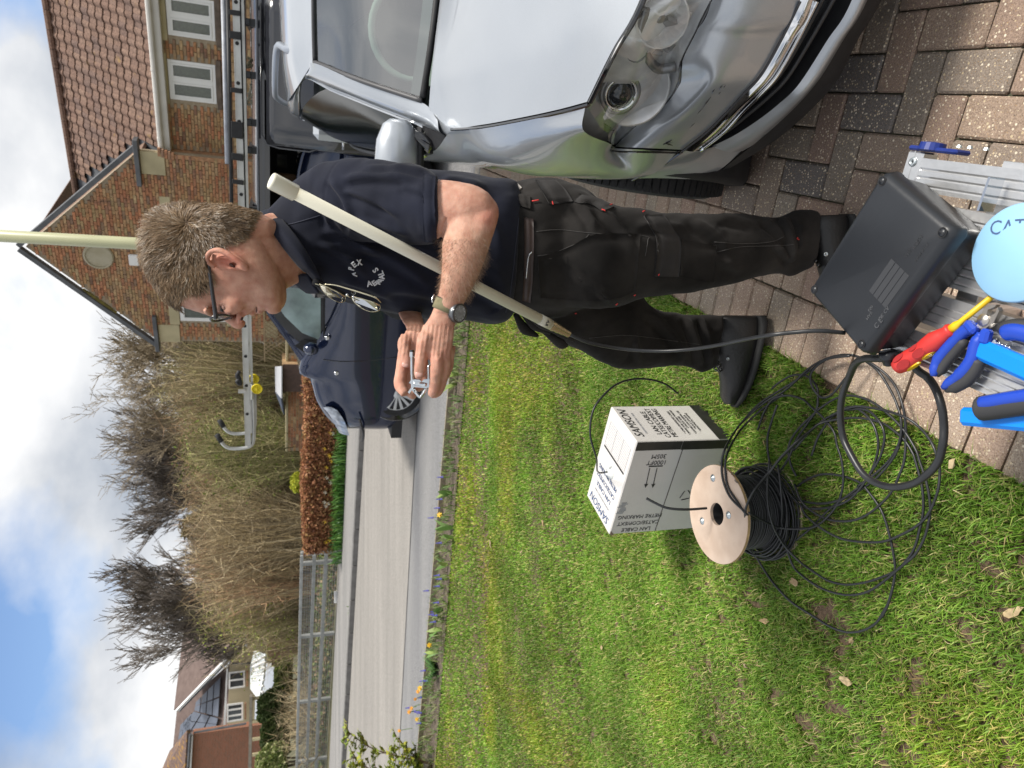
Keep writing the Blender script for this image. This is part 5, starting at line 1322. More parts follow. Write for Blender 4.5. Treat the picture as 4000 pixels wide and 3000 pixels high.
obj('reflector', lathe(bc - fw * .03, fw, [(.045, -.03), (.074, .0), (.088, .026), (.092, .034), (.086, .032), (.07, .006), (.04, -.02)], 40), M_LAMPIN, hl, True)
pc = lamp_pt(2420, 362, -.005) + fw * .016
obj('projector_ring', lathe(pc - fw * .02, fw, [(.05, -.02), (.053, .012), (.046, .016), (.040, .008), (.038, .0)], 36), M_LAMPDK, hl, True)
obj('projector_ring', lathe(pc - fw * .02, fw, [(.041, -.01), (.042, .020), (.037, .022), (.035, .010)], 36), M_CHR, hl, True)
obj('projector_lens', lathe(pc - fw * .018, fw, [(.036, .008), (.031, .019), (.02, .026), (.008, .029), (.0, .0295)], 32), mat('projector_glass', (.025, .028, .032), .06, coat=1, var=.1), hl, True)
obj('bezel', tube(spline([lamp_pt(2520, 30, -.02), lamp_pt(2500, 150, -.02), lamp_pt(2560, 262, -.02), lamp_pt(2640, 262, -.015)], 16), .012, 6), M_LAMPDK, hl, True)
obj('main_beam_bowl', lathe(lamp_pt(2570, 60, -.045), fw, [(.02, -.02), (.045, .01), (.062, .04), (.058, .04), (.04, .012), (.015, -.015)], 20), M_LAMPIN, hl)
obj('main_beam_bulb', lathe(lamp_pt(2570, 60, -.035), fw, [(.012, -.02), (.012, .02), (.0, .024)], 12), M_LAMPDK, hl)
obj('small_reflector', lathe(lamp_pt(2480, 190, -.03), fw, [(.01, -.02), (.02, .005), (.026, .02), (.02, .014)], 14), M_LAMPDK, hl)
obj('amber_bulb', lathe(lamp_pt(2520, 118, -.03), fw, [(.006, -.01), (.012, .0), (.010, .012), (0, .016)], 10), mat('amber', (.6, .14, .03), .3), hl)
for (X, Y, a, b) in ((2620, 90, .05, .03), (2600, 170, .04, .03), (2660, 40, .05, .02), (2560, 205, .03, .02)):
    p = lamp_pt(X, Y, -.03); obj('facet', box(p, (.01, a, b), Matrix.Rotation(X, 3, 'Z') @ Matrix.Rotation(Y * .3, 3, 'X')), M_LAMPDK if Y % 20 else M_LAMPIN, hl)
for i in range(9):
    f = i / 8; a = lamp_pt(2320 + 45 * f, 482 + 30 * f, -.01); b = lamp_pt(2352 + 60 * f, 520 + 22 * f, -.01) if False else lamp_pt(2350 + 50 * f, 470 + 38 * f, -.01)
    obj('indicator_rib', tube([a, b], .0022, 4), M_CHR, hl)
# wheels
def wheel(c, ax, r, w, par, spokes=0, steer=0, tread=True, n=48, rimmat=None):
    t = MB(); d, a, b = frame(ax)
    prof = [(r * .66, -w / 2), (r * .9, -w / 2 - .004), (r * .965, -w * .46), (r * .99, -w * .36), (r, -w * .2), (r, w * .2), (r * .99, w * .36), (r * .965, w * .46), (r * .9, w / 2 + .004), (r * .66, w / 2)]
    to = obj('tyre', lathe(c, ax, prof, n), M_RUB, par, True)
    if tread:
        tb = MB()
        for k in range(72):
            an = 2 * PI * k / 72; e = a * math.cos(an) + b * math.sin(an); tg = d.cross(e)
            for (o_, wd_) in ((-.33, .26), (.33, .26), (0, .16), (-.15, .1), (.15, .1)):
                R_ = Matrix((tg, d, e)).transposed(); tb.add(box(c + e * (r + .001) + d * (o_ * w) + tg * (r * .03 * (k % 2) * (abs(o_) < .2)), (r * .068, wd_ * w, .010), R_))
        obj('tread_blocks', tb.vf, M_RUB, to)
    rm = obj('wheel', lathe(c, ax, [(r * .67, -w * .35), (r * .67, w * .46), (r * .62, w * .48), (r * .60, w * .36), (r * .2, w * .30), (0.0, w * .30)], n), rimmat or M_SIL, par, True)
    return rm, to
cwp = W(.40, .80, .305); sdir = Vector((-CL.x, -CL.y, 0)); st = Matrix.Rotation(math.radians(-8), 3, 'Z') @ sdir
for (s, w_) in ((.40, .80), (2.95, .60), (.40, -.78), (2.95, -.60)):
    ax = (st if s < 1 and w_ > 0 else sdir) * (1 if w_ > 0 else -1)
    wheel(W(s, w_, .305), ax, .305, .20, car, tread=(s < 1 and w_ > 0))
obj('wheel_arch', lathe(W(.38, .62, .31), sdir, [(.30, -.02), (.375, .0), (.375, .24), (.36, .26)], 36), M_BLKP, car, True)
obj('underbody', obox(W(-.25, -.62, .19), CA, -CL, UZ, (4.0, 1.24, .12)), M_BLKP, car)
# door mirror
mc = W(*cs(1552, 585, .86)); mv = MB()
V_ = []; nseg = 18; rings = []
mdir = -CL; 
ms = [(-.11, .030, .035), (-.09, .055, .06), (-.03, .072, .082), (.05, .075, .086), (.10, .062, .072), (.125, .02, .03)]
for (o_, ra, rb) in ms:
    rings.append([mc + mdir * o_ + CA * (math.cos(2 * PI * k / nseg) * ra - .0 * o_) + UZ * (math.copysign(abs(math.sin(2 * PI * k / nseg)) ** .8, math.sin(2 * PI * k / nseg)) * rb) for k in range(nseg)])
def loft(rings, cap=True):
    V = [p for r in rings for p in r]; n = len(rings[0]); F = []
    for i in range(len(rings) - 1):
        for k in range(n): F.append((i * n + k, i * n + (k + 1) % n, (i + 1) * n + (k + 1) % n, (i + 1) * n + k))
    if cap: F.append(tuple(range(n))[::-1]); F.append(tuple(range((len(rings) - 1) * n, len(rings) * n)))
    return (V, F)
mir = obj('door_mirror', loft(rings), M_SIL, car, True)
obj('mirror_foot', tube([W(.78, .83, .99), mc + CL * .08 - UZ * .05, mc - UZ * .07 + mdir * .03], [.03, .026, .02], 8), M_BLKG, mir, True)
obj('mirror_base', obox(mc - mdir * .10 - UZ * .098 - CA * .05, mdir, CA, UZ, (.2, .09, .03), .012), M_BLKP, mir)
obj('side_repeater', lathe(W(*cs(1650, 602, .9)), -CL, [(.022, -.01), (.020, .008), (.01, .014), (0, .015)], 16), M_CHR, car, True)
# roof rail with raised front foot
rr = [cs(1176, 199, 1.62), cs(1120, 192, 1.75), cs(1082, 190, 1.95), Vector((2.4, .54, 1.565)), Vector((3.0, .53, 1.55)), Vector((3.4, .52, 1.50))]
obj('roof_rail', tube(spline([W(*p) for p in rr], 24), [.022] * 5 + [.017] * 19, 10), mat('rail_grey', (.33, .36, .41), .35, metal=.5, var=.05), car, True)
# interior: dashboard, steering wheel, seats, far windows
obj('dashboard', patch(lw([[(.72, -.62, .98), (.70, 0, .985), (.74, .60, .98)], [(.95, -.62, .985), (.93, 0, 1.0), (.95, .60, .985)], [(1.12, -.6, .90), (1.12, 0, .92), (1.12, .6, .90)]]), 12, 8), M_INTL, car, True)
obj('cabin_floor', obox(W(.9, -.7, .35), CA, -CL, UZ, (2.7, 1.4, .5)), M_INT, car)
for w_ in (-.37, .37):
    obj('seat', loft([[W(1.75 + .1 * math.cos(t) + s_, w_ + .22 * math.sin(t) * f_, z_) for t in [2 * PI * k / 14 for k in range(14)]] for (z_, f_, s_) in ((.8, 1, 0), (1.1, .95, .06), (1.22, .5, .1), (1.28, .45, .1), (1.36, .4, .1))]), M_INT, car, True)
sw = [W(1.12 + .05 * math.cos(t), .37 + .19 * math.sin(t), 1.02 + .17 * math.cos(t)) for t in [2 * PI * k / 30 for k in range(30)]]
obj('steering_wheel', tube(sw, .014, 8, closed=True), M_INTL, car, True)
obj('tail', obox(W(3.72, -.72, .35), CA, -CL, UZ, (.1, 1.44, .95), .04), M_SIL, car)
# ================================================================== black van behind
VD = Vector((-.9285, .3714, 0)); VN = Vector((-.3714, -.9285, 0)); VP = Vector((2.136, 6.676, 0))
M_VAN = paint('black_van_paint', (.016, .017, .022), .0, .18)
van = thing('black_van', 'black van with its side door open and a loaded roof rack, parked across the drive', 'van', VP)
def vp(X, Y, n=0.0): return isect_plane(X, Y, VP + VN * n, VN)
def va(X, Y): d = vp(X, Y) - VP; return d.dot(VD), d.z
def vpt(a, z, n=0.0): return VP + VD * a + UZ * z + VN * n
a_door0 = va(1400, 607)[0]; a_end = va(1300, 1130)[0]; aR = -3.0
prof = [(.28, .00), (.55, .045), (.9, .05), (1.15, .035), (1.45, -.03), (1.66, -.10), (1.74, -.16)]   # height, bulge
def van_side(name, a0, a1, z0, z1, m, n_=0.0, par=van):
    rows = []
    zs = [z0 + (z1 - z0) * i / 8 for i in range(9)]
    for z in zs: rows.append([vpt(a0 + (a1 - a0) * i / 3, z, lerp1([p[0] for p in prof], [p[1] for p in prof], z) + n_) for i in range(4)])
    o = obj(name, patch(rows, 8, 18), m, par, True); md = o.modifiers.new('t', 'SOLIDIFY'); md.thickness = .02; md.offset = -1
    return o
van_side('side_panel', aR, a_door0 - .55, .28, 1.70, M_VAN)
dr = van_side('sliding_door', a_door0 - 1.25, a_door0 - .02, .32, 1.64, M_VAN, .045)
# pressed panel outline on the sliding door
def vpz(a, z, n=0.0): return vpt(a, z, lerp1([p[0] for p in prof], [p[1] for p in prof], z) + n)
z_t = va(1019, 300)[1]; z_b = va(1258, 300)[1]; a_c = va(1150, 585)[0]
pr = [vpz(a_c - 1.15, z_t, .05), vpz(a_c - .10, z_t, .05), vpz(a_c - .02, z_t - .05, .05), vpz(a_c, z_t - .15, .05), vpz(a_c - .0, z_b + .1, .05), vpz(a_c - .03, z_b + .03, .05), vpz(a_c - .10, z_b, .05), vpz(a_c - 1.15, z_b, .05)]
obj('pressing', tube(pr, .009, 6), M_VAN, dr, True)
obj('door_edge', tube([vpz(a_door0 - .02, .34, .05), vpz(a_door0 - .02, 1.0, .05), vpz(a_door0 - .02, 1.62, .05)], .014, 6), M_VAN, dr, True)
hz = va(1338, 540); obj('door_handle', tube([vpz(hz[0] - .09, hz[1], .06), vpz(hz[0], hz[1] + .004, .095), vpz(hz[0] + .09, hz[1], .06)], .014, 8), M_CHR, dr, True)
obj('handle_recess', lathe(vpz(hz[0], hz[1] + .05, .045), VN, [(.05, 0), (.05, .012), (.04, .012), (0, .002)], 20), M_BLKG, dr)
rl = va(1275, 300)[1]; obj('door_rail', obox(vpz(-2.9, rl - .02, .0), VD, VN, UZ, (1.4, .05, .035)), M_BLKP, van)
van_side('front_side', a_end - .25, a_end, .28, 1.60, M_VAN)
van_side('sill', a_door0 - 1.2, a_end, .24, .42, M_VAN)
obj('door_header', obox(vpt(a_door0 - .05, 1.62, -.16), VD, VN, UZ, (a_end - a_door0 + .05, .05, .09)), M_BLKG, van)
# roof, rounded shoulders
rf = [[vpt(aR, z, n), vpt(-.5, z, n), vpt(a_end - .4, z, n), vpt(a_end + .15, z - .06, n)] for (z, n) in ((1.66, -.10), (1.71, -.13), (1.735, -.2), (1.78, -.5), (1.80, -.9), (1.78, -1.3), (1.71, -1.68), (1.6, -1.72))]
obj('roof', patch(rf, 16, 24), M_VAN, van, True)
obj('roof_strip', tube([vpt(aR, 1.725, -.145), vpt(a_end - .2, 1.722, -.145)], .012, 6), mat('roof_strip_grey', (.25, .26, .28), .4, var=.1), van)
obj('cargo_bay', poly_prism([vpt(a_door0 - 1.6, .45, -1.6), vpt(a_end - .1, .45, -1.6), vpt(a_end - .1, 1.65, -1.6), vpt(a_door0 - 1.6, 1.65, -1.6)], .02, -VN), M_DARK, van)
obj('cargo_floor', obox(vpt(a_door0 - 1.6, .42, -1.6), VD, VN, UZ, (2.8, 1.55, .04)), M_BLKP, van)
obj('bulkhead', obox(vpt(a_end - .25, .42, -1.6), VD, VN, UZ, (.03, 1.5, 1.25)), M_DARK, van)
M_SHELF = mat('ply_shelf', (.16, .09, .05), .8, var=.3, scale=10)
for (X, Y0, Y1) in ((1180, 640, 1000), (1300, 640, 1000)): 
    z = va(X, 800)[1] - .05; obj('shelf', obox(vpt(a_door0 + .05, z, -1.0), VD, VN, UZ, (1.0, .35, .02)), M_SHELF, van)
for (X, Y, r, h, m) in ((1090, 660, .07, .10, M_BLKP), (1130, 735, .05, .18, M_SHELF), (1160, 690, .08, .07, M_STONE), (1185, 640, .06, .12, M_BLKG)):
    a, z = va(X, Y); o = obj('tool_tub', lathe(vpt(a, z - .08, -.8), UZ, [(r * .9, 0), (r, h * .9), (r * 1.04, h)], 16), m, None, True); tag(o, {1090: 'black tub on the van\'s upper shelf', 1130: 'brown roll standing in the open van', 1160: 'pale tub in the dark van', 1185: 'shiny black tub by the van door edge'}[X], 'tub')
a, z = va(1052, 858); o = obj('brass_fitting', tube([vpt(a - .04, z, -.25), vpt(a + .02, z, -.25)], .018, 10), mat('brass', (.5, .42, .18), .3, metal=.9), None, True); tag(o, 'small brass coupler hanging in the open van door', 'fitting')
for a in (-2.3, a_end + .0):
    c = vpt(a, .31, -.12); wheel(c, VN, .315, .2, van, tread=False)
obj('underbody', obox(vpt(aR, .2, -1.6), VD, VN, UZ, (a_end - aR, 1.5, .1)), M_BLKP, van)
obj('front', obox(vpt(a_end, .3, -1.65), VD, VN, UZ, (.12, 1.6, .95), .05), M_VAN, van)
obj('rear_side', obox(vpt(aR, .3, -1.7), VD, VN, UZ, (a_end - aR, .04, 1.35)), M_VAN, van)
# roof rack (part of the van)
zk = lambda X, Y: va(X, Y)[1]
M_RACK = mat('rack_black', (.02, .022, .026), .45, var=.2)
zr0 = zk(958, 100)
obj('rack_rail', obox(vpt(aR, zr0 - .0, -.15), VD, VN, UZ, (a_end - aR + .2, .03, .045)), M_RACK, van)
obj('rack_rail', obox(vpt(aR, zr0 - .06, -.5), VD, VN, UZ, (a_end - aR + .1, .03, .03)), M_RACK, van)
for Y in (80, 290, 480, 590, 830, 1010):
    a = va(960, Y)[0]; obj('rack_foot', obox(vpt(a - .03, 1.70, -.22), VD, VN, UZ, (.06, .08, zr0 - 1.70 + .01)), M_RACK, van)
    obj('rack_bar', obox(vpt(a - .02, zr0 - .03, -1.5), VD, VN, UZ, (.04, 1.4, .03)), M_RACK, van)
# ladder on the rack, sticking out past the van's front
M_ALU = mat('worn_aluminium', (.55, .55, .53), .45, metal=.75, var=.12, scale=6, bump=.1)
a0, z0_ = va(918, -60); a1, z1_ = va(968, 1755); ld = (vpt(a1, z1_) - vpt(a0, z0_)); LL = ld.length; ld.normalize(); lu = ld.cross(VN); lu = lu if lu.z > 0 else -lu
lad = thing('ladder', 'long aluminium ladder tied on the van roof, hooks and yellow wheels at one end', 'ladder', vpt(a0, z0_))
L0_ = vpt(a0, z0_, -.1)
for k, off in enumerate((0, -.36)):
    obj('stile', obox(L0_ + VN * off - lu * .028, ld, VN, lu, (LL, .026, .056), .003), M_ALU, lad)
    obj('stile_flange', obox(L0_ + VN * (off + .027) - lu * .028, ld, VN, lu, (LL, .006, .008)), M_ALU, lad)
    obj('stile_flange', obox(L0_ + VN * (off + .027) + lu * .020, ld, VN, lu, (LL, .006, .008)), M_ALU, lad)
nr = int(LL / .315)
for i in range(nr):
    c = L0_ + ld * (.12 + i * .315); obj('rung', cyl(c + VN * .034, c - VN * .36, .016, 10), M_ALU, lad)
    obj('rung_end', lathe(c + VN * .034, VN, [(.016, 0), (.012, .002), (0, .001)], 12), M_DARK, lad)
# second section underneath, visible as a thinner grey rail
obj('lower_stile', obox(L0_ + VN * -.02 - lu * .062, ld, VN, lu, (LL * .985, .022, .022)), M_ALU, lad)
# hooks
for k, (Yh, off) in enumerate(((1800, .0), (1745, -.36))):
    e = L0_ + ld * (LL - .05 + (.0 if k == 0 else .0)) + VN * off - lu * .06
    P = [e - ld * .55, e - ld * .1, e + ld * .04 + lu * .02, e + ld * .08 + lu * .08, e + ld * .085 + lu * .22, e + ld * .05 + lu * .29, e - ld * .02 + lu * .33]
    obj('hook', tube(spline(P, 22), .019, 8), M_ALU, lad, True)
    obj('hook_tip', cyl(P[-1] + ld * .02 - lu * .01, P[-1] - ld * .06 + lu * .03, .026, 10), M_RUB, lad, True)
M_YW = mat('wheel_yellow', (.75, .60, .01), .45, var=.05)
for k, (X, Y, off) in enumerate(((1004, 1519, .06), (992, 1480, -.22))):
    c = isect_plane(X, Y, VP + VN * (off - .1), VN)
    obj('roof_wheel', lathe(c, VN, [(.052, -.012), (.055, 0), (.052, .012), (.046, .012), (.044, .004), (.012, .004), (.012, .014), (0, .014)], 24), M_YW, lad, True)
    for j in range(8):
        an = j * PI / 4; e = ld * math.cos(an) + lu * math.sin(an); obj('wheel_spoke', cyl(c + e * .01 + VN * .006, c + e * .045 + VN * .006, .004, 4), M_YW, lad)
    q = isect_plane(978, 1500 + 20 * k, VP + VN * (off - .12), VN); obj('wheel_bracket', tube([isect_plane(983, 1560 - 60 * k, VP + VN * (off - .13), VN), isect_plane(985, 1500 + 15 * k, VP + VN * (off - .13), VN), c - VN * .014], .014, 6), M_ALU, lad)
obj('clamp', obox(isect_plane(960, 1520, VP + VN * -.06, VN), ld, VN, lu, (.025, .05, .07)), M_ALU, lad)
o = obj('strap_bundle', tube(spline([isect_plane(X, Y, VP + VN * -.08, VN) for X, Y in ((935, 1450), (925, 1470), (938, 1480), (925, 1490), (940, 1500), (930, 1465))], 20), .02, 6), M_BLKP, None, True); tag(o, 'black strap bundle knotted on top of the ladder above the yellow wheels', 'strap')
# tubes lashed above the ladder
def along(X0, Y0, X1, Y1, off, r, m, name, lab, cat):
    o = obj(name, tube([isect_plane(X0, Y0, VP + VN * off, VN), isect_plane(X1, Y1, VP + VN * off, VN)], r, 12), m, None, True); tag(o, lab, cat); return o
along(889, -60, 905, 795, -.12, .017, M_BLKP, 'black_pipe', 'thin black pipe lying on the ladder over the van', 'pipe')
along(871, -60, 889, 640, -.2, .022, mat('grey_conduit', (.36, .38, .42), .5, var=.2, scale=12, bump=.3), 'conduit', 'grey corrugated conduit lying above the black pipe on the van', 'conduit')
for i, (Y, w_) in enumerate(((47, .02), (135, .03), (350, .02), (505, .07), (610, .03), (708, .02))):
    p0 = isect_plane(893 + Y * .02, Y, VP + VN * -.06, VN); p1 = isect_plane(938 + Y * .02, Y + 6, VP + VN * -.06, VN)
    d = (p1 - p0); o = obj('strap', obox(p0 - VD * w_, VD, VN, d.normalized(), (w_ * 2, .012, d.length), .003), M_BLKP); tag(o, 'black strap around the ladder, ' + ['nearest the picture\'s top edge', 'second from the picture\'s top edge', 'third from the top edge, narrow', 'broad clamp pad in the middle of the van', 'just past the broad clamp pad', 'closest to the man\'s head'][i], 'strap', 'straps tying the ladder to the rack')
o = obj('rope_coil', tube(spline([isect_plane(X, Y, VP + VN * -.2, VN) for X, Y in ((965, 225), (985, 235), (970, 245), (985, 255), (965, 262), (983, 230), (968, 250))], 30), .012, 5), mat('rope', (.20, .18, .12), .9, var=.3, scale=40), None, True); tag(o, 'coiled dark rope between rack and roof of the van, upper one', 'rope')
o = obj('rope_coil', tube(spline([isect_plane(X, Y, VP + VN * -.2, VN) for X, Y in ((965, 365), (985, 372), (968, 385), (984, 400), (966, 405), (980, 340), (975, 330))], 30), .010, 5), mat('rope_pale', (.45, .42, .34), .9, var=.3, scale=40), None, True); tag(o, 'pale rope knot between rack and roof of the van, lower one', 'rope')
# ================================================================== dark hatchback on the road
M_NAVY = paint('navy_black_paint', (.012, .020, .055), .35, .15)
HC = G(1642, 1535); hdir = Vector((-.9285, .3714, 0)); hnn = Vector((-.3714, -.9285, 0))
hat = thing('dark_hatchback', 'dark blue-black hatchback parked on the road facing left, partly behind the man', 'car', HC)
HPn = HC + hnn * .03
def hx(X, Y, n=0.0): return isect_plane(X, Y, HPn + hnn * n, hnn)
def ha(X, Y, n=0.0): d = hx(X, Y, n) - HPn; return d.dot(hdir), d.z
def hpt(a, z, n=0.0): return HPn + hdir * a + UZ * z + hnn * n
af = ha(1420, 1722)[0]
print('hatch front a', af, 'bonnet', ha(1244, 1604), ha(1293, 1680), 'pillar', ha(1168, 1425), ha(1081, 1300), 'win', ha(1260, 1332))
zb0 = ha(1217, 1501)[1]
# stations along the car: a, side inset, sill z, belt z, top z at edge, top centre z
stn = []
wid = 1.62
for (a, ins, z0, zs, zt) in ((af, .42, .28, .45, .60), (af - .05, .22, .22, .50, ha(1331, 1701)[1]), (af - .16, .10, .2, .58, ha(1293, 1680)[1]), (af - .42, .03, .2, .66, ha(1244, 1604)[1]), (ha(1217, 1501)[0], .0, .2, .74, ha(1217, 1501)[1]), (ha(1168, 1425)[0] + .05, 0, .2, .8, ha(1175, 1435)[1]), (-1.1, 0, .2, .84, .97), (-1.9, 0, .2, .86, 1.0), (-2.5, .02, .22, .88, 1.0), (-2.95, .10, .28, .86, .98), (-3.1, .3, .34, .7, .8)):
    r_ = []
    for (n_, z) in ((-ins - .03, z0), (-ins + .01, z0 + .1), (-ins + .03, (z0 + zs) / 2), (-ins + .025, zs), (-ins - .01, zs + (zt - zs) * .6), (-ins - .09, zt - .015), (-ins - .25, zt + .01), (-wid / 2, zt + .035), (-wid + ins + .25, zt + .01), (-wid + ins + .05, zt - .03), (-wid + ins, zs), (-wid + ins + .03, z0)):
        r_.append(hpt(a, z, n_))
    stn.append(r_)
obj('body', patch(stn, 40, 50), M_NAVY, hat, True)
# cabin
ap = ha(1168, 1425)[0]; zr_ = 1.44
cabs = []
for (a, z) in ((ha(1225, 1500)[0] + .02, ha(1222, 1500)[1] - .02), ha(1168, 1425), ha(1120, 1355), ha(1081, 1300), ha(1040, 1215), (-1.15, 1.40), (-1.9, 1.41), (-2.5, 1.33), (-2.85, 1.1), (-2.97, .95)):
    cabs.append([hpt(a, .92, -.06), hpt(a, (z + .92) / 2, -.10), hpt(a, z - .03, -.17), hpt(a, z + .0, -.24), hpt(a, z + .03, -wid / 2), hpt(a, z, -wid + .24), hpt(a, .92, -wid + .06)])
obj('cabin', patch(cabs, 26, 40), M_NAVY, hat, True)
def hpoly(pts, n, t, m, name, par=hat): return obj(name, poly_prism([hx(X, Y, n) for X, Y in pts], t, hnn), m, par)
hpoly([(1262, 1120), (1262, 1340), (1254, 1372), (1228, 1372), (1160, 1330), (1100, 1270), (1050, 1205), (1040, 1120)], -.088, .012, M_SEAL, 'window_frame')
gl = hpoly([(1252, 1120), (1253, 1330), (1180, 1300), (1112, 1235), (1075, 1180), (1060, 1120)], -.07, .004, mat('hatch_glass', (.30, .40, .42), .06, var=.5, scale=3, coat=1), 'side_window')
hpoly([(1254, 1337), (1252, 1385), (1205, 1388), (1150, 1350), (1190, 1325)], -.07, .006, M_BLKP, 'quarter_panel')
hpoly([(1268, 1120), (1268, 1400), (1262, 1400), (1262, 1120)], -.06, .02, M_BLKP, 'belt_trim')
hm = hx(1215, 1368, .10)
mr = obj('door_mirror', loft([[hm + hdir * (.5 * rr_ * math.cos(2 * PI * k / 14) - .02) + UZ * rr_ * .62 * math.sin(2 * PI * k / 14) + hnn * o_ for k in range(14)] for (o_, rr_) in ((-.10, .06), (-.06, .11), (.0, .13), (.05, .12), (.085, .05))]), M_NAVY, hat, True)
wc = hx(1552, 1535, -.02); wr = .295
rim, ty = wheel(wc - hnn * .09, hnn, wr, .19, hat, tread=False, rimmat=M_BLKP)
M_ALLOY = mat('alloy_silver', (.60, .61, .62), .38, metal=.25, var=.05)
obj('rim_edge', lathe(wc - hnn * .0, hnn, [(.215, -.02), (.22, .004), (.205, .008), (.20, -.015)], 40), M_ALLOY, rim, True)
for k in range(15):
    an = 2 * PI * k / 15 + .1; e = hdir * math.cos(an) + UZ * math.sin(an); tg = hnn.cross(e)
    q = wc + hnn * .002; obj('spoke', poly_prism([q + e * .05 + tg * .011, q + e * .05 - tg * .011, q + e * .205 - tg * .017, q + e * .205 + tg * .017], .012, hnn), M_ALLOY, rim)
obj('hub', lathe(wc, hnn, [(.06, -.01), (.062, .014), (.05, .02), (.025, .022), (.022, .026), (0, .027)], 24), M_ALLOY, rim, True)
obj('wheel_arch', lathe(wc - hnn * .055, hnn, [(.30, -.1), (.345, .0), (.352, .046), (.338, .05), (.32, .03)], 40), M_BLKG, hat, True)
wheel(hpt(-2.35, .305, -.11), hnn, wr, .19, hat, tread=False)
# door shut line, sill line, handle, repeater, lamp, rubbing strip
obj('shut_line', tube(spline([hx(1262, 1405, -.002), hx(1330, 1412, .022), hx(1440, 1408, .03), hx(1560, 1395, .02)], 14), .004, 4), M_BLKG, hat)
for (X, Y) in ((1314, 1457),): obj('side_repeater', lathe(hx(X, Y, .012), hnn, [(.026, 0), (.026, .012), (.018, .018), (0, .02)], 18), M_CHR, hat, True)
obj('door_handle', lathe(hx(1278, 1318, .0), hnn, [(.03, 0), (.028, .02), (.015, .03), (0, .032)], 16), M_CHR, hat, True)
lh = [hx(1268, 1590, -.08), hx(1310, 1600, -.0), hx(1350, 1640, -.02), hx(1348, 1690, -.14), hx(1300, 1682, -.22), hx(1268, 1625, -.16)]
obj('headlight', patch([[hx(1262, 1592, -.07), hx(1290, 1625, -.09), hx(1325, 1690, -.26)], [hx(1290, 1590, .01), hx(1315, 1635, -.02), hx(1345, 1698, -.22)], [hx(1318, 1603, .02), hx(1345, 1645, .0), hx(1365, 1702, -.2)]], 10, 8), mat('lamp_bright', (.34, .37, .42), .12, metal=.5, var=.5, scale=14), hat, True)
obj('bumper_strip', tube(spline([hx(1405, 1640, .04), hx(1420, 1690, -.02), hx(1418, 1716, -.16), hx(1416, 1722, -.4)], 14), .014, 6), M_BLKP, hat, True)
obj('front_grille', obox(hpt(af - .01, .40, -1.3), hdir, hnn, UZ, (.03, .95, .16), .01), M_BLKP, hat)
obj('underbody', obox(hpt(-3.0, .17, -wid + .1), hdir, hnn, UZ, (3.6, wid - .2, .12)), M_BLKP, hat)
# black and white soft toy on the car's shelf
o = obj('soft_toy', loft([[hx(1172, 1128, -.35) + hdir * r * math.cos(2 * PI * k / 12) + UZ * (r * math.sin(2 * PI * k / 12)) + hnn * o_ for k in range(12)] for (o_, r) in ((-.06, .03), (-.03, .07), (.02, .075), (.06, .03))]), M_WPVC, None, True); tag(o, 'small black and white toy seen through the dark hatchback\'s window', 'toy')
# ================================================================== cable box
M_CARD = mat('white_carton', (.60, .58, .56), .7, var=.05, scale=5, bump=.15, bscale=20)
M_CARDB = mat('carton_black_print', (.022, .021, .022), .5, var=.3, scale=30)
M_INK = mat('black_ink', (.03, .03, .032), .6, var=.1)
M_INKB = mat('blue_ink', (.05, .09, .20), .6, var=.1)
M_INKG = mat('grey_ink', (.30, .31, .34), .6, var=.1)
HB = .385
FR = G(2493, 1726, HB); FLc = G(2384, 2089, HB); BR = G(2387, 1604, HB)
e1 = (FR - FLc); e1.z = 0; wB = e1.length; e1.normalize(); e2 = Vector((-e1.y, e1.x, 0)); dB = max(.2, (BR - FR).dot(e2)); print('box', wB, dB, (BR - FR).dot(e1))
bo = Vector((FLc.x, FLc.y, .006))
bx = thing('cable_box', 'white cardboard cable box with black printing standing on the lawn behind the drum', 'box', bo + e1 * wB / 2 + e2 * dB / 2)
obj('carton', obox(bo, e1, e2, UZ, (wB, dB, HB), .004), M_CARD, bx)
def fpt3(x, z, n=.0012): return bo + e1 * x + UZ * z - e2 * n          # front face
def rpt(y, z, n=.0012): return bo + e1 * (wB + n) + e2 * y + UZ * z      # right face
def tpt(x, y, n=.0012): return bo + e1 * x + e2 * y + UZ * (HB + n)      # top face
def onf(X, Y, z=None):
    p = isect_plane(X, Y, bo, -e2) - bo; return p.dot(e1), p.z
def onr(X, Y): p = isect_plane(X, Y, bo + e1 * wB, e1) - bo; return p.dot(e2), p.z
def ont(X, Y): p = G(X, Y, HB + .006) - bo; return p.dot(e1), p.dot(e2)
obj('black_band', obox(fpt3(wB - .038, .002, .0015), e1, -e2, UZ, (.037, .001, HB * .52)), M_CARDB, bx)
obj('black_band', obox(fpt3(wB - .036, HB * .53, .0015), e1, -e2, UZ, (.035, .001, HB * .46)), M_CARDB, bx)
obj('black_band', obox(rpt(.002, .002, .001), e2, e1, UZ, (dB - .004, .001, .055)), M_CARDB, bx)
obj('tape_seam', obox(fpt3(.001, HB * .5, .0008), e1, -e2, UZ, (wB - .002, .0006, .0035)), mat('seam_shadow', (.12, .11, .10), .8), bx)
def put(s, size, at, rd, up, m, sh=0.0, par=bx, sx=1.0, bold=False): obj('lettering', text_vf(s, size, at, rd, up, .0003, shear=sh, sx=sx, bold=bold), m, par)
for s, X, Y, sz in (('METRE MARKING', 2500, 2016, .0235), ('CAT5E/COP/EXT', 2493, 2041, .0235), ('LAN CABLE', 2484, 2066, .0235), ('1000FT', 2565, 1806, .026), ('305M', 2574, 1782, .026)):
    x, z = onf(X, Y); put(s, sz, fpt3(x, z), UZ, -e1, M_INK)
x, z = onf(2561, 1821); obj('print_bar', obox(fpt3(x - .002, z - .028, .001), e1, -e2, UZ, (.005, .0005, .056)), M_INK, bx)
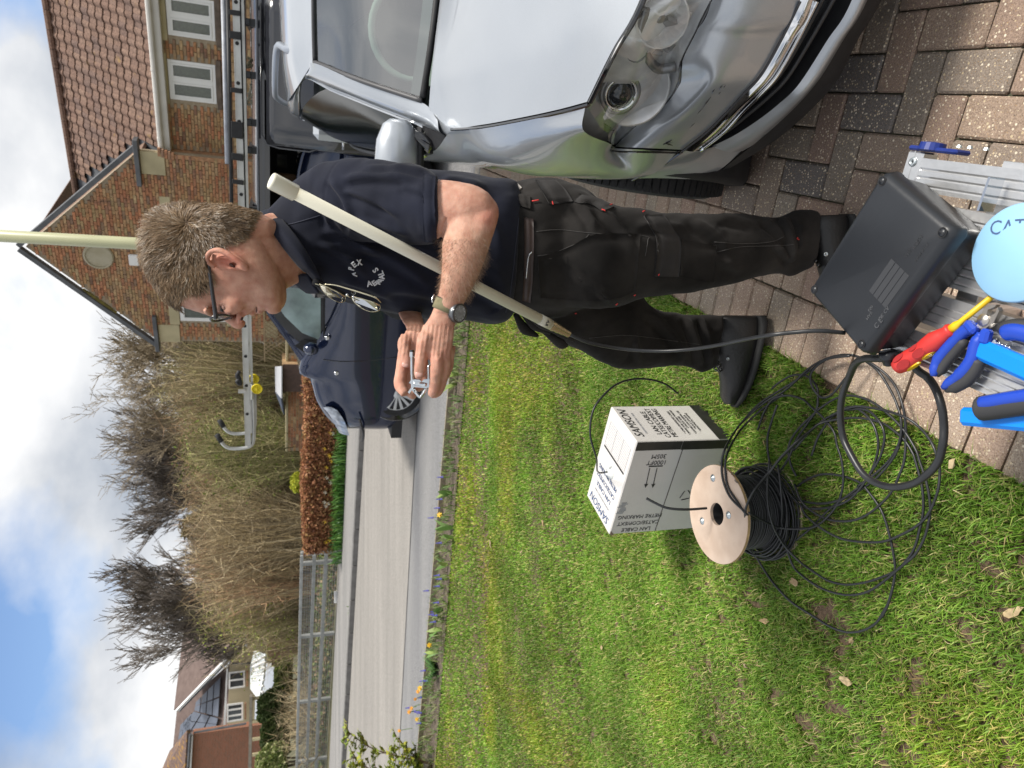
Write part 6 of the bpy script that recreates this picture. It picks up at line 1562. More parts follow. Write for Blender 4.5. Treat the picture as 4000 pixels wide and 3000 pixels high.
for X in (2530, 2558):
    x, z = onf(X + 8, 1828); x2, z2 = onf(X - 6, 1890); a = fpt3(x, z, .001); b = fpt3(x2, z2, .001); d = (b - a).normalized(); w_ = d.cross(e2)
    obj('print_arrow', poly_prism([a - w_ * .0016, b - w_ * .0016, b + w_ * .0016, a + w_ * .0016], .0004, -e2), M_INK, bx)
    obj('print_arrow', poly_prism([b - w_ * .008, b + d * .018, b + w_ * .008], .0004, -e2), M_INK, bx)
# recycling sign half hidden by the drum
x, z = onf(2678, 1935); c = fpt3(x, z, .001)
for k in range(3):
    a = k * 2 * PI / 3 + .5; p = [c + e1 * (.024 * math.cos(a + t)) + UZ * (.024 * math.sin(a + t)) for t in (0, 1.5)]; obj('recycling_mark', tube(p, .002, 4), M_INK, bx)
# right face
for s, X, Y, sz, m, sh_, sx_ in (('SAMSON', 2472, 1663, .046, M_INK, .25, .95), ('DIGIMAX NETWORK CABLE', 2504, 1664, .0105, M_INKG, 0, 1), ('LAN CABLE', 2552, 1664, .029, M_INK, 0, 1), ('CAT5E/COP/EXT', 2580, 1666, .029, M_INK, 0, .88), ('METRE MARKING', 2610, 1669, .029, M_INK, 0, .82),
        ('* 4 PAIR UNSHIELDED CABLE', 2662, 1674, .0125, M_INK, 0, .9), ('* 24AWG PURE COPPER TWISTED', 2678, 1676, .0125, M_INK, 0, .85), ('CONDUCTORS', 2694, 1680, .0125, M_INK, 0, .9), ('* SUITABLE FOR EXTERNAL USE', 2711, 1683, .0125, M_INK, 0, .85), ('* BLACK COLOUR', 2727, 1686, .0125, M_INK, 0, .9), ('* BANDWIDTH 100MHZ', 2743, 1690, .0125, M_INK, 0, .9)):
    y, z = onr(X, Y); put(s, sz, rpt(dB / 2, z), e2, UZ, m, sh_, sx=sx_)
# top face
for s, X, Y, sz, m, sh_, sx_ in (('SAMSON', 2345, 1988, .046, M_INKB, .25, .95), ('DIGIMAX NETWORK CABLE', 2356, 1956, .0105, M_INKG, 0, 1), ('LAN CABLE', 2362, 1930, .025, M_INKB, 0, 1), ('CAT5E/COP/EXT', 2372, 1903, .025, M_INKB, 0, .88), ('METRE MARKING', 2382, 1876, .025, M_INKB, 0, .85)):
    x, y = ont(X, Y); put(s, sz, tpt(x, dB / 2), e2, -e1, m, sh_, sx=sx_)
for k in range(11): obj('print_line', obox(tpt(wB * .66 + k * .0095, .02, .0008), e1, e2, UZ, (.0009, dB - .05, .0004)), M_INKG, bx)
for k in range(4): obj('print_line', obox(tpt(wB * .66, .02 + k * (dB - .05) / 3, .0008), e1, e2, UZ, (.095, .0009, .0004)), M_INKG, bx)
obj('print_bar', obox(tpt(wB * .625, .02, .0008), e1, e2, UZ, (.008, dB - .05, .0004)), M_INK, bx)
gc_ = G(2385, 1842, HB + .006)
M_NYL = mat('white_nylon', (.72, .74, .72), .4, var=.05)
obj('grommet', lathe(gc_, UZ, [(.028, -.004), (.028, .003), (.018, .006), (.013, .016), (.009, .016), (.008, .002)], 22), M_NYL, bx, True)
obj('grommet_tab', obox(gc_ + e1 * .012 - e2 * .006 + UZ * .004, e1, e2, UZ, (.016, .012, .012), .002), M_NYL, bx)
obj('worn_corner', poly_prism([fpt3(0, HB - .002, .001), fpt3(.02, HB - .002, .001), fpt3(0, HB - .02, .001)], .0006, -e2), mat('scuffed_card', (.22, .17, .13), .9, var=.4, scale=60), bx)
for k in range(9): x = .11 + .05 * rng.random(); obj('scuff', obox(fpt3(.10 + .006 * k, HB - .028 - .012 * rng.random(), .0008), e1, -e2, UZ, (.0035, .0004, .02 + .01 * rng.random())), M_INKG, bx)
M_CAB = mat('black_cable', (.018, .019, .021), .38, var=.15, scale=20, spec=.5)
def cable(name, pts, r, lab, grp=None, n=90, seg=7, cat='cable'):
    o = obj(name, tube(spline(pts, n), r, seg), M_CAB, None, True); tag(o, lab, cat, grp); return o
cable('cable_end', [gc_ + UZ * .005, gc_ + UZ * .05 + (-e1) * .0, PD(2330, 1790, 2.22), PD(2306, 1700, 2.16), PD(2317, 1604, 2.15), PD(2363, 1539, 2.17), PD(2417, 1497, 2.22), PD(2482, 1480, 2.28), PD(2547, 1484, 2.32), PD(2602, 1502, 2.36), PD(2648, 1537, 2.40)], .0033, 'single cable end arching up out of the cable box and away over the lawn')
DBc = G(3019, 1993); 
cable('cable_end', [PD(2525, 1946, 2.26), PD(2560, 1965, 2.25), PD(2610, 1985, 2.24), PD(2683, 1990, 2.24), PD(2760, 1985, 2.27)], .0042, 'stub of cable curving up in front of the cable box from behind the drum')
# ================================================================== cable drum
M_PLY = mat('plywood', (.52, .385, .29), .75, col2=(.68, .54, .43), scale=11, bump=.15, bscale=40, detail=6)
M_PLYE = mat('plywood_edge', (.40, .27, .13), .8, var=.25, scale=60)
M_ZINC = mat('zinc', (.55, .60, .62), .3, metal=.8, var=.1)
HD = PY(2800, 1973, DBc.y).z; rD = 191 / F_PX * ((DBc.y) * CP + (CAM_H - HD) * SP); print('drum', HD, rD, DBc)
drum = thing('cable_drum', 'wooden cable drum wound with black cable, standing on the lawn', 'cable drum', DBc)
def disc(z, name):
    c = Vector((DBc.x, DBc.y, z))
    V, F = lathe(c, UZ, [(.036, 0), (rD, 0), (rD, .010), (.036, .010)], 56); F = F[:-2]; n = 56
    F += [(3 * n + k, 3 * n + (k + 1) % n, (k + 1) % n, k) for k in range(n)]
    o = obj(name, (V, F), M_PLY, drum); return o
disc(HD - .010, 'top_flange'); disc(.008, 'bottom_flange')
obj('flange_edge', lathe(Vector((DBc.x, DBc.y, HD - .0085)), UZ, [(rD - .01, 0), (rD + .0006, 0), (rD + .0006, .007), (rD - .01, .007)], 56)[0:2] if False else (lambda q: (q[0], q[1][:-2]))(lathe(Vector((DBc.x, DBc.y, HD - .0085)), UZ, [(rD - .01, 0), (rD + .0006, 0), (rD + .0006, .007), (rD - .01, .007)], 56)), M_PLYE, drum)
_l = lathe(Vector((DBc.x, DBc.y, .02)), UZ, [(.0365, 0), (.0365, HD - .031)], 24); obj('core', (_l[0], _l[1][:-2]), M_DARK, drum); obj('hole_shade_disc', lathe(Vector((DBc.x, DBc.y, .019)), UZ, [(.036, 0), (.036, .002)], 20), M_DARK, drum)  # dark lining and disc put the hole's shade into colour
wnd = []; turns = 27; rc = rD * .74
for i in range(turns * 28):
    t = i / 28; a = 2 * PI * t; z = .026 + (HD - .046) * t / turns
    rr_ = rc + .004 * mnoise.noise(Vector((t * .7, 0, 0))) + (.012 * max(0, (6 - t) / 6)) + .0015 * math.sin(a * 3)
    wnd.append(Vector((DBc.x + rr_ * math.cos(a), DBc.y + rr_ * math.sin(a), z + .0015 * math.sin(a + t))))
obj('winding', tube(wnd, .0037, 5), M_CAB, drum, True)
_l = lathe(Vector((DBc.x, DBc.y, .02)), UZ, [(rc - .004, 0), (rc - .003, HD - .034)], 36); obj('winding_fill', (_l[0], _l[1][:-2]), M_CAB, drum, True)
# loose turns piled on the lower flange
for k in range(9):
    r_ = rD * rng.uniform(.84, .98); z0 = .024 + .007 * k; cx = rng.uniform(-.008, .008); cy = rng.uniform(-.008, .008)
    obj('loose_turn', tube([Vector((DBc.x + cx + r_ * math.cos(a), DBc.y + cy + r_ * math.sin(a), z0 + .006 * math.sin(a * 2 + k))) for a in [2 * PI * j / 48 for j in range(48)]], .0036, 5, closed=True), M_CAB, drum, True)
for X, Y in ((2785, 1867), (2743, 2035), (2846, 2012)):
    p = G(X, Y, HD); obj('bolt', lathe(p, UZ, [(.012, 0), (.012, .0015), (.0065, .002), (.006, .005), (0, .006)], 18), M_ZINC, drum, True)
for s, X, Y, sz in (('V1', 2861, 1852, .016), ('tape', 2877, 1880, .012)):
    obj('handwriting', text_vf(s, sz, G(X, Y, HD + .001), Vector((-.3, -.9, 0)), Vector((.9, -.3, 0)), .0002), M_INK, drum)
# ================================================================== loose coil of thin cable on the grass
def gpath(L_, z=.028): return [G(X, Y, z + .007 + .004 * math.sin(i * 1.7)) for i, (X, Y) in enumerate(L_)]
coil = thing('cable_coil', 'big tangled coil of thin black cable spread over the lawn and paving edge', 'cable', G(3350, 1850))
def turn(L_, z=.028, n=110, r=.0036, h=None):
    P = gpath(L_, z) if h is None else [G(X, Y, HD + .0045 if hz_ >= .2 else hz_ + .007) for (X, Y), hz_ in zip(L_, h)]
    obj('loop', tube(spline(P, n), r, 6), M_CAB, coil, True)
turn([(3198, 1653), (3150, 1696), (3068, 1772), (2987, 1864), (2938, 1929), (2911, 1995), (2917, 2045), (2928, 2104), (2949, 2164), (2990, 2234), (3039, 2299), (3093, 2353), (3169, 2402), (3234, 2443), (3288, 2465), (3332, 2470), (3381, 2459), (3424, 2432), (3451, 2391), (3473, 2348), (3489, 2288), (3497, 2223), (3489, 2158), (3478, 2104), (3462, 2044), (3446, 2001), (3424, 1963), (3391, 1919), (3364, 1889), (3321, 1868), (3261, 1854), (3202, 1854), (3147, 1876), (3115, 1900)],
     h=[.03, .06, .12, .17, .20, .215, .19, .12, .06] + [.028] * 25)
turn([(3006, 1800), (2998, 1880), (2998, 1963), (3012, 2033), (3039, 2093), (3077, 2147), (3126, 2196), (3180, 2234), (3234, 2267), (3299, 2283), (3370, 2277), (3435, 2258), (3500, 2229), (3549, 2180), (3576, 2131), (3592, 2071), (3606, 2006), (3606, 1940), (3598, 1881), (3576, 1800), (3565, 1769), (3533, 1719), (3488, 1679), (3443, 1651), (3384, 1636), (3334, 1632), (3271, 1638), (3203, 1654), (3158, 1688), (3113, 1724), (3045, 1792), (2990, 1870)], h=[.12, .13, .14, .13, .09, .05] + [.03] * 21 + [.05, .08, .12, .15, .16])
turn([(3039, 1816), (3047, 1881), (3055, 1990), (3055, 2071), (3093, 2201), (3136, 2250), (3191, 2288), (3250, 2313), (3315, 2324), (3386, 2313), (3451, 2272), (3522, 2212), (3576, 2164), (3614, 2093), (3633, 2006), (3630, 1936), (3614, 1865), (3592, 1800), (3579, 1760), (3542, 1697), (3506, 1652), (3452, 1602), (3407, 1570), (3362, 1552), (3316, 1545), (3271, 1554), (3226, 1579), (3181, 1615), (3113, 1683), (3081, 1742), (3086, 1805), (3110, 1860)], h=[.09, .1, .09, .06] + [.032] * 28)
turn([(3104, 1892), (3126, 1952), (3169, 1995), (3234, 2028), (3305, 2036), (3370, 2020), (3435, 1974), (3484, 1919), (3516, 1849), (3532, 1800), (3538, 1733), (3538, 1665), (3529, 1597), (3506, 1525), (3470, 1471), (3425, 1434), (3389, 1412), (3335, 1389), (3271, 1389), (3203, 1412), (3149, 1448), (3104, 1493), (3054, 1534), (2990, 1570), (2930, 1620), (2880, 1670)], .034)
turn([(3126, 1968), (3147, 2012), (3212, 2066), (3288, 2104), (3370, 2117), (3451, 2115), (3522, 2088), (3587, 2050), (3630, 2001), (3663, 1919), (3671, 1854), (3668, 1816), (3651, 1755), (3624, 1706), (3588, 1665), (3542, 1633), (3497, 1615), (3452, 1602), (3362, 1588), (3316, 1593), (3271, 1611), (3217, 1642), (3160, 1690), (3100, 1760)], .036)
turn([(2925, 2003), (2979, 2033), (3039, 2060), (3104, 2066), (3180, 2058), (3234, 2017), (3277, 1957), (3294, 1881), (3288, 1800), (3270, 1740), (3258, 1688), (3217, 1633), (3170, 1590), (3136, 1560), (3080, 1545), (3020, 1560), (2985, 1610), (2960, 1680)], h=[.2, .15, .08, .05] + [.035] * 14)
turn([(3334, 1387), (3285, 1387), (3231, 1403), (3160, 1450), (3095, 1495), (3041, 1528), (2960, 1582), (2895, 1653), (2857, 1707), (2829, 1761), (2819, 1815), (2824, 1875), (2851, 1940), (2905, 1995), (2960, 2040), (3030, 2066)], h=[.04, .03, .03, .03, .03, .03, .04, .09, .15, .2, .215, .212, .21, .205, .14, .07])
turn([(3060, 1540), (2975, 1600), (2905, 1665), (2860, 1730), (2836, 1790), (2834, 1850), (2845, 1905), (2880, 1960), (2912, 2005), (2950, 2025)], h=[.03, .03, .08, .15, .2, .214, .212, .211, .208, .17])
turn([(3036, 1582), (3014, 1647), (2998, 1712), (3003, 1788), (3025, 1850), (3046, 1897), (3090, 1940), (3155, 1962), (3231, 1965), (3312, 1940), (3394, 1891), (3450, 1840), (3495, 1780), (3520, 1720), (3540, 1650)], .03)
turn([(3046, 1880), (3080, 1925), (3140, 1980), (3220, 1985), (3300, 1962), (3350, 1920), (3400, 1850), (3440, 1780), (3455, 1700), (3430, 1640), (3380, 1600), (3300, 1600)], .034)
turn([(3170, 1780), (3200, 1700), (3260, 1620), (3330, 1590), (3400, 1640), (3430, 1720), (3420, 1800), (3380, 1880), (3320, 1930), (3240, 1990), (3170, 2060), (3110, 2110)], .03)
turn([(3015, 1520), (3036, 1500), (3090, 1468), (3150, 1468), (3188, 1506), (3196, 1544)], .03, 30)
turn([(3196, 1544), (3190, 1600), (3150, 1660), (3110, 1720), (3080, 1790), (3040, 1850), (2990, 1900)], .03, 40)
turn([(3357, 1410), (3300, 1480), (3250, 1540), (3210, 1552), (3178, 1520), (3165, 1470), (3190, 1430), (3240, 1400), (3320, 1390)], .04, 50)
turn([(3380, 1410), (3430, 1450), (3470, 1510), (3500, 1570), (3520, 1640), (3515, 1720), (3480, 1790), (3420, 1850), (3350, 1900)], .032, 60)
# cable tail that runs out of the picture on the left
cable('cable_tail', gpath([(3489, 2288), (3478, 2330), (3465, 2370), (3445, 2410)], .03), .0036, 'short stretch of cable lying where the lowest loop turns up', n=20)
# ================================================================== aluminium work platform
PZ = .50
FA = Vector((.41, .952, PZ)); PX = Vector((.927, -.375, 0)); PD1 = Vector((.375, .927, 0))
PW = .345; PLn = .62
M_AL = mat('bright_aluminium', (.72, .72, .72), .32, metal=.85, var=.06, scale=14, bump=.05)
plat = thing('work_platform', 'folding aluminium work platform with slatted top beneath the tools', 'platform', Vector((.2, .7, 0)))
o0 = FA - PX * PW                       # far left corner
def ppt(q, p, z=0.0): return o0 + PX * q - PD1 * p + UZ * z
def slat(q, w):
    V = []; prof_ = [(0, -.028), (0, 0), (w * .12, .0), (w * .16, -.0018), (w * .22, 0), (w * .38, 0), (w * .42, -.0018), (w * .48, 0), (w * .62, 0), (w * .66, -.0018), (w * .72, 0), (w * .88, 0), (w, 0), (w, -.028)]
    for p in (0.035, PLn): V += [ppt(q + a, p, b) for a, b in prof_]
    n = len(prof_); F = [(i, i + 1, n + i + 1, n + i) for i in range(n - 1)] + [tuple(range(n)), tuple(range(n, 2 * n))[::-1]]
    return V, F
for i in range(5): obj('slat', slat(.003 + i * .0695, .054), M_AL, plat)
obj('end_frame', obox(ppt(0, .034, -.035), PX, PD1, UZ, (PW, .034, .036), .003), M_AL, plat)
obj('end_lip', obox(ppt(0, .018, -.004), PX, PD1, UZ, (PW, .002, .006)), M_AL, plat)
for q in (PW - .018, .02): obj('rivet', lathe(ppt(q, .018, .001), UZ, [(.0085, 0), (.007, .003), (.003, .0035), (.0025, .001), (0, .001)], 16), M_ZINC, plat, True)
for p in (.20, .44): obj('cross_rib', obox(ppt(.0, p, -.045), PX, PD1, UZ, (PW, .04, .016), .001), M_AL, plat)
M_BLUEP = mat('blue_plastic', (.012, .03, .20), .4, var=.15)
obj('corner_hinge', obox(ppt(PW + .001, .10, -.03), PX, PD1, UZ, (.008, .10, .034), .003), M_BLUEP, plat)
obj('corner_hinge', lathe(ppt(PW + .004, .04, -.008), PX, [(.022, 0), (.020, .012), (0, .014)], 18), M_BLUEP, plat)
for p in (.09, .11, .14): obj('hinge_bolt', lathe(ppt(PW + .012, p, -.01), PX, [(.005, 0), (.004, .004), (0, .005)], 8), M_ZINC, plat)
for q in (.03, PW - .04):
    for p, lean in ((.03, .14), (PLn - .02, -.14)):
        a = ppt(q, p, -.03); b = Vector((a.x, a.y, 0)) + PD1 * lean; d = (a - b); obj('leg', obox(b, PX, d.cross(PX).normalized() * -1, d.normalized(), (.03, .05, d.length), .004), M_AL, plat)
        obj('rubber_foot', obox(b - PX * .004 - PD1 * .03, PX, PD1, UZ, (.038, .06, .03), .005), M_BLKP, plat)
# ================================================================== junction box
M_ABS = mat('black_abs', (.016, .018, .022), .36, var=.10, scale=5, bump=.12, bscale=60, spec=.5, bdist=.002)
JT = PZ + .088
jA = G(3440, 662, JT); jB = G(3722, 888, JT); jC = G(3368, 1398, JT); jD = G(3155, 1137, JT)
u_ = ((jB - jA) + (jC - jD)).normalized(); v_ = ((jD - jA) + (jC - jB)); v_ -= u_ * v_.dot(u_); v_.normalize()
cJ = (jA + jB + jC + jD) / 4; lu_ = ((jB - jA).length + (jC - jD).length) / 2; lv_ = ((jD - jA).length + (jC - jB).length) / 2; print('jbox', lu_, lv_, (jB - jA).angle(jD - jA))
jb = thing('junction_box', 'black plastic junction box standing on the aluminium platform', 'junction box', Vector((cJ.x, cJ.y, PZ)))
def rrect(cx, hu, hv, r, z, n=6):
    P = []
    for (su, sv, a0) in ((1, 1, 0), (-1, 1, PI / 2), (-1, -1, PI), (1, -1, 1.5 * PI)):
        for k in range(n + 1):
            a = a0 + k * PI / 2 / n; P.append(cx + u_ * (su * (hu - r) + r * math.cos(a)) + v_ * (sv * (hv - r) + r * math.sin(a)) + UZ * (z - cx.z))
    return P
hu, hv = lu_ / 2, lv_ / 2; c0 = Vector((cJ.x, cJ.y, 0))
def jl(L_): return loft([rrect(Vector((c0.x, c0.y, z)), hu + d, hv + d, r, z) for z, d, r in L_])
obj('base', jl([(PZ + .001, -.012, .010), (PZ + .003, -.008, .012), (JT - .034, -.003, .014), (JT - .032, -.003, .014)]), M_ABS, jb, auto=35)
obj('lid', jl([(JT - .031, .002, .014), (JT - .028, .003, .014), (JT - .010, .0, .014), (JT - .003, -.005, .013), (JT, -.011, .012)]), M_ABS, jb, auto=50)
for su in (-1, 1):
    for sv in (-1, 1):
        p = c0 + u_ * su * (hu - .014) + v_ * sv * (hv - .014) + UZ * JT
        obj('screw_well', lathe(p, UZ, [(.0085, .0003), (.0078, .0012), (.007, .0003), (0, .0001)], 20), M_DARK, jb, True)
        obj('screw', lathe(p, UZ, [(.0062, 0), (.0060, .0014), (0, .0016)], 18), M_ABS, jb, True)
        obj('screw_slot', obox(p - u_ * .005 - v_ * .0006 + UZ * .0014, u_, v_, UZ, (.010, .0013, .0005)), M_DARK, jb)
lc = G(3478, 1105, JT)
for k in range(4): obj('label_field', obox(lc + u_ * (-.026 + k * .0125) - v_ * .030, u_, v_, UZ, (.0108, .066, .0006)), mat('abs_matt', (.035, .037, .042), .5, var=.05), jb)
M_EMB = mat('abs_embossed', (.028, .03, .034), .45, var=.1)
def lpx(X, Y): return G(X, Y, JT + .0004)
for s, X, Y, sz in (('IP56', 3590, 935, .010), ('IK08', 3578, 955, .009), ('ABS', 3545, 990, .009), ('MADE IN UK', 3600, 985, .006), ('C E', 3430, 1262, .013), ('UK CA', 3452, 1224, .009), ('650', 3400, 1205, .008), ('MAX', 3395, 1232, .008)):
    obj('moulded_text', text_vf(s, sz, lpx(X, Y), -v_, u_, .0003), M_EMB if X > 3500 else mat('moulded_pale', (.08, .083, .09), .5), jb)
obj('cable_gland', lathe(jC + UZ * -.055 - (jC - cJ).normalized() * .012, (jC - cJ).normalized() + Vector((0, 0, -.3)), [(.015, 0), (.015, .012), (.011, .014), (.010, .024), (.007, .026)], 20), M_ABS, jb, True)
obj('wall_lug', obox(c0 + u_ * (-hu - .004) + v_ * (-hv + .002) + UZ * (PZ + .04), u_, v_, UZ, (.016, .016, .012), .004), M_ABS, jb)
obj('wall_lug', obox(c0 + u_ * (hu - .02) + v_ * (hv - .002) + UZ * (PZ + .002), u_, v_, UZ, (.022, .012, .01), .003), M_ABS, jb)
gl0 = jC + UZ * -.058
cable('thick_cable', [gl0, G(3357, 1407, .50), G(3316, 1475, .46), G(3289, 1552, .43), G(3283, 1633, .41), G(3294, 1710, .40), G(3325, 1778, .40), G(3370, 1850, .40), G(3424, 1888, .40), G(3489, 1903, .41), G(3560, 1892, .41), G(3614, 1860, .42), G(3663, 1806, .42), G(3683, 1733, .43), G(3687, 1665, .43), G(3678, 1588, .44), G(3655, 1520, .44), G(3624, 1475, .44), G(3583, 1444, .45), G(3540, 1380, .455), G(3500, 1300, .46)], .0072, 'thick black cable looping from the junction box out over the lawn edge', n=80, seg=12)
# ================================================================== tools on the platform
def gz(X, Y, z): return G(X, Y, z)
M_RED = mat('red_grip', (.56, .035, .03), .45, var=.06); M_REDD = mat('red_grip_dark', (.38, .02, .02), .7, var=.1, bump=.6, bscale=600, bdist=.001)
M_YG = mat('yellow_insulation', (.72, .46, .01), .4, var=.05)
sdv = thing('screwdriver', 'red handled electrician\'s screwdriver with yellow insulated shaft', 'screwdriver', gz(3650, 1330, PZ))
h0 = gz(3498, 1440, PZ + .024); h1 = gz(3718, 1286, PZ + .022); sd_ = (h1 - h0).normalized(); hl_ = (h1 - h0).length
obj('handle', lathe(h0, sd_, [(.006, 0), (.0125, .004), (.0155, .016), (.0160, hl_ * .30), (.0135, hl_ * .45), (.0155, hl_ * .60), (.0165, hl_ * .72), (.0125, hl_ * .86), (.0105, hl_ * .93), (.0118, hl_ * .97), (.0105, hl_)], 28), M_RED, sdv, True)
s1_ = gz(3900, 1138, PZ + .020)
obj('shaft', lathe(h1, (s1_ - h1), [(.0078, -.002), (.0072, .01), (.0047, .018), (.0043, (s1_ - h1).length)], 18), M_YG, sdv, True)
_, ga, gb = frame(sd_); 
tocam = (CAMP - h0).normalized(); tocam = (tocam - sd_ * tocam.dot(sd_)).normalized(); sidev = sd_.cross(tocam)
for (f, an, L_, w_, m) in ((.22, .1, .026, .0075, M_REDD), (.20, -.85, .024, .006, M_REDD), (.50, .05, .026, .007, M_REDD), (.46, -.9, .02, .005, M_REDD), (.27, 1.15, .03, .0055, M_YG), (.55, 1.1, .028, .0055, M_YG)):
    e = tocam * math.cos(an) + sidev * math.sin(an); r_ = lerp1([0, .1, .3, .45, .6, .72, .86], [.0115, .0155, .016, .0135, .0155, .0165, .0125], f)
    c = h0 + sd_ * hl_ * f + e * (r_ - .0022); tgv = sd_.cross(e)
    P = [c + sd_ * (L_ / 2 * math.cos(t)) + tgv * (w_ * math.sin(t)) for t in [2 * PI * k / 16 for k in range(16)]]
    obj('grip_pad' if m is M_REDD else 'grip_inlay', poly_prism(P, .0032, e), m, sdv)
# side cutters
M_STEEL = mat('satin_steel', (.50, .47, .43), .32, metal=.9, var=.12, scale=30)
M_BGR = mat('blue_grip', (.012, .055, .42), .42, var=.06); M_BKG = mat('black_grip', (.035, .035, .037), .65, var=.1)
cut = thing('side_cutters', 'blue and black handled side cutters lying beside the red screwdriver', 'pliers', gz(3800, 1330, PZ))
zc2 = PZ + .016
def flat_tube(pts, w, h, n=10):
    V, F = tube(pts, w, n); return V, F
obj('handle', tube(spline([gz(3822, 1282, zc2), gz(3775, 1290, zc2), gz(3712, 1350, zc2), gz(3665, 1410, zc2), gz(3645, 1470, zc2 + .004)], 20), [.009] * 3 + [.0105] * 12 + [.009] * 3 + [.007, .004], 12), M_BGR, cut, True)
obj('handle', tube(spline([gz(3840, 1305, zc2 + .004), gz(3815, 1345, zc2 + .006), gz(3795, 1410, zc2 + .006), gz(3750, 1465, zc2 + .006), gz(3682, 1515, zc2 + .006)], 20), [.009] * 3 + [.0105] * 12 + [.009] * 3 + [.007, .004], 12), M_BGR, cut, True)
obj('grip_pad', tube(spline([gz(3826, 1400, zc2 + .002), gz(3808, 1445, zc2 + .002), gz(3770, 1490, zc2 + .002), gz(3695, 1528, zc2 + .002)], 16), [.005] + [.0105] * 13 + [.006, .003], 10), M_BKG, cut, True)
obj('grip_pad', tube(spline([gz(3775, 1325, zc2 - .002), gz(3735, 1370, zc2 - .002), gz(3690, 1425, zc2 - .002), gz(3662, 1470, zc2 - .002)], 14), [.004] + [.009] * 11 + [.005, .003], 8), M_BKG, cut, True)
obj('thumb_stop', box(gz(3795, 1278, zc2 + .008), (.024, .014, .016), Matrix.Rotation(.7, 3, 'Z'), .004), M_BGR, cut); obj('thumb_stop', box(gz(3850, 1315, zc2 + .006), (.024, .016, .016), Matrix.Rotation(-.3, 3, 'Z'), .004), M_BGR, cut)
jaw = [gz(3822, 1280, zc2), gz(3838, 1240, zc2), gz(3852, 1205, zc2), gz(3880, 1190, zc2), gz(3902, 1190, zc2), gz(3895, 1200, zc2), gz(3868, 1210, zc2), gz(3862, 1232, zc2), gz(3876, 1236, zc2), gz(3898, 1222, zc2), gz(3906, 1200, zc2), gz(3912, 1215, zc2), gz(3890, 1262, zc2), gz(3848, 1290, zc2)]
obj('jaws', poly_prism([p - UZ * .004 for p in jaw], .009, UZ), M_STEEL, cut)
obj('pivot', lathe(gz(3842, 1250, zc2 + .005), UZ, [(.010, 0), (.0095, .002), (0, .0025)], 20), M_STEEL, cut, True)
# more tools partly out of the picture
M_CY = mat('bright_blue_plastic', (.0, .22, .80), .35, var=.05); M_LB = mat('light_blue_plastic', (.27, .50, .72), .35, var=.04)
tl1 = thing('stripping_knife', 'bright blue flat tool body lying across the slats at the picture\'s right edge', 'tool', gz(3920, 1400, PZ))
a = gz(3826, 1362, PZ + .016); b = gz(4090, 1478, PZ + .016); d = (b - a).normalized(); w_ = UZ.cross(d)
obj('body', obox(a - w_ * .015 - UZ * .008, d, w_, UZ, ((b - a).length, .032, .020), .006), M_CY, tl1)
pl2 = thing('pliers', 'long nosed pliers with blue and black handle entering from the picture\'s right edge', 'pliers', gz(3970, 1300, PZ))
obj('handle', tube(spline([gz(3922, 1310, PZ + .014), gz(3950, 1296, PZ + .016), gz(4000, 1300, PZ + .016), gz(4100, 1330, PZ + .016)], 12), [.006, .011] + [.0135] * 10, 12), M_BGR, pl2, True)
obj('grip_pad', tube(spline([gz(3912, 1300, PZ + .010), gz(3938, 1278, PZ + .012), gz(4000, 1274, PZ + .012), gz(4100, 1296, PZ + .012)], 12), [.006, .009] + [.011] * 10, 10), M_BKG, pl2, True)
obj('spring', tube([gz(3895 + 4 * k + 3 * math.cos(k * 2.1), 1340 + 5 * math.sin(k * 2.1) + k * 1.6, PZ + .014) for k in range(14)], .0016, 5), M_CHR, pl2, True)
obj('joint', lathe(gz(3888, 1338, PZ + .012), UZ, [(.007, 0), (.006, .006), (0, .008)], 14), M_CHR, pl2, True)
tl2 = thing('crimping_tool', 'black and blue handled tool over the paving at the picture\'s right edge, nearest the lawn', 'tool', gz(3900, 1600, .44))
obj('handle', tube(spline([gz(3816, 1596, PZ), gz(3860, 1592, PZ), gz(3940, 1580, PZ), gz(4100, 1556, PZ)], 14), [.010, .016] + [.020] * 12, 14), M_BKG, tl2, True)
obj('grip_inlay', tube(spline([gz(3828, 1576, PZ + .010), gz(3870, 1570, PZ + .012), gz(3940, 1558, PZ + .012), gz(4100, 1536, PZ + .012)], 12), [.005] + [.011] * 11, 10), M_BGR, tl2, True)
a = gz(3760, 1632, PZ - .02); b = gz(4090, 1660, PZ - .02); d = (b - a).normalized(); w_ = UZ.cross(d)
obj('lower_arm', obox(a - w_ * .012 - UZ * .01, d, w_, UZ, ((b - a).length, .030, .022), .006), M_CY, tl2)
# light blue round lid with CAT written on it
lid = thing('tape_tin', 'light blue round lid marked CAT on the platform, cut by the picture\'s right edge', 'tin', gz(3965, 990, PZ))
lcn = G(3972, 988, PZ + .035); rL = .0715
obj('lid', lathe(lcn - UZ * .034, UZ, [(rL * .97, 0), (rL * .97, .022), (rL, .024), (rL, .032), (rL * .97, .0345), (rL * .60, .034), (rL * .58, .0348), (0, .0348)], 56), M_LB, lid, True)
rd = (G(4000, 885, PZ + .035) - G(3910, 890, PZ + .035)).normalized(); up_ = UZ.cross(rd)
obj('handwriting', text_vf('CAT 5', .030, G(3960, 888, PZ + .0353), rd, up_, .0002, sx=.9), M_INKB, lid)
o = obj('silver_bracket', obox(G(3880, 830, PZ + .012), PD1, PX, UZ, (.004, .05, .03)), M_CHR); tag(o, 'small shiny bracket between junction box and light blue lid', 'bracket')
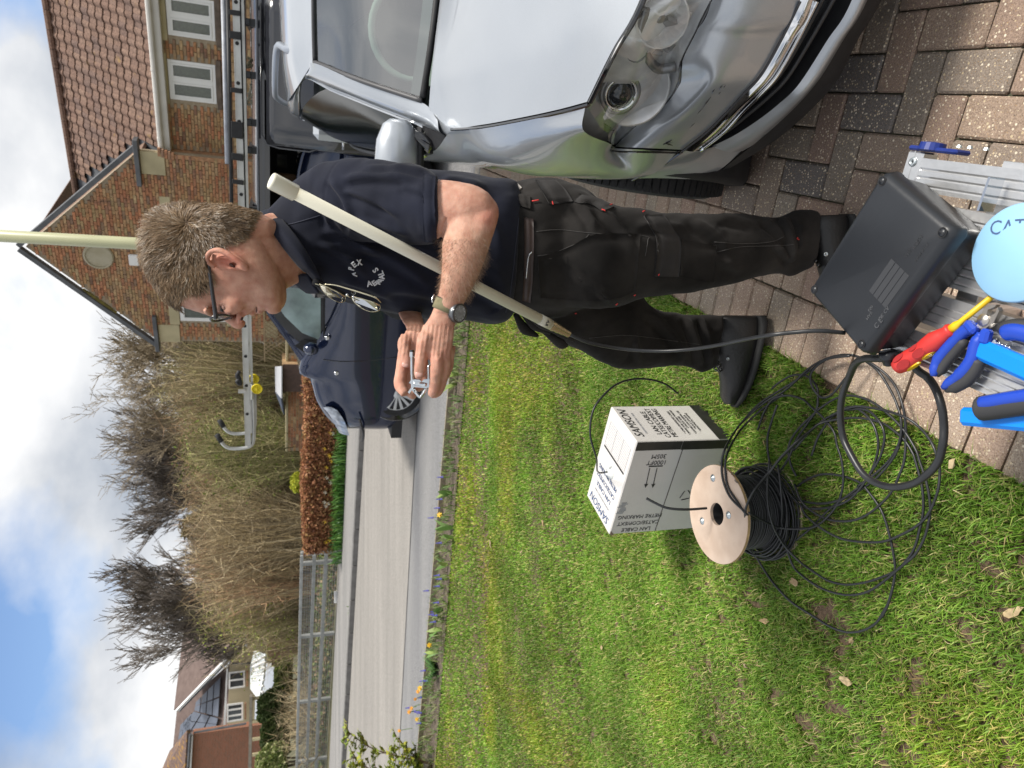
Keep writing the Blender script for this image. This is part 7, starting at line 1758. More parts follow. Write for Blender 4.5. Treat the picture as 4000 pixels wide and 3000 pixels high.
# ================================================================== white aerial tube under his arm
M_WT = mat('ivory_fibreglass', (.66, .64, .53), .35, var=.03, scale=2)
tu = thing('aerial_tube', 'long cream-white aerial tube held under the man\'s arm', 'aerial', PD(1600, 1000, 1.3))
t0 = PD(1066, 709, 1.17); t1 = PD(2150, 1268, 1.55); td = (t1 - t0).normalized()
obj('tube', lathe(t0, td, [(.0113, .02), (.0113, (t1 - t0).length)], 32), M_WT, tu, True)
obj('cap', lathe(t0 - td * .004, td, [(.0, 0), (.0125, 0), (.0142, .0015), (.0146, .004), (.0143, .044), (.0136, .045)], 36), mat('ivory_cap', (.74, .72, .60), .35, var=.02), tu, auto=40)
M_BRS = mat('pale_brass', (.50, .44, .28), .25, metal=.9, var=.1)
obj('connector', lathe(t1, td, [(.0110, -.002), (.0118, .010), (.0104, .012), (.0104, .026), (.0092, .028), (.0092, .040), (.0078, .042), (.0078, .058), (.005, .060)], 28), M_BRS, tu, auto=30)
obj('label', lathe(t1 - td * .034, td, [(.0117, 0), (.0117, .03)], 28), mat('label_silver', (.55, .52, .42), .4, var=.03), tu, True)
tc_ = (CAMP - t1).normalized(); tc_ = (tc_ - td * tc_.dot(td)).normalized()
obj('label_text', text_vf('RA', .011, t1 - td * .018 + tc_ * .0118, td.cross(tc_) * -1, td, .0002, bold=True), M_INK, tu)
e_ = t1 + td * .06
cable('aerial_lead', [e_, PD(2300, 1338, 1.60), PD(2400, 1358, 1.62), PD(2500, 1369, 1.62), PD(2600, 1371, 1.60), PD(2700, 1364, 1.56), PD(2800, 1349, 1.50), PD(2900, 1328, 1.42), PD(3000, 1310, 1.32), PD(3100, 1298, 1.29), PD(3200, 1292, 1.27), PD(3300, 1300, 1.27)], .0040, 'black lead hanging from the aerial tube down to the junction box', n=60, seg=9)
# ================================================================== the man
man = thing('person', 'person in navy polo shirt and black work trousers holding a metal clamp', 'person', Vector((.35, 1.75, 0)))
def ring(A, B, d, t, n=28, ex=2.0, roll=0.0, dB=None):
    """closed ring whose outline passes through two picture points; t = half thickness along the view."""
    pa = PD(A[0], A[1], d); pb = PD(B[0], B[1], d if dB is None else dB)
    c = (pa + pb) / 2; h = (pb - pa) / 2; v = (c - CAMP).normalized(); v = v - h * (v.dot(h) / h.dot(h)); v.normalize()
    P = []
    for k in range(n):
        a = 2 * PI * k / n; ca, sa = math.cos(a), math.sin(a)
        if ex != 2.0: ca = math.copysign(abs(ca) ** (2 / ex), ca); sa = math.copysign(abs(sa) ** (2 / ex), sa)
        P.append(c + h * ca + v * (t * sa))
    return P
def rl(st, n=28, ex=2.0, sub=4):
    """loft through stations (A, B, d, t), smoothly interpolated."""
    S = [np.array([s[0][0], s[0][1], s[1][0], s[1][1], s[2], s[3]], float) for s in st]; R = []
    m = (len(S) - 1) * sub + 1
    for i in range(m):
        t = i / sub; k = min(int(t), len(S) - 2); f = t - k
        p1, p2 = S[k], S[k + 1]; p0 = S[k - 1] if k else 2 * p1 - p2; p3 = S[k + 2] if k + 2 < len(S) else 2 * p2 - p1
        q = .5 * (2 * p1 + (p2 - p0) * f + (2 * p0 - 5 * p1 + 4 * p2 - p3) * f * f + (3 * p1 - p0 - 3 * p2 + p3) * f ** 3)
        R.append(ring((q[0], q[1]), (q[2], q[3]), q[4], max(.001, q[5]), n, ex))
    return loft(R)
def ell(X, Y, d, rx, ry, rd, rot=0.0, n=14):
    """ellipsoid at a picture point; radii in metres across X, across Y, along the view."""
    c = PD(X, Y, d); ax = (-UPV * math.cos(rot) - RIGHT * math.sin(rot)); ay = (UPV * math.sin(rot) - RIGHT * math.cos(rot)); V = []; F = []
    for i in range(n // 2 + 1):
        p = PI * i / (n // 2)
        for k in range(n):
            a = 2 * PI * k / n; V.append(c + ax * (rx * math.cos(p)) + ay * (ry * math.sin(p) * math.cos(a)) + VIEW * (rd * math.sin(p) * math.sin(a)))
    for i in range(n // 2):
        for k in range(n): F.append((i * n + k, i * n + (k + 1) % n, (i + 1) * n + (k + 1) % n, (i + 1) * n + k))
    return (V, F)
def ptube(L_, rs, n=14, k=16):
    P = spline([PD(*p) for p in L_], k); m = len(rs); R = [lerp1([i / (m - 1) for i in range(m)], rs, j / (k - 1)) for j in range(k)]
    V, F = tube(P, R, n)
    return (V, F)
def pxarr(co):
    d = co - np.array([0, 0, CAM_H]); z = d @ np.array(VIEW); up = d @ np.array(UPV)
    return 2000 - up / z * F_PX, 1500 - d[:, 0] / z * F_PX, z
def gauss(X, Y, x, y, sx, sy=None): sy = sy or sx; return np.exp(-((X - x) / sx) ** 2 - ((Y - y) / sy) ** 2)
def vnoise(co, s, seed=0, oct_=3):
    out = np.zeros(len(co)); amp = 1.0
    for o_ in range(oct_):
        out += amp * (fields(co[:, 0] + .37 * co[:, 2], co[:, 1] + .61 * co[:, 2] + 3.1 * seed, s * 2 ** o_, seed + o_) - .5) * 2; amp *= .5
    return out
HDd = 1.36
# ---- head: rings down the face, brow, cheek and jaw; nose, lips and ear added as solids
def head_ring(x, b, f, w, jaw=0.0, n=44, dC=HDd):
    pa = PD(x, b, dC); pb = PD(x + jaw, f, dC); c = (pa + pb) / 2; h = (pb - pa) / 2; P = []
    for k in range(n):
        a = 2 * PI * k / n; ca, sa = math.cos(a), math.sin(a); r = (abs(ca) ** 2.35 + abs(sa) ** 2.35) ** (-1 / 2.35)
        ww = w * (1 - .20 * max(0, ca) ** 1.5)
        P.append(c + h * (ca * r) + VIEW * (ww * sa * r))
    return P
hd_ = [(594, 915, 985, .022), (600, 880, 1025, .036), (618, 850, 1080, .052), (650, 828, 1140, .064), (690, 815, 1186, .071), (730, 808, 1206, .074), (770, 806, 1218, .075), (805, 808, 1229, .0745), (832, 810, 1226, .0740), (862, 814, 1221, .0735), (900, 822, 1224, .073), (940, 836, 1226, .071), (975, 860, 1223, .068), (1005, 900, 1219, .064), (1040, 945, 1218, .058), (1072, 1005, 1217, .049), (1094, 1065, 1207, .038), (1105, 1120, 1188, .022)]
body = MB()
R = []
for i in range((len(hd_) - 1) * 3 + 1):
    t = i / 3; k = min(int(t), len(hd_) - 2); f = t - k; S = [np.array(h_, float) for h_ in hd_]
    p1, p2 = S[k], S[k + 1]; p0 = S[k - 1] if k else 2 * p1 - p2; p3 = S[k + 2] if k + 2 < len(S) else 2 * p2 - p1
    q = .5 * (2 * p1 + (p2 - p0) * f + (2 * p0 - 5 * p1 + 4 * p2 - p3) * f * f + (3 * p1 - p0 - 3 * p2 + p3) * f ** 3)
    R.append(head_ring(q[0], q[1], q[2], max(.004, q[3])))
body.add(loft(R))
body.add(ell(855, 900, HDd, .118, .047, .070))                                  # back of the skull
# nose
body.add(ptube([(838, 1218, HDd), (872, 1232, HDd), (905, 1249, HDd), (932, 1262, HDd), (946, 1252, HDd)], [.005, .0080, .0102, .0125, .009]))
body.add(ell(936, 1256, HDd, .0105, .010, .0125)); body.add(ell(940, 1238, HDd - .013, .0085, .0125, .007)); body.add(ell(940, 1238, HDd + .013, .0085, .0125, .007))
# brow, cheekbones, lips, chin
body.add(ell(822, 1217, HDd - .024, .0085, .010, .026)); body.add(ell(822, 1217, HDd + .024, .0085, .010, .026))
body.add(ell(898, 1166, HDd - .033, .032, .032, .0175)); body.add(ell(898, 1166, HDd + .033, .032, .032, .0175))
body.add(ell(977, 1220, HDd, .0095, .0085, .022)); body.add(ell(989, 1219, HDd, .006, .0065, .019)); body.add(ell(1013, 1214, HDd, .0065, .0065, .018)); body.add(ell(1066, 1206, HDd, .016, .011, .020))
# ear
de = HDd - .074
body.add(ell(885, 1018, de + .002, .040, .017, .010, .30))
ear_rim = [(842, 1042, de - .006), (818, 1032, de - .010), (808, 1008, de - .015), (822, 984, de - .020), (852, 977, de - .023), (888, 990, de - .023), (922, 1012, de - .020), (950, 1034, de - .014), (966, 1048, de - .008)]
body.add(ptube(ear_rim, [.0040, .0046, .0050, .0052, .0054, .0052, .0050, .0062, .0052], 10, 30))
body.add(ptube([(850, 1010, de - .008), (878, 1006, de - .014), (908, 1018, de - .012), (930, 1034, de - .008)], [.003, .0042, .0042, .004], 8, 12))
body.add(ell(950, 1040, de - .006, .013, .0085, .006, .5)); body.add(ell(905, 1046, de - .004, .006, .004, .005))
# neck and a slimmer trunk under the shirt that carries both arms
body.add(rl([((960, 872), (1020, 1130), 1.375, .052), ((1010, 850), (1085, 1140), 1.39, .056), ((1060, 835), (1150, 1110), 1.42, .060), ((1140, 815), (1220, 1080), 1.46, .066), ((1230, 800), (1290, 1060), 1.50, .08)]))
body.add(rl([((1220, 760), (1280, 1080), 1.50, .10), ((1400, 730), (1420, 1130), 1.55, .10), ((1700, 760), (1700, 1170), 1.62, .10), ((1980, 800), (1980, 1170), 1.72, .10)]))
# left arm
DA = 1.285
body.add(rl([((1330, 740), (1330, 900), 1.43, .05), ((1500, 705), (1500, 920), 1.37, .05), ((1640, 709), (1640, 928), 1.315, .050), ((1705, 706), (1703, 930), 1.300, .050), ((1780, 713), (1775, 932), 1.29, .050), ((1850, 727), (1835, 932), DA, .048), ((1905, 755), (1890, 915), DA, .040), ((1936, 800), (1925, 870), DA, .022)], ex=2.2))
body.add(rl([((1745, 780), (1925, 775), DA, .030), ((1735, 850), (1945, 812), DA - .003, .043), ((1728, 930), (1941, 870), DA - .006, .046), ((1727, 1000), (1918, 945), DA - .007, .044), ((1725, 1060), (1889, 1030), DA - .007, .040), ((1719, 1120), (1851, 1118), DA - .006, .034), ((1706, 1168), (1814, 1182), DA - .004, .028), ((1692, 1212), (1790, 1232), DA - .002, .024)], ex=2.15))
# left hand: back of the hand, thumb, four bent fingers
DH = DA
body.add(rl([((1700, 1190), (1797, 1212), DH, .024), ((1680, 1238), (1780, 1252), DH - .001, .019), ((1645, 1288), (1775, 1298), DH - .001, .018), ((1632, 1330), (1770, 1345), DH - .001, .0185), ((1645, 1372), (1767, 1385), DH, .018), ((1676, 1402), (1762, 1405), DH + .002, .014)], ex=2.5))
body.add(ptube([(1668, 1310, DH - .008), (1652, 1360, DH - .013), (1645, 1405, DH - .014), (1642, 1440, DH - .013), (1637, 1468, DH - .010)], [.016, .0125, .0110, .0112, .0088]))
body.add(ell(1637, 1471, DH - .010, .0080, .0055, .0078))
body.add(ptube([(1700, 1375, DH - .008), (1708, 1415, DH - .013), (1702, 1470, DH - .008), (1697, 1515, DH + .002), (1685, 1543, DH + .014)], [.0125, .0130, .0112, .0102, .0085]))
body.add(ptube([(1732, 1375, DH + .000), (1737, 1420, DH + .000), (1730, 1470, DH + .006), (1714, 1522, DH + .016), (1690, 1545, DH + .028)], [.0125, .0120, .0108, .0098, .008]))
body.add(ptube([(1752, 1372, DH + .010), (1752, 1412, DH + .014), (1738, 1462, DH + .024), (1710, 1500, DH + .036), (1684, 1505, DH + .042)], [.0115, .0110, .0100, .0090, .0075]))
body.add(ptube([(1758, 1350, DH + .020), (1752, 1392, DH + .028), (1732, 1435, DH + .040), (1704, 1462, DH + .048)], [.0105, .0095, .0085, .007]))
# right forearm and hand, further from the camera
DR = 1.375
body.add(rl([((1500, 1060), (1600, 1040), 1.76, .036), ((1535, 1160), (1630, 1150), 1.66, .033), ((1562, 1238), (1650, 1240), 1.54, .029), ((1588, 1283), (1664, 1290), 1.45, .026), ((1585, 1312), (1668, 1325), DR + .02, .023)]))
body.add(rl([((1588, 1290), (1670, 1300), DR, .022), ((1568, 1325), (1668, 1345), DR, .020), ((1566, 1370), (1660, 1395), DR + .004, .019), ((1572, 1420), (1650, 1440), DR + .010, .017), ((1580, 1460), (1635, 1470), DR + .014, .012)], ex=2.4))
body.add(ptube([(1590, 1320, DR - .010), (1577, 1345, DR - .020), (1584, 1385, DR - .026), (1590, 1410, DR - .027), (1588, 1432, DR - .024)], [.014, .0125, .0118, .0112, .0085]))
body.add(ptube([(1582, 1370, DR + .002), (1575, 1420, DR - .002), (1566, 1465, DR - .008), (1562, 1505, DR - .016), (1584, 1540, DR - .026)], [.014, .0130, .0122, .0120, .0090]))
body.add(ptube([(1608, 1400, DR + .010), (1600, 1450, DR + .008), (1592, 1500, DR + .004), (1604, 1535, DR - .008), (1618, 1545, DR - .018)], [.013, .0120, .0110, .0100, .0080]))
body.add(ptube([(1630, 1400, DR + .020), (1628, 1450, DR + .020), (1630, 1495, DR + .012), (1640, 1520, DR + .0)], [.012, .0110, .0100, .0085]))
body.add(ptube([(1648, 1380, DR + .024), (1655, 1430, DR + .022), (1662, 1468, DR + .014), (1664, 1490, DR + .004)], [.011, .0100, .0090, .0075]))
def body_disp(co, nr):
    X, Y, z = pxarr(co); near = z < HDd
    d = np.zeros(len(co)); head = X < 1130
    # eye sockets, temple hollow, line from nose to mouth, mouth
    e = gauss(X, Y, 862, 1208, 26, 20); d -= .0075 * e * head
    d -= .0030 * gauss(X, Y, 850, 1165, 50, 24) * head
    d -= .0035 * np.exp(-((Y - (1262 - .62 * (X - 930))) / 7) ** 2) * (X > 935) * (X < 1000) * head
    d -= .0045 * gauss(X, Y, 1001, 1212, 5.0, 16) * head
    d -= .0030 * gauss(X, Y, 1036, 1216, 9, 12) * head
    d += .0030 * gauss(X, Y, 930, 1180, 36, 30) * head - .002 * gauss(X, Y, 985, 1150, 40, 40) * head
    # shell of the ear
    d -= .0060 * gauss(X, Y, 868, 1022, 24, 9) * near * head; d -= .009 * gauss(X, Y, 905, 1036, 16, 7) * near * head
    # crow's feet and forehead lines
    d += .0007 * np.sin((X - 858) * .55 + (Y - 1180) * .12) * gauss(X, Y, 868, 1160, 26, 28) * head
    d += .0006 * np.sin((Y - 1150) * .40 + X * .05) * gauss(X, Y, 760, 1200, 60, 26) * head
    # crook of the elbow, elbow point, tendons and knuckles
    d -= .0045 * np.exp(-((X - (1722 + .10 * (935 - Y) * 2.2)) / 6) ** 2) * (Y > 850) * (Y < 945) * (X > 1690) * (X < 1800)
    d += .0022 * gauss(X, Y, 1925, 830, 26, 34) - .002 * gauss(X, Y, 1855, 850, 26, 60)
    hand = (X > 1560) & (X < 1790) & (Y > 1270)
    d += .0007 * np.sin(X * .38 + Y * .05) * hand * (Y < 1400) + .0006 * vnoise(co, 90, 5) * hand
    d += .0016 * (gauss(X, Y, 1712, 1402, 10) + gauss(X, Y, 1742, 1405, 10)) + .0010 * gauss(X, Y, 1700, 1468, 9)
    d += .0004 * vnoise(co, 60, 8)
    return co + nr * d[:, None]
M_SKIN, nt_, b_ = new_mat('skin')
def _skin():
    N = nt_.nodes.new; L = nt_.links.new
    a = N('ShaderNodeAttribute'); a.attribute_name = 'tint'; g = N('ShaderNodeNewGeometry')
    n = N('ShaderNodeTexNoise'); n.inputs['Scale'].default_value = 55; n.inputs['Detail'].default_value = 6; L(g.outputs['Position'], n.inputs['Vector'])
    r = N('ShaderNodeValToRGB'); r.color_ramp.elements[0].position = .3; r.color_ramp.elements[1].position = .7; r.color_ramp.elements[0].color = (.84, .70, .67, 1); r.color_ramp.elements[1].color = (1.10, 1.12, 1.12, 1); L(n.outputs['Fac'], r.inputs[0])
    mx = N('ShaderNodeMix'); mx.data_type = 'RGBA'; mx.blend_type = 'MULTIPLY'; mx.inputs[0].default_value = 1; L(a.outputs['Color'], mx.inputs[6]); L(r.outputs[0], mx.inputs[7])
    L(mx.outputs[2], b_.inputs['Base Color']); b_.inputs['Roughness'].default_value = .60; b_.inputs['Specular IOR Level'].default_value = .28
    b_.inputs['Subsurface Weight'].default_value = .18; b_.inputs['Subsurface Radius'].default_value = (.010, .004, .002); b_.inputs['Subsurface Scale'].default_value = .6
    n2 = N('ShaderNodeTexVoronoi'); n2.inputs['Scale'].default_value = 700; L(g.outputs['Position'], n2.inputs['Vector'])
    n3 = N('ShaderNodeTexNoise'); n3.inputs['Scale'].default_value = 160; n3.inputs['Detail'].default_value = 4; L(g.outputs['Position'], n3.inputs['Vector'])
    ad = N('ShaderNodeMath'); ad.operation = 'MULTIPLY_ADD'; ad.inputs[1].default_value = .5; L(n2.outputs['Distance'], ad.inputs[0]); L(n3.outputs['Fac'], ad.inputs[2])
    bp = N('ShaderNodeBump'); bp.inputs['Strength'].default_value = .5; bp.inputs['Distance'].default_value = .0014; L(ad.outputs[0], bp.inputs['Height']); L(bp.outputs[0], b_.inputs['Normal'])
_skin()
bo_ = finish_remesh('body', body.vf, M_SKIN, man, .0026, 5, .5, body_disp)
def get_co(o):
    me = o.data; n = len(me.vertices); c = np.empty(n * 3, np.float32); me.vertices.foreach_get('co', c); b = base_of(man); return c.reshape(-1, 3).astype(float) + np.array([b.x, b.y, b.z])
HAIRP = [(560, 930), (560, 1010), (600, 1120), (640, 1190), (665, 1216), (692, 1217), (700, 1180), (712, 1150), (745, 1140), (775, 1142), (800, 1130), (822, 1112), (832, 1090), (826, 1060), (812, 1040), (800, 1010), (806, 975), (838, 968), (892, 950), (935, 946), (966, 925), (985, 890), (1000, 860), (1012, 820), (950, 780), (860, 760), (700, 770), (600, 850)]
def inpoly(X, Y, P):
    ok = np.zeros(len(X), bool); j = len(P) - 1
    for i in range(len(P)):
        xi, yi = P[i]; xj, yj = P[j]
        ok ^= ((yi > Y) != (yj > Y)) & (X < (xj - xi) * (Y - yi) / (yj - yi + 1e-12) + xi); j = i
    return ok
co = get_co(bo_); X, Y, z = pxarr(co)
base = np.array([.53, .305, .225]); T_ = np.tile(base, (len(co), 1))
def blend(mask, col): 
    global T_
    T_ = T_ * (1 - mask[:, None]) + np.array(col) * mask[:, None]
head = X < 1180
blend(.7 * gauss(X, Y, 890, 1018, 60, 40) * head, (.60, .20, .14))                 # ear
blend(.50 * gauss(X, Y, 935, 1255, 26, 26) * head, (.60, .23, .17)); blend(.35 * gauss(X, Y, 905, 1150, 60, 50) * head, (.58, .26, .19))
blend(.42 * gauss(X, Y, 1040, 1110, 70, 75) * head, (.36, .235, .18))                # shaven jaw
blend(.55 * gauss(X, Y, 865, 1203, 16, 16) * head, (.34, .18, .15))                # shade of the socket tinted in round the eye
blend(.6 * (gauss(X, Y, 988, 1222, 8, 12) + gauss(X, Y, 1014, 1218, 8, 12)).clip(0, 1) * head, (.50, .21, .17))
blend(.30 * gauss(X, Y, 1120, 1000, 90, 90) * head, (.60, .30, .21))
blend(.55 * gauss(X, Y, 1915, 850, 46, 50), (.58, .23, .17)); blend(.3 * (X > 1690) * (Y > 900) * (Y < 1180) * (X < 1960), (.50, .325, .22))
blend(.35 * (gauss(X, Y, 1700, 1410, 60, 40) + gauss(X, Y, 1700, 1520, 30, 30)).clip(0, 1), (.60, .27, .20)); blend(.45 * gauss(X, Y, 1588, 1425, 18, 24), (.66, .28, .22)); blend(.4 * gauss(X, Y, 1560, 1490, 30, 40), (.62, .31, .23))
hm_ = inpoly(X, Y, HAIRP); T_[hm_] = np.array([.10, .065, .04])
a = bo_.data.color_attributes.new('tint', 'FLOAT_COLOR', 'POINT'); c4 = np.ones((len(co), 4), np.float32); c4[:, :3] = T_; a.data.foreach_set('color', c4.ravel())
# nails, eye, nostril
M_NAIL = mat('nail', (.60, .35, .29), .35, var=.04)
obj('thumb_nail', ell(1636, 1461, DH - .0195, .0072, .0058, .0025), M_NAIL, bo_, True)
obj('thumb_nail', ell(1583, 1424, DR - .0335, .0070, .0055, .0025, .2), M_NAIL, bo_, True)
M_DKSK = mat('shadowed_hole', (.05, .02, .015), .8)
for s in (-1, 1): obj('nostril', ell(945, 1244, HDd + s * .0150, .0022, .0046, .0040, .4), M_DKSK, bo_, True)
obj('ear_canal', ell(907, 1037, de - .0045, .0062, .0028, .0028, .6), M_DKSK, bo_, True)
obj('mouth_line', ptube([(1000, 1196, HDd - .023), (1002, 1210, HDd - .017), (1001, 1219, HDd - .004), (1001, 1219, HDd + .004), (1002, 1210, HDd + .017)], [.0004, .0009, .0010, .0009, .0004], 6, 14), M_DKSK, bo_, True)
M_LID = mat('eyelid', (.42, .24, .19), .5, var=.1, scale=200); M_EYE = mat('eye_shaded', (.10, .07, .065), .4); M_IRIS = mat('iris', (.03, .03, .03), .3)  # white of the eye coloured dark, shade under the lid painted in
for s in (-1, 1):
    obj('eye', ell(867, 1203, HDd + s * .031, .0042, .0072, .0085), M_EYE, bo_, True)
    obj('iris', ell(869, 1211, HDd + s * .032, .0034, .0036, .0062), M_IRIS, bo_, True)
    obj('eyelid', ell(857, 1202, HDd + s * .031, .0072, .0086, .0108), M_LID, bo_, True); obj('lower_lid', ell(880, 1199, HDd + s * .031, .0060, .0076, .0100), M_LID, bo_, True)
    obj('eyebrow', ptube([(812, 1196, HDd + s * .048), (806, 1214, HDd + s * .036), (812, 1226, HDd + s * .018)], [.0012, .0024, .0012], 8, 10), mat('eyebrow', (.30, .20, .145), .9, var=.4, scale=300, bump=1, bscale=500), bo_, True)
# ---- hair, strand by strand
me = bo_.data; me.calc_loop_triangles(); tri = np.array([t.vertices[:] for t in me.loop_triangles]); nrm = np.empty(len(me.vertices) * 3, np.float32); me.vertices.foreach_get('normal', nrm); nrm = nrm.reshape(-1, 3)
tc = co[tri].mean(1); tX, tY, tz = pxarr(tc); sel = inpoly(tX, tY, HAIRP) & (tz < 1.47)
tri_h = tri[sel]; A_ = np.linalg.norm(np.cross(co[tri_h[:, 1]] - co[tri_h[:, 0]], co[tri_h[:, 2]] - co[tri_h[:, 0]]), axis=1)
g_ = np.random.default_rng(77); NS = 34000
pk = g_.choice(len(tri_h), NS, p=A_ / A_.sum()); u1 = g_.random(NS); u2 = g_.random(NS); fl = u1 + u2 > 1; u1[fl] = 1 - u1[fl]; u2[fl] = 1 - u2[fl]
P0 = co[tri_h[pk, 0]] * (1 - u1 - u2)[:, None] + co[tri_h[pk, 1]] * u1[:, None] + co[tri_h[pk, 2]] * u2[:, None]; Nn = nrm[tri_h[pk, 0]]; Nn /= np.linalg.norm(Nn, axis=1)[:, None]
hX, hY, hz2 = pxarr(P0)
dX = hX - 728; dY = hY - 872; L_ = np.sqrt(dX ** 2 + dY ** 2) + 1; dX = dX / L_; dY = dY / L_
# clumps turn the flow
cl = vnoise(P0, 26, 3, 2) * .55 + g_.normal(0, .16, NS) + .35 * np.exp(-L_ / 70)
sw_ = np.stack([dX * np.cos(cl) - dY * np.sin(cl), dX * np.sin(cl) + dY * np.cos(cl)], 1)
Fd = -sw_[:, :1] * np.array(UPV) - sw_[:, 1:] * np.array(RIGHT); Fd -= Nn * (Fd * Nn).sum(1)[:, None]; Fd /= np.linalg.norm(Fd, axis=1)[:, None] + 1e-9
top = np.clip((760 - hX) / 150, 0, 1)
edge_ = np.clip((hX - 860) / 120, 0, 1)
Lh = (.014 + .009 * top - .006 * edge_) * g_.uniform(.7, 1.25, NS); lift = .46 + .12 * top - .25 * edge_ + .10 * vnoise(P0, 40, 9, 2)
side_ = np.cross(Nn, Fd); wv = (side_ + .7 * g_.normal(0, 1, (NS, 3))); wv /= np.linalg.norm(wv, axis=1)[:, None]; wv *= .00062
K = 4; V = np.empty((NS, K, 2, 3)); 
for k, t in enumerate((0, .35, .7, 1.0)):
    c = P0 + Fd * (Lh * t * (.72 + .28 * t))[:, None] + Nn * (Lh * lift * (t - .35 * t * t) + .0005)[:, None] + side_ * (Lh * .12 * t * t * g_.normal(0, 1, NS))[:, None]
    w = wv * (1 - .75 * t); V[:, k, 0] = c - w; V[:, k, 1] = c + w
i0 = (np.arange(NS) * K * 2)[:, None]; Fh = []
for k in range(K - 1): Fh += [i0 + np.array([[2 * k, 2 * k + 1, 2 * k + 3]]), i0 + np.array([[2 * k, 2 * k + 3, 2 * k + 2]])]
hc = np.array([(.21, .135, .075), (.29, .19, .105), (.15, .095, .05), (.38, .26, .15), (.26, .17, .10), (.52, .46, .37)])
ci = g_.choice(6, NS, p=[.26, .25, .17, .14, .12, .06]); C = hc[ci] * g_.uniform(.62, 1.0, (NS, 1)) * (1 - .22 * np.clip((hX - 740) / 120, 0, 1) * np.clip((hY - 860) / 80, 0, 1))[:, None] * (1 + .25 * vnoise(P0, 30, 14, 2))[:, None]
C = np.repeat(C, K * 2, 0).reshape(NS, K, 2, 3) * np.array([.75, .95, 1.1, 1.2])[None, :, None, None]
M_HAIR = attr_mat('hair', .42, .45)
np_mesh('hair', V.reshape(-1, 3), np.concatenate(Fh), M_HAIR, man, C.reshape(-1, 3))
# fine hairs on the forearm
sel = (tX > 1695) & (tX < 1900) & (tY > 930) & (tY < 1175) & (tz < 1.45); tri_a = tri[sel]; NA = 4200; pk = g_.integers(0, len(tri_a), NA); P0 = co[tri_a[pk]].mean(1); Nn = nrm[tri_a[pk, 0]]
Fd = np.tile(np.array(-RIGHT * .8 - UPV * .1), (NA, 1)) + g_.normal(0, .35, (NA, 3)); wv = g_.normal(0, 1, (NA, 3)); wv *= .0002 / np.linalg.norm(wv, axis=1)[:, None]
tip = P0 + Fd * .008 + Nn * .008; V = np.stack([P0 - wv, P0 + wv, tip], 1).reshape(-1, 3)
np_mesh('arm_hair', V, (np.arange(NA) * 3)[:, None] + np.array([[0, 1, 2]]), M_HAIR, man, np.tile([.26, .17, .11], (len(V), 1)))
# ---- polo shirt
M_SHIRT = mat('navy_pique', (.009, .011, .022), .85, var=.25, scale=9, bump=.35, bscale=900, bdist=.0008, sheen=.06, spec=.2)
sh_ = MB()
sh_.add(rl([((1045, 850), (1195, 1075), 1.455, .075), ((1095, 802), (1228, 1115), 1.475, .105), ((1165, 738), (1270, 1152), 1.50, .135), ((1260, 688), (1345, 1180), 1.53, .150), ((1390, 668), (1450, 1208), 1.56, .150), ((1540, 664), (1585, 1232), 1.59, .148), ((1700, 680), (1730, 1247), 1.62, .150), ((1860, 695), (1870, 1258), 1.66, .155), ((1985, 715), (1965, 1262), 1.70, .158), ((2042, 752), (2004, 1238), 1.725, .158)], 40, 2.25))
sh_.add(rl([((1135, 735), (1200, 900), 1.47, .06), ((1215, 668), (1275, 905), 1.43, .075), ((1310, 640), (1360, 920), 1.40, .078), ((1430, 632), (1460, 935), 1.37, .074), ((1550, 648), (1570, 945), 1.335, .068), ((1650, 672), (1660, 952), 1.312, .064), ((1703, 692), (1704, 950), 1.302, .061)], 34, 2.2))
sh_.add(rl([((1200, 900), (1260, 1120), 1.60, .06), ((1330, 940), (1380, 1170), 1.63, .07), ((1500, 1000), (1520, 1190), 1.60, .06), ((1600, 1060), (1600, 1180), 1.56, .055)], 20))
def fold(X, Y, x0, y0, x1, y1, w, amp, bend=0.0):
    dx, dy = x1 - x0, y1 - y0; L = math.hypot(dx, dy); t = ((X - x0) * dx + (Y - y0) * dy) / L / L; s = ((X - x0) * -dy + (Y - y0) * dx) / L + bend * np.sin(np.clip(t, 0, 1) * PI)
    env = np.clip(t / .15, 0, 1) * np.clip((1 - t) / .25, 0, 1); return 1.3 * amp * env * (np.exp(-(s / w) ** 2) - .8 * np.exp(-((s - w * 1.7) / w) ** 2))
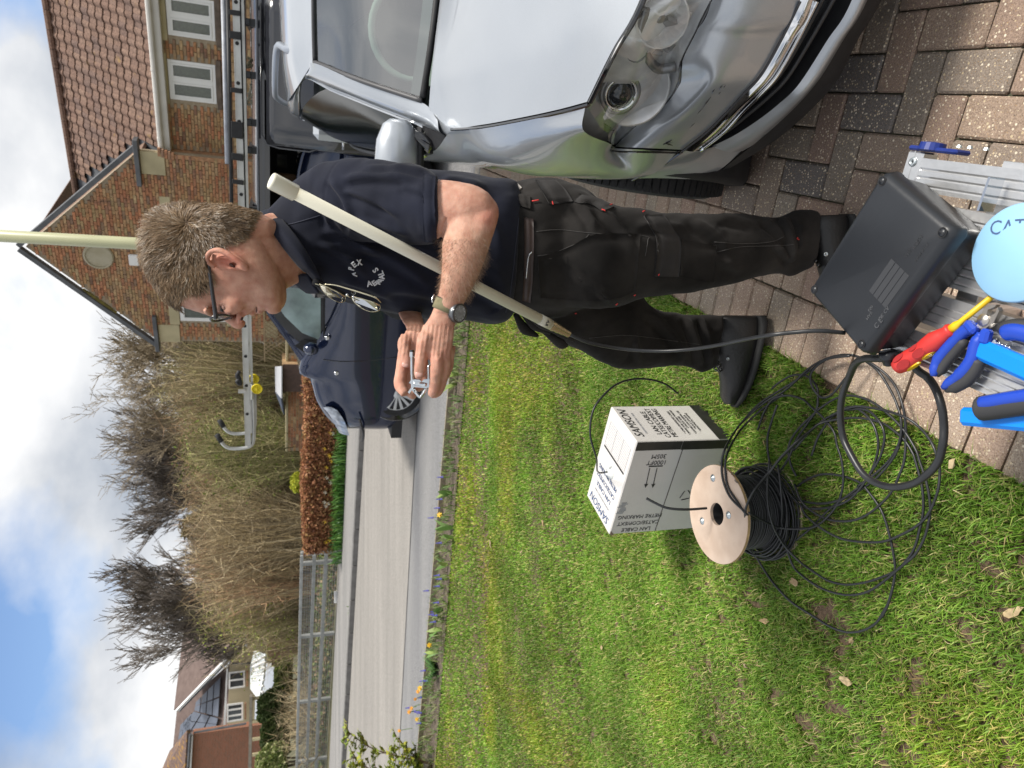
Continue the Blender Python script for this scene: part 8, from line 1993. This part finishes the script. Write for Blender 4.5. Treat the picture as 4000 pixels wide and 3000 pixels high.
def shirt_disp(co, nr):
    X, Y, z = pxarr(co); d = .0040 * vnoise(co, 9, 2, 2) + .0020 * vnoise(co, 26, 4, 2); near = z < 1.60
    f = np.zeros(len(co))
    for q in ((1330, 700, 1640, 700, 16, .0065, 10), (1345, 740, 1560, 850, 14, .0065, 14), (1290, 700, 1380, 900, 13, .006, 18), (1400, 860, 1600, 930, 12, .005, 8), (1250, 760, 1290, 900, 12, .005, 6), (1560, 720, 1690, 770, 14, .004, 6),
              (1260, 900, 1480, 1000, 15, .0065, 14), (1240, 950, 1440, 1090, 16, .006, 16), (1300, 940, 1520, 990, 14, .006, -10), (1400, 960, 1700, 1130, 20, .007, 20), (1480, 1130, 1780, 1180, 22, .006, 16), (1560, 960, 1760, 1010, 18, .006, 12), (1330, 1090, 1560, 1190, 18, .006, 12),
              (1800, 720, 1960, 1000, 24, .007, 30), (1760, 1000, 1980, 1100, 22, .007, 20), (1850, 1120, 1990, 1220, 20, .006, 14), (1420, 660, 1700, 676, 10, .004, 4), (1720, 700, 1900, 740, 18, .006, 8)):
        f += fold(X, Y, *q)
    d += f * near
    # creases where the trunk bends, hem curls
    d += .003 * np.sin((X - 1900) * .035 + Y * .006) * np.clip((X - 1800) / 150, 0, 1)
    d -= .0022 * np.exp(-((Y - (946 - .0 * X)) / 14) ** 2) * 0
    d -= .0016 * np.exp(-((X - 1653) / 3.5) ** 2) * (Y < 960) * near
    # sleeve seam round the shoulder
    sm = np.sqrt(((X - 1420) / 1.0) ** 2 + ((Y - 800) / 1.0) ** 2)
    d -= .0018 * np.exp(-((X - (1268 + .0035 * (Y - 760) ** 2)) / 4) ** 2) * (Y > 640) * (Y < 900) * near
    return co + nr * d[:, None]
shirt = finish_remesh('polo_shirt', sh_.vf, M_SHIRT, man, .0050, 6, .5, shirt_disp)
def bvh_of(o):
    me = o.data; b = base_of(man); V = [v.co + b for v in me.vertices]; return BVHTree.FromPolygons(V, [tuple(p.vertices) for p in me.polygons])
BS = bvh_of(shirt)
def cast(X, Y, bvh, dflt=1.4):
    r = Vector(ray(X, Y)).normalized(); h, n, i, d = bvh.ray_cast(CAMP, r)
    if h is None: return PD(X, Y, dflt), -r
    if n.dot(r) > 0: n = -n
    return h, n
def overlay(name, left, right, bvh, m, par, nu=14, nv=6, off=.002, thick=.002, dflt=1.4):
    """cloth piece laid on a garment between two edges given in the photograph."""
    Lp = [Vector((p[0], p[1], 0)) for p in left]; Rp = [Vector((p[0], p[1], 0)) for p in right]; Ls = spline(Lp, nu); Rs = spline(Rp, nu); V = []; F = []; V2 = []
    for j in range(nv):
        for i in range(nu):
            q = Ls[i].lerp(Rs[i], j / (nv - 1)); h, n = cast(q.x, q.y, bvh, dflt); e = .4 if (j in (0, nv - 1) or i in (0, nu - 1)) else 1
            V.append(h + n * (off + thick) * e + n * .0008); V2.append(h - n * .001)
    k = nu * nv; V += V2
    for j in range(nv - 1):
        for i in range(nu - 1): a_ = j * nu + i; F.append((a_, a_ + 1, a_ + nu + 1, a_ + nu))
    rim_ = [i for i in range(nu)] + [j * nu + nu - 1 for j in range(1, nv)] + [(nv - 1) * nu + i for i in range(nu - 2, -1, -1)] + [j * nu for j in range(nv - 2, 0, -1)]
    for a_, b2 in zip(rim_, rim_[1:] + rim_[:1]): F.append((a_, b2, b2 + k, a_ + k))
    return obj(name, (V, F), m, par, True)
def seam(name, pts, bvh, m, par, r=.0008, off=.0006, n=30):
    Q = spline([Vector((p[0], p[1], 0)) for p in pts], n); P = []
    for q in Q: h, nn = cast(q.x, q.y, bvh); P.append(h + nn * off)
    return obj(name, tube(P, r, 5), m, par, True)
# collar
def cpts(L_): return [PD(*p) for p in L_]
col_in = cpts([(1003, 862, 1.47), (1002, 842, 1.425), (1022, 858, 1.385), (1059, 904, 1.352), (1113, 980, 1.342), (1172, 1050, 1.352), (1203, 1072, 1.375), (1216, 1092, 1.41)])
col_md = cpts([(1025, 845, 1.49), (1028, 822, 1.44), (1055, 848, 1.385), (1092, 892, 1.346), (1145, 965, 1.328), (1200, 1040, 1.333), (1236, 1088, 1.362), (1245, 1118, 1.40)])
col_out = cpts([(1062, 840, 1.51), (1066, 812, 1.46), (1095, 845, 1.395), (1128, 884, 1.356), (1178, 950, 1.338), (1228, 1035, 1.343), (1258, 1098, 1.368), (1262, 1140, 1.41)])
cv = patch([col_in, col_md, col_out], 40, 12); collar = obj('collar', cv, M_SHIRT, shirt, True); md = collar.modifiers.new('t', 'SOLIDIFY'); md.thickness = .004
cv = patch([cpts([(1160, 1078, 1.42), (1180, 1068, 1.40), (1205, 1070, 1.39)]), cpts([(1156, 1105, 1.45), (1190, 1110, 1.43), (1225, 1105, 1.40)]), cpts([(1200, 1140, 1.47), (1218, 1142, 1.45), (1250, 1140, 1.42)])], 12, 10)
o = obj('collar', cv, M_SHIRT, shirt, True); md = o.modifiers.new('t', 'SOLIDIFY'); md.thickness = .004
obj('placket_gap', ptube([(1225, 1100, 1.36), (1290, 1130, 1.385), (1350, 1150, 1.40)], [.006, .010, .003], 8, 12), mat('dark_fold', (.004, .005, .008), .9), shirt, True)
M_STITCH = mat('navy_stitch', (.030, .034, .055), .8)
seam('yoke_seam', [(1110, 880), (1150, 872), (1225, 850), (1250, 842)], BS, M_STITCH, shirt, .0010)
overlay('sleeve_band', [(1656, 680), (1652, 760), (1655, 860), (1660, 940)], [(1699, 692), (1697, 770), (1699, 860), (1703, 944)], BS, M_SHIRT, shirt, 18, 5, .0022, .002)
seam('hem_seam', [(2026, 850), (2015, 950), (2005, 1050), (1992, 1150), (1975, 1220)], BS, M_STITCH, shirt, .0008)
obj('button', lathe(PD(1382, 1140, 1.395), -VIEW, [(.006, 0), (.0058, .002), (.004, .0022), (.0038, .001), (0, .001)], 16), M_BLKG, shirt, True)
# embroidery
M_EMBR = mat('white_thread', (.62, .65, .70), .8, var=.15, scale=300)
def letter(ch, X, Y, ang, size=.0165):
    h, n = cast(X, Y, BS); up = (RIGHT * math.sin(ang) + UPV * math.cos(ang)); up = (up - n * up.dot(n)).normalized(); rd = up.cross(n)
    return text_vf(ch, size, h + n * .0016, rd, up, .0009, bold=True)
emb = []
for ch, X, Y, an in (('A', 1384, 1069, -.15), ('P', 1374, 1048, .25), ('E', 1382, 1034, .85), ('X', 1402, 1027, 1.25)): emb.append(letter(ch, X, Y, an))
for ch, X, Y, an in (('A', 1442, 1108, 1.2), ('E', 1461, 1106, .95), ('R', 1478, 1101, .60), ('I', 1488, 1092, .30), ('A', 1492, 1080, .05), ('L', 1487, 1066, -.25), ('S', 1467, 1054, -.6)): emb.append(letter(ch, X, Y, an))
for e_1 in emb: obj('embroidered_letter', e_1, M_EMBR, shirt)
# ---- trousers
M_TRS = mat('black_work_cloth', (.007, .0066, .0066), .88, scale=8, col2=(.032, .029, .027), bump=.5, bscale=1100, bdist=.0006, sheen=.04, spec=.15, detail=7)
tr_ = MB()
tr_.add(rl([((1975, 745), (1975, 1222), 1.72, .145), ((2050, 716), (2045, 1228), 1.735, .158), ((2130, 702), (2120, 1238), 1.75, .165), ((2210, 712), (2195, 1235), 1.775, .160), ((2290, 745), (2280, 1205), 1.79, .14), ((2350, 790), (2340, 1180), 1.80, .11)], 40, 2.3))
tr_.add(rl([((2180, 706), (2200, 1190), 1.715, .10), ((2310, 762), (2340, 1203), 1.715, .105), ((2420, 806), (2430, 1190), 1.74, .100), ((2510, 818), (2510, 1166), 1.765, .093), ((2620, 836), (2630, 1148), 1.81, .087), ((2740, 840), (2760, 1126), 1.86, .080), ((2850, 836), (2880, 1098), 1.905, .074), ((2950, 840), (2960, 1078), 1.945, .070), ((3030, 848), (3032, 1066), 1.975, .068), ((3095, 822), (3085, 1080), 2.0, .069), ((3165, 824), (3140, 1058), 2.02, .066), ((3205, 832), (3180, 1040), 2.03, .060)], 34, 2.15))
tr_.add(rl([((2130, 900), (2080, 1240), 1.86, .10), ((2200, 960), (2150, 1308), 1.88, .10), ((2290, 1030), (2270, 1368), 1.92, .095), ((2390, 1090), (2380, 1426), 1.97, .088), ((2487, 1140), (2480, 1440), 2.03, .080), ((2540, 1198), (2570, 1435), 2.09, .075), ((2610, 1220), (2640, 1430), 2.15, .070), ((2690, 1230), (2700, 1440), 2.21, .067), ((2770, 1230), (2745, 1462), 2.26, .066), ((2830, 1232), (2805, 1432), 2.30, .060)], 34, 2.15))
def trs_disp(co, nr):
    X, Y, z = pxarr(co); d = .0050 * vnoise(co, 7, 12, 2) + .0032 * vnoise(co, 20, 14, 2) + .0012 * vnoise(co, 55, 16, 2); f = np.zeros(len(co)); near = z < 1.95
    for q in ((2330, 800, 2480, 1000, 16, .008, 16), (2250, 780, 2330, 900, 16, .007, 10), (2160, 1000, 2420, 1120, 20, .007, 24), (2200, 1050, 2400, 1180, 16, .007, 12), (2480, 880, 2700, 900, 16, .006, 8), (2700, 860, 2860, 1000, 18, .007, 16), (2720, 1000, 2900, 1060, 16, .006, 8), (2800, 850, 2960, 880, 14, .006, 6),
              (2980, 850, 3080, 960, 12, .009, 8), (3050, 830, 3100, 1040, 11, .010, 8), (3110, 830, 3150, 1050, 9, .010, 6), (3020, 960, 3120, 1060, 12, .008, 6)): f += fold(X, Y, *q) * near
    for q in ((2300, 1150, 2480, 1400, 18, .008, 16), (2420, 1200, 2500, 1420, 14, .008, 8), (2520, 1210, 2680, 1400, 16, .008, 12), (2680, 1240, 2740, 1430, 12, .010, 8), (2740, 1240, 2780, 1440, 9, .010, 6)): f += fold(X, Y, *q) * (~near)
    return co + nr * (d + f)[:, None]
trs = finish_remesh('work_trousers', tr_.vf, M_TRS, man, .0065, 4, .5, trs_disp)
BT_ = bvh_of(trs)
M_TRS2 = mat('faded_black_cloth', (.017, .016, .016), .9, scale=14, col2=(.034, .031, .030), bump=.5, bscale=1000, bdist=.0006, detail=7)
M_TSEAM = mat('grey_seam', (.055, .052, .05), .8); M_REDT = mat('red_tack', (.60, .04, .035), .6)
overlay('pocket_flap', [(2092, 708), (2116, 748), (2146, 800)], [(2168, 706), (2208, 745), (2238, 790)], BT_, M_TRS2, trs, 12, 6, .004, .003, 1.7)
overlay('holster_flap', [(2246, 792), (2300, 800), (2352, 826)], [(2262, 760), (2330, 782), (2398, 812)], BT_, M_TRS2, trs, 12, 5, .004, .003, 1.7)
overlay('cargo_flap', [(2514, 845), (2560, 925), (2562, 1000), (2556, 1080)], [(2590, 842), (2650, 930), (2656, 1000), (2648, 1080)], BT_, M_TRS2, trs, 16, 7, .004, .003, 1.8)
overlay('side_pocket', [(2100, 1005), (2220, 968), (2300, 925), (2380, 912), (2500, 915)], [(2110, 1160), (2230, 1170), (2330, 1172), (2420, 1160), (2480, 1135)], BT_, M_TRS, trs, 18, 8, .0025, .002, 1.75)
overlay('cargo_pocket', [(2660, 935), (2700, 945), (2760, 955), (2800, 958)], [(2655, 1075), (2700, 1085), (2750, 1095), (2785, 1100)], BT_, M_TRS, trs, 12, 6, .0025, .002, 1.85)
overlay('belt', [(2046, 850), (2048, 950), (2046, 1060), (2040, 1170)], [(2082, 856), (2084, 950), (2082, 1060), (2072, 1180)], BT_, mat('brown_belt', (.030, .016, .013), .5, var=.2), trs, 18, 4, .003, .003, 1.6)
overlay('belt_loop', [(2022, 765), (2024, 790), (2040, 812)], [(2070, 770), (2072, 795), (2070, 818)], BT_, M_TRS, trs, 8, 4, .006, .006, 1.7)
overlay('tail_of_vest', [(1992, 722), (2010, 728), (2030, 745)], [(2008, 716), (2026, 724), (2040, 738)], BT_, mat('grey_vest', (.30, .28, .26), .9), trs, 8, 4, .004, .003, 1.7)
for L_ in ([(2095, 905), (2180, 898), (2300, 910), (2500, 925)], [(2100, 1000), (2161, 990), (2221, 965), (2275, 942), (2302, 915)], [(2520, 1000), (2530, 940), (2524, 925), (2400, 912)], [(2790, 945), (2900, 952), (3010, 945), (3060, 925)], [(2800, 985), (2890, 965), (3040, 960), (3100, 955)], [(2520, 850), (2561, 925)], [(2596, 850), (2652, 932)], [(2420, 930), (2420, 1120)], [(2300, 1320), (2450, 1310), (2620, 1330), (2760, 1350)]):
    seam('seam', L_, BT_, M_TSEAM, trs, .0009)
for (X0, Y0, X1, Y1) in ((2078, 790, 2104, 786), (2153, 790, 2157, 802), (2350, 822, 2364, 826), (2378, 806, 2388, 803), (2507, 832, 2515, 828), (2567, 1076, 2572, 1066), (2472, 1151, 2478, 1147), (2402, 1186, 2410, 1180), (3110, 930, 3120, 936), (2243, 1219, 2248, 1221)):
    seam('bar_tack', [(X0, Y0), ((X0 + X1) / 2, (Y0 + Y1) / 2), (X1, Y1)], BT_, M_REDT, trs, .0016, .0045, 5)
seam('wire_clip', [(2054, 1085), (2058, 1040), (2064, 1000), (2076, 985)], BT_, M_CHR, trs, .0015, .006, 14)
obj('stain', ell(2472, 966, 1.655, .006, .003, .002), mat('dried_glue', (.16, .12, .08), .8), trs)
# holster pockets hanging at the front
for q in ([(2012, 1225, 1.74), (2050, 1285, 1.76), (2100, 1312, 1.78)], [(2035, 1215, 1.73), (2090, 1270, 1.75), (2150, 1300, 1.77)], [(2120, 1290, 1.77), (2190, 1342, 1.80), (2215, 1350, 1.81)], [(2100, 1240, 1.74), (2160, 1280, 1.77), (2240, 1330, 1.81)], [(2060, 1230, 1.72), (2120, 1265, 1.74), (2200, 1305, 1.77)]):
    obj('tool_loop', ptube(q, [.006, .014, .005], 8, 12), M_TRS, trs, True)
# ---- boots
M_BOOT = mat('black_leather', (.013, .0125, .0125), .42, var=.25, scale=14, bump=.5, bscale=120, bdist=.002)
M_SOLE = mat('rubber_sole', (.018, .018, .018), .7, var=.2, scale=30)
def boot(st, sole, lab):
    b = obj('boot', rl(st, 26, 2.5), M_BOOT, man, True); sd = obj('sole', rl(sole, 22, 3.2), M_SOLE, b, True); return b
b1 = boot([((2830, 1231), (2930, 1232), 2.34, .018), ((2800, 1237), (2960, 1239), 2.34, .034), ((2790, 1262), (2972, 1262), 2.345, .042), ((2775, 1310), (2966, 1316), 2.35, .045), ((2782, 1370), (2950, 1382), 2.37, .046), ((2803, 1430), (2930, 1440), 2.39, .048), ((2815, 1490), (2908, 1500), 2.41, .050), ((2818, 1545), (2884, 1552), 2.43, .046), ((2832, 1578), (2868, 1582), 2.44, .030)],
          [((2945, 1232), (2985, 1232), 2.34, .036), ((2948, 1260), (2988, 1262), 2.345, .047), ((2946, 1320), (2976, 1322), 2.35, .049), ((2932, 1380), (2962, 1384), 2.37, .050), ((2915, 1440), (2946, 1444), 2.39, .053), ((2895, 1500), (2924, 1504), 2.41, .054), ((2870, 1555), (2898, 1560), 2.43, .048), ((2858, 1588), (2876, 1592), 2.44, .028)], 'far')
b2 = boot([((3170, 842), (3305, 838), 2.03, .034), ((3160, 870), (3312, 868), 2.03, .042), ((3165, 930), (3308, 935), 2.03, .045), ((3185, 1000), (3298, 1005), 2.03, .047), ((3210, 1070), (3285, 1075), 2.03, .050), ((3222, 1120), (3272, 1125), 2.03, .044)],
          [((3290, 836), (3326, 836), 2.03, .038), ((3296, 870), (3332, 870), 2.03, .047), ((3294, 940), (3326, 940), 2.03, .049), ((3284, 1010), (3314, 1010), 2.03, .052), ((3272, 1080), (3300, 1080), 2.03, .054), ((3262, 1130), (3285, 1130), 2.03, .045)], 'near')
for k in range(4):
    obj('lace', ptube([(2800 + k * 6, 1398 + k * 14, 2.33), (2793 + k * 6, 1404 + k * 14, 2.35), (2799 + k * 6, 1410 + k * 14, 2.40)], [.003, .003, .003], 6, 8), M_BLKG, b1, True)
    obj('lace', ptube([(3172 + k * 9, 985 + k * 16, 1.985), (3166 + k * 9, 992 + k * 16, 2.0), (3172 + k * 9, 996 + k * 16, 2.05)], [.003, .003, .003], 6, 8), M_BLKG, b2, True)
obj('lace_bow', tube(spline([PD(2803, 1425, 2.32), PD(2790, 1440, 2.32), PD(2812, 1452, 2.32), PD(2800, 1430, 2.31), PD(2818, 1420, 2.32)], 20), .0026, 5), M_BLKG, b1, True)
obj('eyelet', lathe(PD(2843, 1402, 2.325), -VIEW, [(.005, 0), (.005, .002), (.003, .002), (.0025, 0)], 12), M_ZINC, b1, True)
obj('eyelet', lathe(PD(3226, 993, 1.975), -VIEW, [(.006, 0), (.006, .002), (.0035, .002), (.003, 0)], 12), M_ZINC, b2, True)
# ---- glasses on his face
M_FRM = mat('black_frame', (.012, .012, .016), .25, coat=.5, var=.1); M_GLS = glass_mat('spectacle_glass', (.93, .95, .95), alpha=.05)
gl_ = thing('glasses', 'black framed glasses worn by the man', 'glasses', PD(850, 1200, 1.3))
for s in (-1, 1):
    obj('temple', ptube([(824, 985, HDd + s * .083), (812, 1012, HDd + s * .086), (819, 1060, HDd + s * .082), (828, 1130, HDd + s * .075), (838, 1200, HDd + s * .070), (845, 1236, HDd + s * .066)], [.0030, .0034, .0032, .0036, .0040, .0046], 8, 24), M_FRM, gl_, True)
    cc = PD(866, 1239, HDd + s * .035); ax_ = (-UPV * .96 + RIGHT * .28); loop_ = [cc + ax_ * (.0165 * math.copysign(abs(math.cos(t)) ** .7, math.cos(t))) + VIEW * (.0265 * math.copysign(abs(math.sin(t)) ** .7, math.sin(t))) - RIGHT * (.003 * (1 - abs(math.sin(t)))) for t in [2 * PI * k / 28 for k in range(28)]]
    obj('rim', tube(loop_, .0023, 6, closed=True), M_FRM, gl_, True); obj('lens', (loop_, [tuple(range(28))]), M_GLS, gl_)
    obj('hinge_block', ell(843, 1240, HDd + s * .064, .0045, .0040, .0035), M_FRM, gl_, True)
obj('bridge', tube([PD(858, 1243, HDd - .010), PD(854, 1247, HDd), PD(858, 1243, HDd + .010)], .0016, 6), M_FRM, gl_, True)
obj('ear_hook', ptube([(826, 975, de - .002), (842, 960, de + .004), (868, 948, de + .012)], [.0040, .0048, .003], 8, 12), M_FRM, gl_, True)
# ---- second pair hanging from the placket
rg = thing('reading_glasses', 'rimless reading glasses hooked in the open front of the navy shirt', 'glasses', PD(1360, 1140, 1.38))
M_GLD = mat('gold_wire', (.55, .50, .36), .25, metal=.9, var=.05); M_MIR = glass_mat('coated_lens', (.75, .78, .86), alpha=.75, rough=.04)
def hang(X0, Y0, X1, Y1, d0, d1, par):
    a = PD(X0, Y0, d0); b = PD(X1, Y1, d1); c = (a + b) / 2; h = (b - a) / 2; m_ = (-RIGHT * .020 + UPV * -.006 - VIEW * .004)
    loop_ = [c + h * math.cos(t) + m_ * (math.sin(t) * (.98 if math.sin(t) > 0 else .15)) - VIEW * .003 * math.sin(t) ** 2 + VIEW * .002 for t in [2 * PI * k / 26 for k in range(26)]]
    obj('lens', (loop_, [tuple(range(26))]), M_MIR, par); obj('brow_wire', tube([p - RIGHT * -.001 for p in [c + h * -1, c + h * -.3 + RIGHT * .002, c + h * .4 + RIGHT * .002, c + h]], .0011, 6), M_GLD, par, True)
    obj('rim', tube(loop_, .0006, 5, closed=True), M_GLD, par)
hang(1248, 1112, 1348, 1160, 1.355, 1.375, rg); hang(1372, 1160, 1484, 1194, 1.375, 1.385, rg)
obj('bridge', ptube([(1348, 1156, 1.37), (1358, 1156, 1.365), (1366, 1161, 1.368), (1374, 1160, 1.375)], [.0011, .0011, .0011, .0011], 6, 10), M_GLD, rg, True)
for X, Y in ((1355, 1150), (1380, 1158)): obj('nose_pad', ell(X, Y, 1.365, .0028, .0022, .0020), M_CHR, rg, True)
obj('temple', ptube([(1264, 1110, 1.36), (1310, 1114, 1.355), (1360, 1128, 1.355), (1420, 1146, 1.355), (1468, 1163, 1.36), (1488, 1182, 1.375)], [.0010, .0014, .0016, .0016, .0016, .0010], 7, 24), M_GLD, rg, True)
obj('temple_tip', ptube([(1231, 1108, 1.35), (1246, 1113, 1.352)], [.001, .001], 5, 4), M_GLD, rg)
# ---- watch
wa = thing('wrist_watch', 'watch with olive fabric strap on the man\'s left wrist', 'watch', PD(1755, 1210, 1.28))
M_OLV = mat('olive_canvas', (.20, .18, .10), .85, var=.15, scale=40, bump=.4, bscale=500, bdist=.001)
def band(name, sts, m, par, n=36):
    R_ = [ring(A, B, d, t, n, 2.2) for A, B, d, t in sts]; V = [p for r in R_ for p in r]; F = []
    for i in range(len(R_) - 1):
        for k in range(n): F.append((i * n + k, i * n + (k + 1) % n, (i + 1) * n + (k + 1) % n, (i + 1) * n + k))
    o = obj(name, (V, F), m, par, True); md = o.modifiers.new('t', 'SOLIDIFY'); md.thickness = .0022; md.offset = 1; return o
band('strap', [((1705, 1158), (1806, 1196), DA - .001, .0300), ((1697, 1178), (1795, 1218), DA, .0285), ((1689, 1198), (1784, 1240), DA, .0275)], M_OLV, wa)
band('strap_edge', [((1706, 1155), (1808, 1192), DA - .001, .0296), ((1705, 1158), (1806, 1196), DA - .001, .0302)], M_BLKP, wa)
wn = (-UPV * .74 - RIGHT * .22 - VIEW * .62).normalized(); wcn = PD(1786, 1222, DA - .014)
M_GUN = mat('gunmetal', (.16, .17, .18), .35, metal=.8, var=.1)
obj('case', lathe(wcn, wn, [(.017, -.006), (.0185, -.002), (.0185, .004), (.0175, .006), (.0162, .0064)], 32), M_GUN, wa, True)
obj('bezel', lathe(wcn + wn * .0055, wn, [(.0178, 0), (.0176, .002), (.0158, .0026), (.0150, .001)], 32), M_BLKG, wa, True)
obj('dial', lathe(wcn + wn * .0055, wn, [(.0150, 0), (.0150, .0012), (0, .0014)], 32), mat('dial_grey', (.22, .23, .24), .25, var=.3, scale=160, coat=1), wa)
for k in range(12):
    e = (wn.cross(VIEW)).normalized(); f_ = wn.cross(e); an = k * PI / 6; p = wcn + wn * .0071 + (e * math.cos(an) + f_ * math.sin(an)) * .012; obj('hour_mark', box(p, (.0012, .0012, .0004)), M_WPVC, wa)
obj('lug', ptube([(1752, 1236, DA - .022), (1768, 1232, DA - .022)], [.004, .005], 8, 4), M_BLKG, wa); obj('buckle', ptube([(1696, 1150, DA + .006), (1688, 1168, DA + .004), (1690, 1182, DA + .004)], [.0016, .0016, .0016], 6, 8), M_CHR, wa, True)
# ---- clamp in his hands
cp_ = thing('mast_clamp', 'zinc plated U-bolt clamp held in the man\'s hands', 'clamp', PD(1645, 1500, 1.31))
M_ZN = mat('bright_zinc', (.66, .70, .72), .16, metal=1.0, var=.12, scale=60); DC = 1.312
obj('u_bolt', ptube([(1609, 1382, DC), (1610, 1440, DC), (1611, 1500, DC), (1613, 1518, DC), (1626, 1535, DC - .004), (1640, 1550, DC - .006), (1650, 1542, DC - .005), (1664, 1520, DC - .002), (1674, 1500, DC), (1676, 1470, DC), (1675, 1425, DC + .004)], [.0030] * 11, 10, 60), M_ZN, cp_, True)
for k in range(18): obj('thread', ptube([(1609.2, 1392 + k * 4, DC), (1609.3, 1394 + k * 4, DC)], [.0033, .0033], 10, 3), M_ZN, cp_)
pl_ = [(1598, 1496), (1606, 1484), (1622, 1482), (1640, 1484), (1648, 1492), (1656, 1481), (1682, 1482), (1684, 1512), (1664, 1516), (1618, 1512), (1610, 1502)]
obj('saddle', poly_prism([PD(X, Y, DC - .006) for X, Y in pl_], .0022, -VIEW), M_ZN, cp_)
obj('saddle_trough', ptube([(1616, 1498, DC - .006), (1640, 1500, DC - .007), (1668, 1503, DC - .006)], [.0042, .0046, .0042], 10, 8), M_ZN, cp_, True)
obj('wing_nut', poly_prism([PD(X, Y, DC - .007) for X, Y in ((1594, 1532), (1600, 1538), (1622, 1506), (1616, 1500))], .003, -VIEW), M_ZN, cp_)
obj('wing_nut', poly_prism([PD(X, Y, DC - .007) for X, Y in ((1674, 1520), (1680, 1538), (1686, 1508), (1680, 1502))], .003, -VIEW), M_ZN, cp_)
obj('nut', lathe(PD(1609, 1388, DC), UPV * 0 - RIGHT, [(.0052, -.006), (.0052, .002), (.0046, .003)], 6), M_ZN, cp_)
obj('nut', lathe(PD(1676, 1486, DC), -RIGHT, [(.0052, -.003), (.0052, .003)], 6), mat('blue_zinc', (.30, .48, .62), .2, metal=.9), cp_)
obj('rod_sleeve', ptube([(1609, 1368, DC + .002), (1609, 1386, DC + .001)], [.0040, .0040], 8, 4), M_BLKG, cp_)
